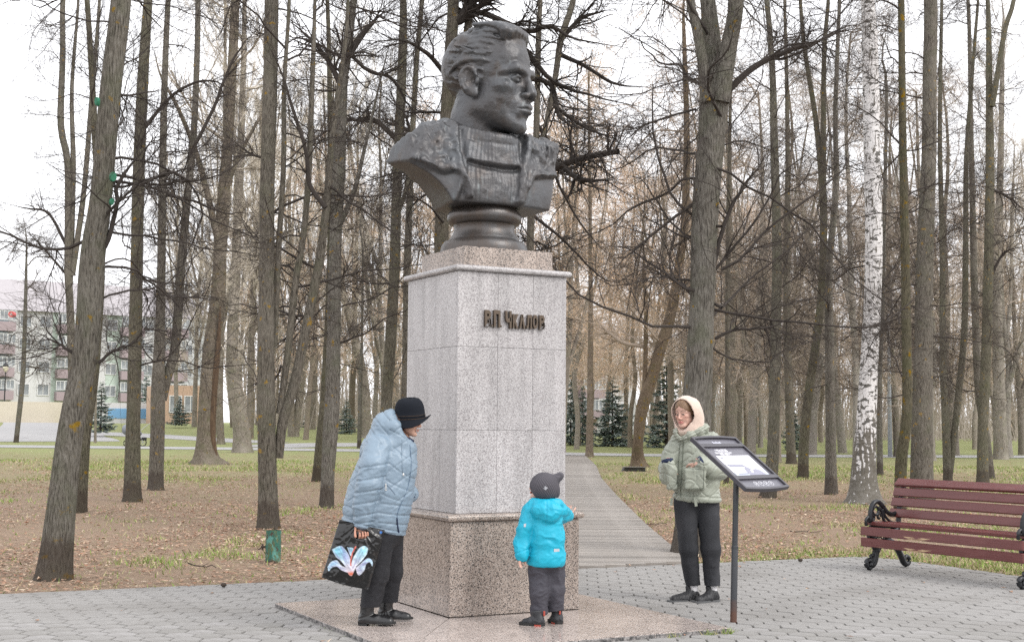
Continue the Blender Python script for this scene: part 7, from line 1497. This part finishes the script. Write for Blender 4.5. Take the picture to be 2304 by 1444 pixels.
# ================================================================== pram and the person pushing it
def pram():
    b = ground(318, 1003); s = b[1] / FPX; P = lambda px, py, dy=0: at_depth(px, py, b[1] + dy) - b
    root = empty('pram', b, 0, 'grey pram on the straight path behind the linden stems', 'pram'); mg = material('pram_fabric', (.20, .21, .24), .8); mf = material('pram_frame', (.5, .5, .52), .4, .6); mt = material('tyre', (.02, .02, .02), .8)
    for px, py, R in ((284, 998, 6), (321, 996, 8)):
        for dy in (-.28, .28):
            c = P(px, py, dy); c[2] = R * s; a = np.linspace(0, 2 * math.pi, 21); w = MB().tube([c + np.array((math.cos(t) * R * s, 0, math.sin(t) * R * s)) for t in a], .022, 6, caps=False); wo = w.build('wheel', mt, root, True)
            h = MB(); [h.tube([c, c + np.array((math.cos(t) * R * s, 0, math.sin(t) * R * s))], .008, 4) for t in np.arange(6) * 1.047]; h.build('spokes', mf, wo)
    F = Field(P(270, 995, -.4), P(345, 940, .4), .03); F.ell(P(300, 975), (.42, .27, .17)); F.ell(P(285, 966), (.24, .27, .26), .05); garment('carrycot', F, mg, root)
    mb = MB()
    for dy in (-.25, .25): mb.tube([P(321, 992, dy), P(312, 972, dy), P(338, 951, dy)], .016, 6).tube([P(284, 993, dy), P(305, 978, dy)], .016, 6)
    mb.tube([P(338, 951, -.25), P(338, 951, .25)], .018, 6).build('frame', mf, root)
    F = Field(P(300, 997, -.3), P(335, 980, .3), .03); F.box(P(318, 987), (.22, .2, .08), .03); garment('basket', F, material('basket_cloth', (.03, .03, .035), .9), root)
    r2 = empty('person', ground(343, 1004), 0, 'person in jeans mostly hidden behind the forking linden, pushing the pram', 'person'); b2 = np.array(r2.location); Pq = lambda px, py, dy=0: at_depth(px, py, b2[1] + dy) - b2
    mj = material('far_jacket', (.02, .022, .028), .8); mjean = material('far_jeans', (.075, .095, .15), .85)
    F = Field(Pq(325, 1006, -.4), Pq(372, 910, .4), .028); F.chain([Pq(343, 1002, -.1), Pq(347, 975, -.1), Pq(352, 956)], (.065, .08, .1), .04); F.chain([Pq(360, 1000, .1), Pq(356, 975, .1), Pq(352, 956)], (.065, .08, .1), .04); garment('trousers', F, mjean, r2)
    F = Field(Pq(325, 970, -.4), Pq(372, 910, .4), .028); F.chain([Pq(352, 958), Pq(353, 935), Pq(352, 928)], (.17, .19, .13), .04); F.chain([Pq(352, 932, -.2), Pq(352, 945, -.24), Pq(341, 951, -.2)], (.07, .06, .05), .03); F.chain([Pq(352, 932, .2), Pq(352, 945, .24), Pq(341, 951, .2)], (.07, .06, .05), .03); garment('jacket', F, mj, r2)
    F = Field(Pq(330, 1000, -.35), Pq(372, 900, .35), .02); F.ell(Pq(350, 916), (.08, .075, .115)); F.cap(Pq(351, 922), Pq(352, 940), .05); F.cap(Pq(352, 940), Pq(352, 960), .1); F.cap(Pq(341, 951, -.2), Pq(338, 951, -.2), .035); F.cap(Pq(341, 951, .2), Pq(338, 951, .2), .035); garment('body', F, material('far_skin', (.5, .31, .24), .6), r2)
    F = Field(Pq(330, 925, -.2), Pq(372, 900, .2), .02); F.ell(Pq(351, 914), (.09, .085, .10)); F.plane(Pq(348, 916), (-1, 0, -.3)); garment('hair', F, material('far_hair', (.03, .02, .015), .7), r2)
    for px, dy in ((337, -.1), (357, .1)):
        F = Field(Pq(px - 6, 1008, dy - .1), Pq(px + 10, 998, dy + .1), .02); F.cap(Pq(px - 1, 1004, dy), Pq(px + 5, 1004, dy), .045); garment('shoe', F, m_sole, r2)
pram()
# ================================================================== buildings
m_pane = material('window_glass', (.24, .26, .28), .12, layers=[(1.2, 3, O1, (.40, .42, .44), .45, .65, .7)], spec=.6); m_wframe = material('window_frame', (.66, .66, .66), .6); m_maroon = material('balcony_cladding', (.33, .265, .28), .7); m_roof = material('mauve_metal_roof', (.36, .335, .345), .6, layers=[(2, 3, (3, 1, 1), (.40, .375, .385), .4, .6, .7)])
def win_mesh(w, h):
    mb = MB(); t = .09
    for c, sz in (((0, 0, h / 2 - t / 2), (w, .12, t)), ((0, 0, -h / 2 + t / 2), (w, .12, t)), ((-w / 2 + t / 2, 0, 0), (t, .12, h - 2 * t)), ((w / 2 - t / 2, 0, 0), (t, .12, h - 2 * t)), ((0, .0, 0), (.07, .11, h - 2 * t))): mb.box(c, sz)
    return mb.mesh('window', m_wframe), MB().box((0, .02, 0), (w - .1, .03, h - .1)).mesh('pane', m_pane)
def block(name, pxa, pxb, D0, D1, yb, yt, label, floors, walls, wins, balcs, roof=None, depth=11, cat='building', top_y=None, ww=1.35, wh=1.35):
    """facade between two pixel columns; walls: [(u0, u1, colour)], wins/balcs: u positions"""
    A = at_depth(pxa, 900, D0); B = at_depth(pxb, 900, D1); d = (B - A)[:2]; L = np.linalg.norm(d); rz = math.atan2(d[1], d[0]); base = at_depth(pxa, yb, D0)[2]; H = at_depth(pxa, yt, D0)[2] - base
    base = min(base, float(terrain(A[0], A[1])) - .3); H = at_depth(pxa, yt, D0)[2] - base
    root = empty(name, (A[0], A[1], base), rz, label, cat)
    for k, (u0, u1, c) in enumerate(walls):
        MB().box(((u0 + u1) / 2 * L, depth / 2 + .02 * (k % 2), H / 2), ((u1 - u0) * L, depth, H)).build('wall', material('render_%d' % k, c, .9, layers=[(.5, 4, O1, tuple(np.array(c) * .88), .45, .7, .6)]), root)
    if roof:
        hr, c = roof; ov = .5; V = [(-ov, -ov, H), (L + ov, -ov, H), (L + ov, depth + ov, H), (-ov, depth + ov, H), (2.0, depth / 2, H + hr), (L - 2.0, depth / 2, H + hr)]
        mb = MB().add(V, [np.array([[0, 1, 5, 4], [2, 3, 4, 5]]), np.array([[1, 2, 5], [3, 0, 4]]), np.array([[3, 2, 1, 0]])]); mb.build('roof', m_roof, root)
    wm, pm = win_mesh(ww, wh); fh = H / floors
    for f in range(floors):
        z = fh * (f + .55)
        for u in wins:
            o = obj('window', wm, root, (u * L, -.03, z)); obj('pane', pm, o)
        for u in balcs:
            if f == 0: continue
            MB().box((u * L, -.55, z - fh * .28), (2.7, 1.1, fh * .40)).build('balcony', m_maroon, root)
            for q in (-.95, 0, .95): o = obj('window', wm, root, (u * L + q, -1.02, z + fh * .20)); o.scale = (.68, 1, .80); obj('pane', pm, o)
    return root
W_, MINT, PALE, BLUE = (.60, .60, .60), (.49, .57, .51), (.52, .535, .54), (.46, .56, .60)
block('apartment_block', -95, 470, 150, 166, 946, 692, 'five-storey pale green and white apartment block with maroon balconies behind the trees', 5, [(0, .175, BLUE), (.175, .345, W_), (.345, .44, MINT), (.44, .56, W_), (.56, .70, MINT), (.70, .86, W_), (.86, 1, PALE)], [.08, .24, .315, .46, .58, .73, .79, .90, .96], [.15, .405, .66, .845], roof=(4.2, None), depth=12)
block('apartment_block', 1190, 1432, 132, 140, 992, 752, 'white apartment block with maroon balconies seen past the right of the pedestal', 5, [(0, .40, W_), (.40, .62, (.62, .50, .49)), (.62, 1, W_)], [.08, .22, .36, .72, .88], [.54], roof=(2.8, None))
block('brick_building', 372, 462, 124, 126, 952, 866, 'low orange brick building with a pale cornice behind the curved poplar', 1, [(0, 1, (.48, .34, .25))], [.25, .62], [], depth=6, ww=1.2, wh=1.6)
MBk = block('garage_building', 205, 345, 128, 131, 950, 905, 'low white building with a blue band at the foot of the flats', 1, [(0, 1, (.58, .58, .60))], [], [], depth=5)
_L = np.linalg.norm((at_depth(345, 900, 131) - at_depth(205, 900, 128))[:2]); MB().box((_L * .62, -.03, 1.25), (_L * .7, .06, .95)).build('blue_band', material('blue_paint', (.16, .34, .56), .6), MBk)
block('low_building', -40, 165, 122, 125, 948, 902, 'long low cream wall building left of the leaning linden', 1, [(0, 1, (.60, .545, .44))], [], [], depth=4)
block('small_house', 1686, 1722, 128, 129, 990, 884, 'small white house with an orange plinth between trunks right of the massive linden', 3, [(0, 1, (.62, .64, .66))], [.7], [], depth=6, ww=.6, wh=.9)
_b = [o for o in bpy.data.objects if o.name.startswith('small_house')][0]; MB().box((.55, -.05, 1.2), (1.2, .1, 2.0)).build('plinth', material('orange_plinth', (.50, .33, .24), .8), _b)
# the red round sign on the flats
_s = at_depth(30, 708, 149); _r = empty('shop_sign', _s, .1, 'small round red sign on the front of the apartment block', 'sign'); n_ = 20; _a = np.arange(n_) * 2 * math.pi / n_; M4 = np.eye(4); M4[:3, :3] = rotx(math.pi / 2)
MB().prism(np.c_[np.cos(_a) * .33, np.sin(_a) * .33], 0, .9, M4).build('disc', material('sign_red', (.58, .10, .10), .5), _r); M4 = M4.copy(); M4[1, 3] = -.905; MB().prism([(-.16, -.12), (.16, -.12), (.16, -.03), (-.16, -.03)], 0, .02, M4).prism([(-.10, .02), (.10, .02), (.06, .14), (-.06, .14)], 0, .02, M4).build('emblem', m_wframe, _r)
# fence along the foot of the middle block
def fence():
    root = empty('iron_fence', at_depth(1280, 985, 118), 0, 'thin dark railing before the white apartment block', 'fence'); b = np.array(root.location); z0 = float(terrain(b[0], b[1])); root.location.z = z0; m = material('fence_iron', (.22, .22, .23), .7); L = 200 / FPX * 118
    for z in (.25, 1.05): MB().box((L / 2, 0, z), (L, .04, .04)).build('rail', m, root)
    me = MB().box((0, 0, .65), (.03, .03, 1.3)).mesh('picket', m)
    for x in np.arange(0, L, .4): obj('picket', me, root, (x, 0, 0))
fence()
# ================================================================== far wood closing the view
def far_wood():
    r = np.random.default_rng(55); cr = Crown()
    N = 620; px = r.uniform(520, 2600, N); D = r.uniform(118, 165, N); keep = (np.abs(px - 1330) > 110) | (D > 150); px, D = px[keep], D[keep]; N = len(px); X = (px - 1152) / FPX * D; Z = terrain(X, D) - .1; h = r.uniform(5, 15, N); d = np.c_[r.normal(0, .05, (N, 2)), np.ones(N)]
    P, R = grow(r, np.c_[X, D, Z], d, h, r.uniform(.05, .16, N), 6, .03, .0, .3); cr.add(P, R, 3, .8)
    s, d, l, q = children_of(r, P, R, 7, .12, 1, (.3, .9), 1.2, 4.5, .5, .024); P2, R2 = grow(r, s, d, l, q, 3, .12, .03, .5); cr.add(P2, R2, 3, 1.0)
    s, d, l, q = children_of(r, P2, R2, 2, .2, 1, (.3, .9), .8, 2.2, .6, .018); P3, R3 = grow(r, s, d, l, q, 2, .1, .03, .6); cr.add(P3, R3, 3, 1.2)
    N = 6500; px = r.uniform(600, 2600, N); D = r.uniform(100, 165, N); keep = (np.abs(px - 1340) > 120) | (D > 142); px, D = px[keep], D[keep]; N = len(px); X = (px - 1152) / FPX * D
    d = np.c_[r.normal(0, .22, (N, 2)), np.ones(N)]; P, R = grow(r, np.c_[X, D, terrain(X, D) - .1], d, r.uniform(1.2, 5.0, N), np.full(N, .03), 3, .1, 0, .5); cr.add(P, R, 3, 1.05)
    o = obj('far_wood', cr.mesh('far_wood', material('far_branches', (.36, .315, .27), .95, attr='Col'))); tag(o, 'brownish bare thicket and far trees closing the view behind the park', 'woodland', kind='stuff')  # thicket colour made pale, standing in for haze over the distance
far_wood()
# ================================================================== leaf litter and grass
def litter():
    r = np.random.default_rng(21); N = 110000
    D = 10.2 * np.exp(r.uniform(0, 1, N) * math.log(52 / 10.2)); X = r.uniform(-.45, .45, N) * D
    m = ~inside_plaza(X, D, -.02); b = ground(1455, 1186)
    # fewer leaves where grass shows through, many in the drifts on the left
    dens = .50 + .85 * fbm(np.c_[X * .35, D * .28, X * 0], 3, 2) + .25 * sstep(0, -2, X) * sstep(30, 20, D) - .25 * sstep(26, 44, D)
    m &= r.random(N) < np.clip(dens, .08, 1)
    xr = np.interp(D, BW[:, 1], BW[:, 0]); on = (X < xr) & (X > xr - 2.1) & (D > 12.4); m &= ~on
    n2 = 900; D2 = 8.2 + r.random(n2) * 6; X2 = r.uniform(-.42, .42, n2) * D2; q2 = np.stack([X2, D2], -1) - PZ0; e2 = np.maximum(q2 @ PZU, q2 @ PZV); k2 = inside_plaza(X2, D2, .02) & (r.random(n2) < .06 + .5 * np.exp(e2 / .25)); pc, px0, px1, py0, py1 = PLAT; qq = np.stack([X2, D2], -1) - pc[:2]; uu = qq @ EX[:2]; vv = qq @ EY[:2]; k2 &= ~((uu > px0 - .05) & (uu < px1 + .05) & (vv > py0 - .05) & (vv < py1 + .05)); nl = m.sum()
    X, D = np.r_[X[m], X2[k2]], np.r_[D[m], D2[k2]]; N = len(X); s = r.uniform(.014, .030, N) * (1 + .010 * D); a = r.uniform(0, 6.28, N); tl = r.normal(0, .35, (N, 2)); ca, sa = np.cos(a), np.sin(a)
    L = np.array([(-1, 0, 0), (-.1, .62, .25), (1, 0, .1), (-.1, -.62, .25)]); V = np.empty((N, 4, 3))
    lx = L[None, :, 0] * s[:, None]; ly = L[None, :, 1] * s[:, None] * r.uniform(.7, 1.1, N)[:, None]; V[..., 0] = X[:, None] + lx * ca[:, None] - ly * sa[:, None]; V[..., 1] = D[:, None] + lx * sa[:, None] + ly * ca[:, None]
    V[..., 2] = terrain(X, D)[:, None] + np.where(np.arange(N) < nl, .012, .026)[:, None] + L[None, :, 2] * s[:, None] * r.uniform(-.6, 1.2, N)[:, None] + np.abs(lx * tl[:, :1] + ly * tl[:, 1:]) + r.uniform(0, .012, N)[:, None]
    pal = np.array([(.36, .225, .16), (.44, .295, .215), (.28, .165, .115), (.52, .38, .285), (.38, .205, .14), (.58, .47, .37), (.20, .12, .085)]); c = pal[r.choice(7, N, p=[.24, .22, .15, .14, .11, .08, .06])] * np.array((.90, .90, .87)) * r.uniform(.8, 1.2, (N, 1))
    o = obj('fallen_leaves', mesh_from('fallen_leaves', V.reshape(-1, 3), np.arange(4 * N).reshape(-1, 4), material('dead_leaf', (1, 1, 1), .8, attr='Col', spec=.25), False, np.repeat(c, 4, 0))); tag(o, 'brown dead leaves lying under the trees', 'leaves', kind='stuff')
    # grass
    N = 300000; D = 10.2 * np.exp(r.uniform(0, 1, N) ** 1.0 * math.log(46 / 10.2)); X = r.uniform(-.45, .45, N) * D
    q = np.stack([X, D], -1) - PZ0; eb = np.maximum(q @ PZU, q @ PZV)
    g = -.24 + .9 * fbm(np.c_[X * .55, D * .42, X * 0 + 9], 3, 12) + .45 * np.exp(-np.maximum(eb, 0) / .28) + 0.48 * sstep(0, 3, X) * (1 - .4 * sstep(14, 30, D)) + .5 * sstep(24, 42, D) + .35 * fbm(np.c_[X * 3, D * 3, X * 0], 2, 4)
    m = ~inside_plaza(X, D, -.01) & (r.random(N) < np.clip(g, .02, 1)); xr = np.interp(D, BW[:, 1], BW[:, 0]); m &= ~((X < xr + .01) & (X > xr - 2.1) & (D > 12.4)); X, D = X[m], D[m]
    # tufts against the platform edge and in the paver joints
    c, x0, x1, y0, y1 = PLAT
    for (u, v, n) in ((.85, y0 - .02, 60), (.98, y0 - .02, 50), (1.03, y0 + .03, 30), (.55, y0 - .01, 30)): p = c[None] + EX * (u + r.normal(0, .035, n))[:, None] + EY * (v - np.abs(r.normal(0, .012, n)))[:, None]; X = np.r_[X, p[:, 0]]; D = np.r_[D, p[:, 1]]
    n = 900; v = r.uniform(y0, y1, n); v = v[fbm(np.c_[v * 3, v * 0, v * 0], 2, 3) > .0]; n = len(v); p = c[None] + EX * (x0 - .012 - np.abs(r.normal(0, .008, n)))[:, None] + EY * v[:, None]; e0 = len(X); X = np.r_[X, p[:, 0]]; D = np.r_[D, p[:, 1]]
    N = len(X); hgt = r.uniform(.02, .062, N) * (1 + .012 * D); hgt[e0:] = r.uniform(.012, .03, N - e0); a = r.uniform(0, 6.28, N); w = r.uniform(.0022, .0045, N) * (1 + .06 * D); ln = r.uniform(.2, 1.1, N) * hgt; a2 = r.uniform(0, 6.28, N); z = terrain(X, D)
    V = np.stack([np.c_[X - np.cos(a) * w, D - np.sin(a) * w, z], np.c_[X + np.cos(a) * w, D + np.sin(a) * w, z], np.c_[X + np.cos(a2) * ln, D + np.sin(a2) * ln, z + hgt]], 1).reshape(-1, 3)
    cc = np.where(r.random((N, 1)) < .45, np.array([(.42, .37, .21)]), np.array([(.20, .29, .065)])) * r.uniform(.7, 1.35, (N, 1)); cc[e0:] = np.array((.17, .25, .055)) * r.uniform(.7, 1.3, (N - e0, 1))
    o = obj('grass', mesh_from('grass', V, np.arange(3 * N).reshape(-1, 3), material('grass_blade', (1, 1, 1), .8, attr='Col', spec=.2), False, np.repeat(cc, 3, 0))); tag(o, 'thin spring grass growing through the leaf litter and along the paving', 'grass', kind='stuff')
BW = np.array([ground(1560, 1277)[:2], ground(1532, 1252)[:2], ground(1455, 1186)[:2], ground(1385, 1115)[:2], ground(1353, 1078)[:2], ground(1341, 1049)[:2], ground(1317, 1027)[:2]])
litter()
# a fallen twig or two, leaf and cone specks on the paving
def specks():
    r = np.random.default_rng(3); mt = material('fallen_twig', (.06, .045, .035), .9)
    for px, py, L, lab in ((455, 1279, .34, 'fallen twig lying in the leaves left of the pipe stub'), (1468, 1183, .5, 'fallen dark twig beside the boardwalk'), (1815, 1200, .45, 'fallen dark branch lying in the grass behind the board post')):
        b = ground(px, py); a = r.uniform(-.5, .5); P = np.c_[np.linspace(-L / 2, L / 2, 7) * math.cos(a), np.linspace(-L / 2, L / 2, 7) * math.sin(a), .02 + np.abs(r.normal(0, .012, 7))]; P[:, 1] += r.normal(0, .012, 7)
        root = empty('twig', b, 0, lab, 'twig'); MB().tube(P, np.linspace(.008, .004, 7), 6).tube([P[3], P[3] + np.array((.06, .05, .03))], [.005, .002], 5).build('stick', mt, root, True)
    for px, py, lab in ((503, 1326, 'small brown cone lying on the pavers left of the platform'), (1801, 1268, 'small brown cone lying on the pavers right of the board post')):
        b = ground(px, py); F = Field((-.05, -.05, -.05), (.05, .05, .05), .004); F.ell((0, 0, 0), (.026, .02, .018)); V, Q = F.mesh(); V = V + vnormals(V, Q) * (.003 * vnoise(V * 160, 2))[:, None]; o = obj('pine_cone', mesh_from('pine_cone', V, Q, mt, True), None, (b[0], b[1], .042)); tag(o, lab, 'cone')
specks()
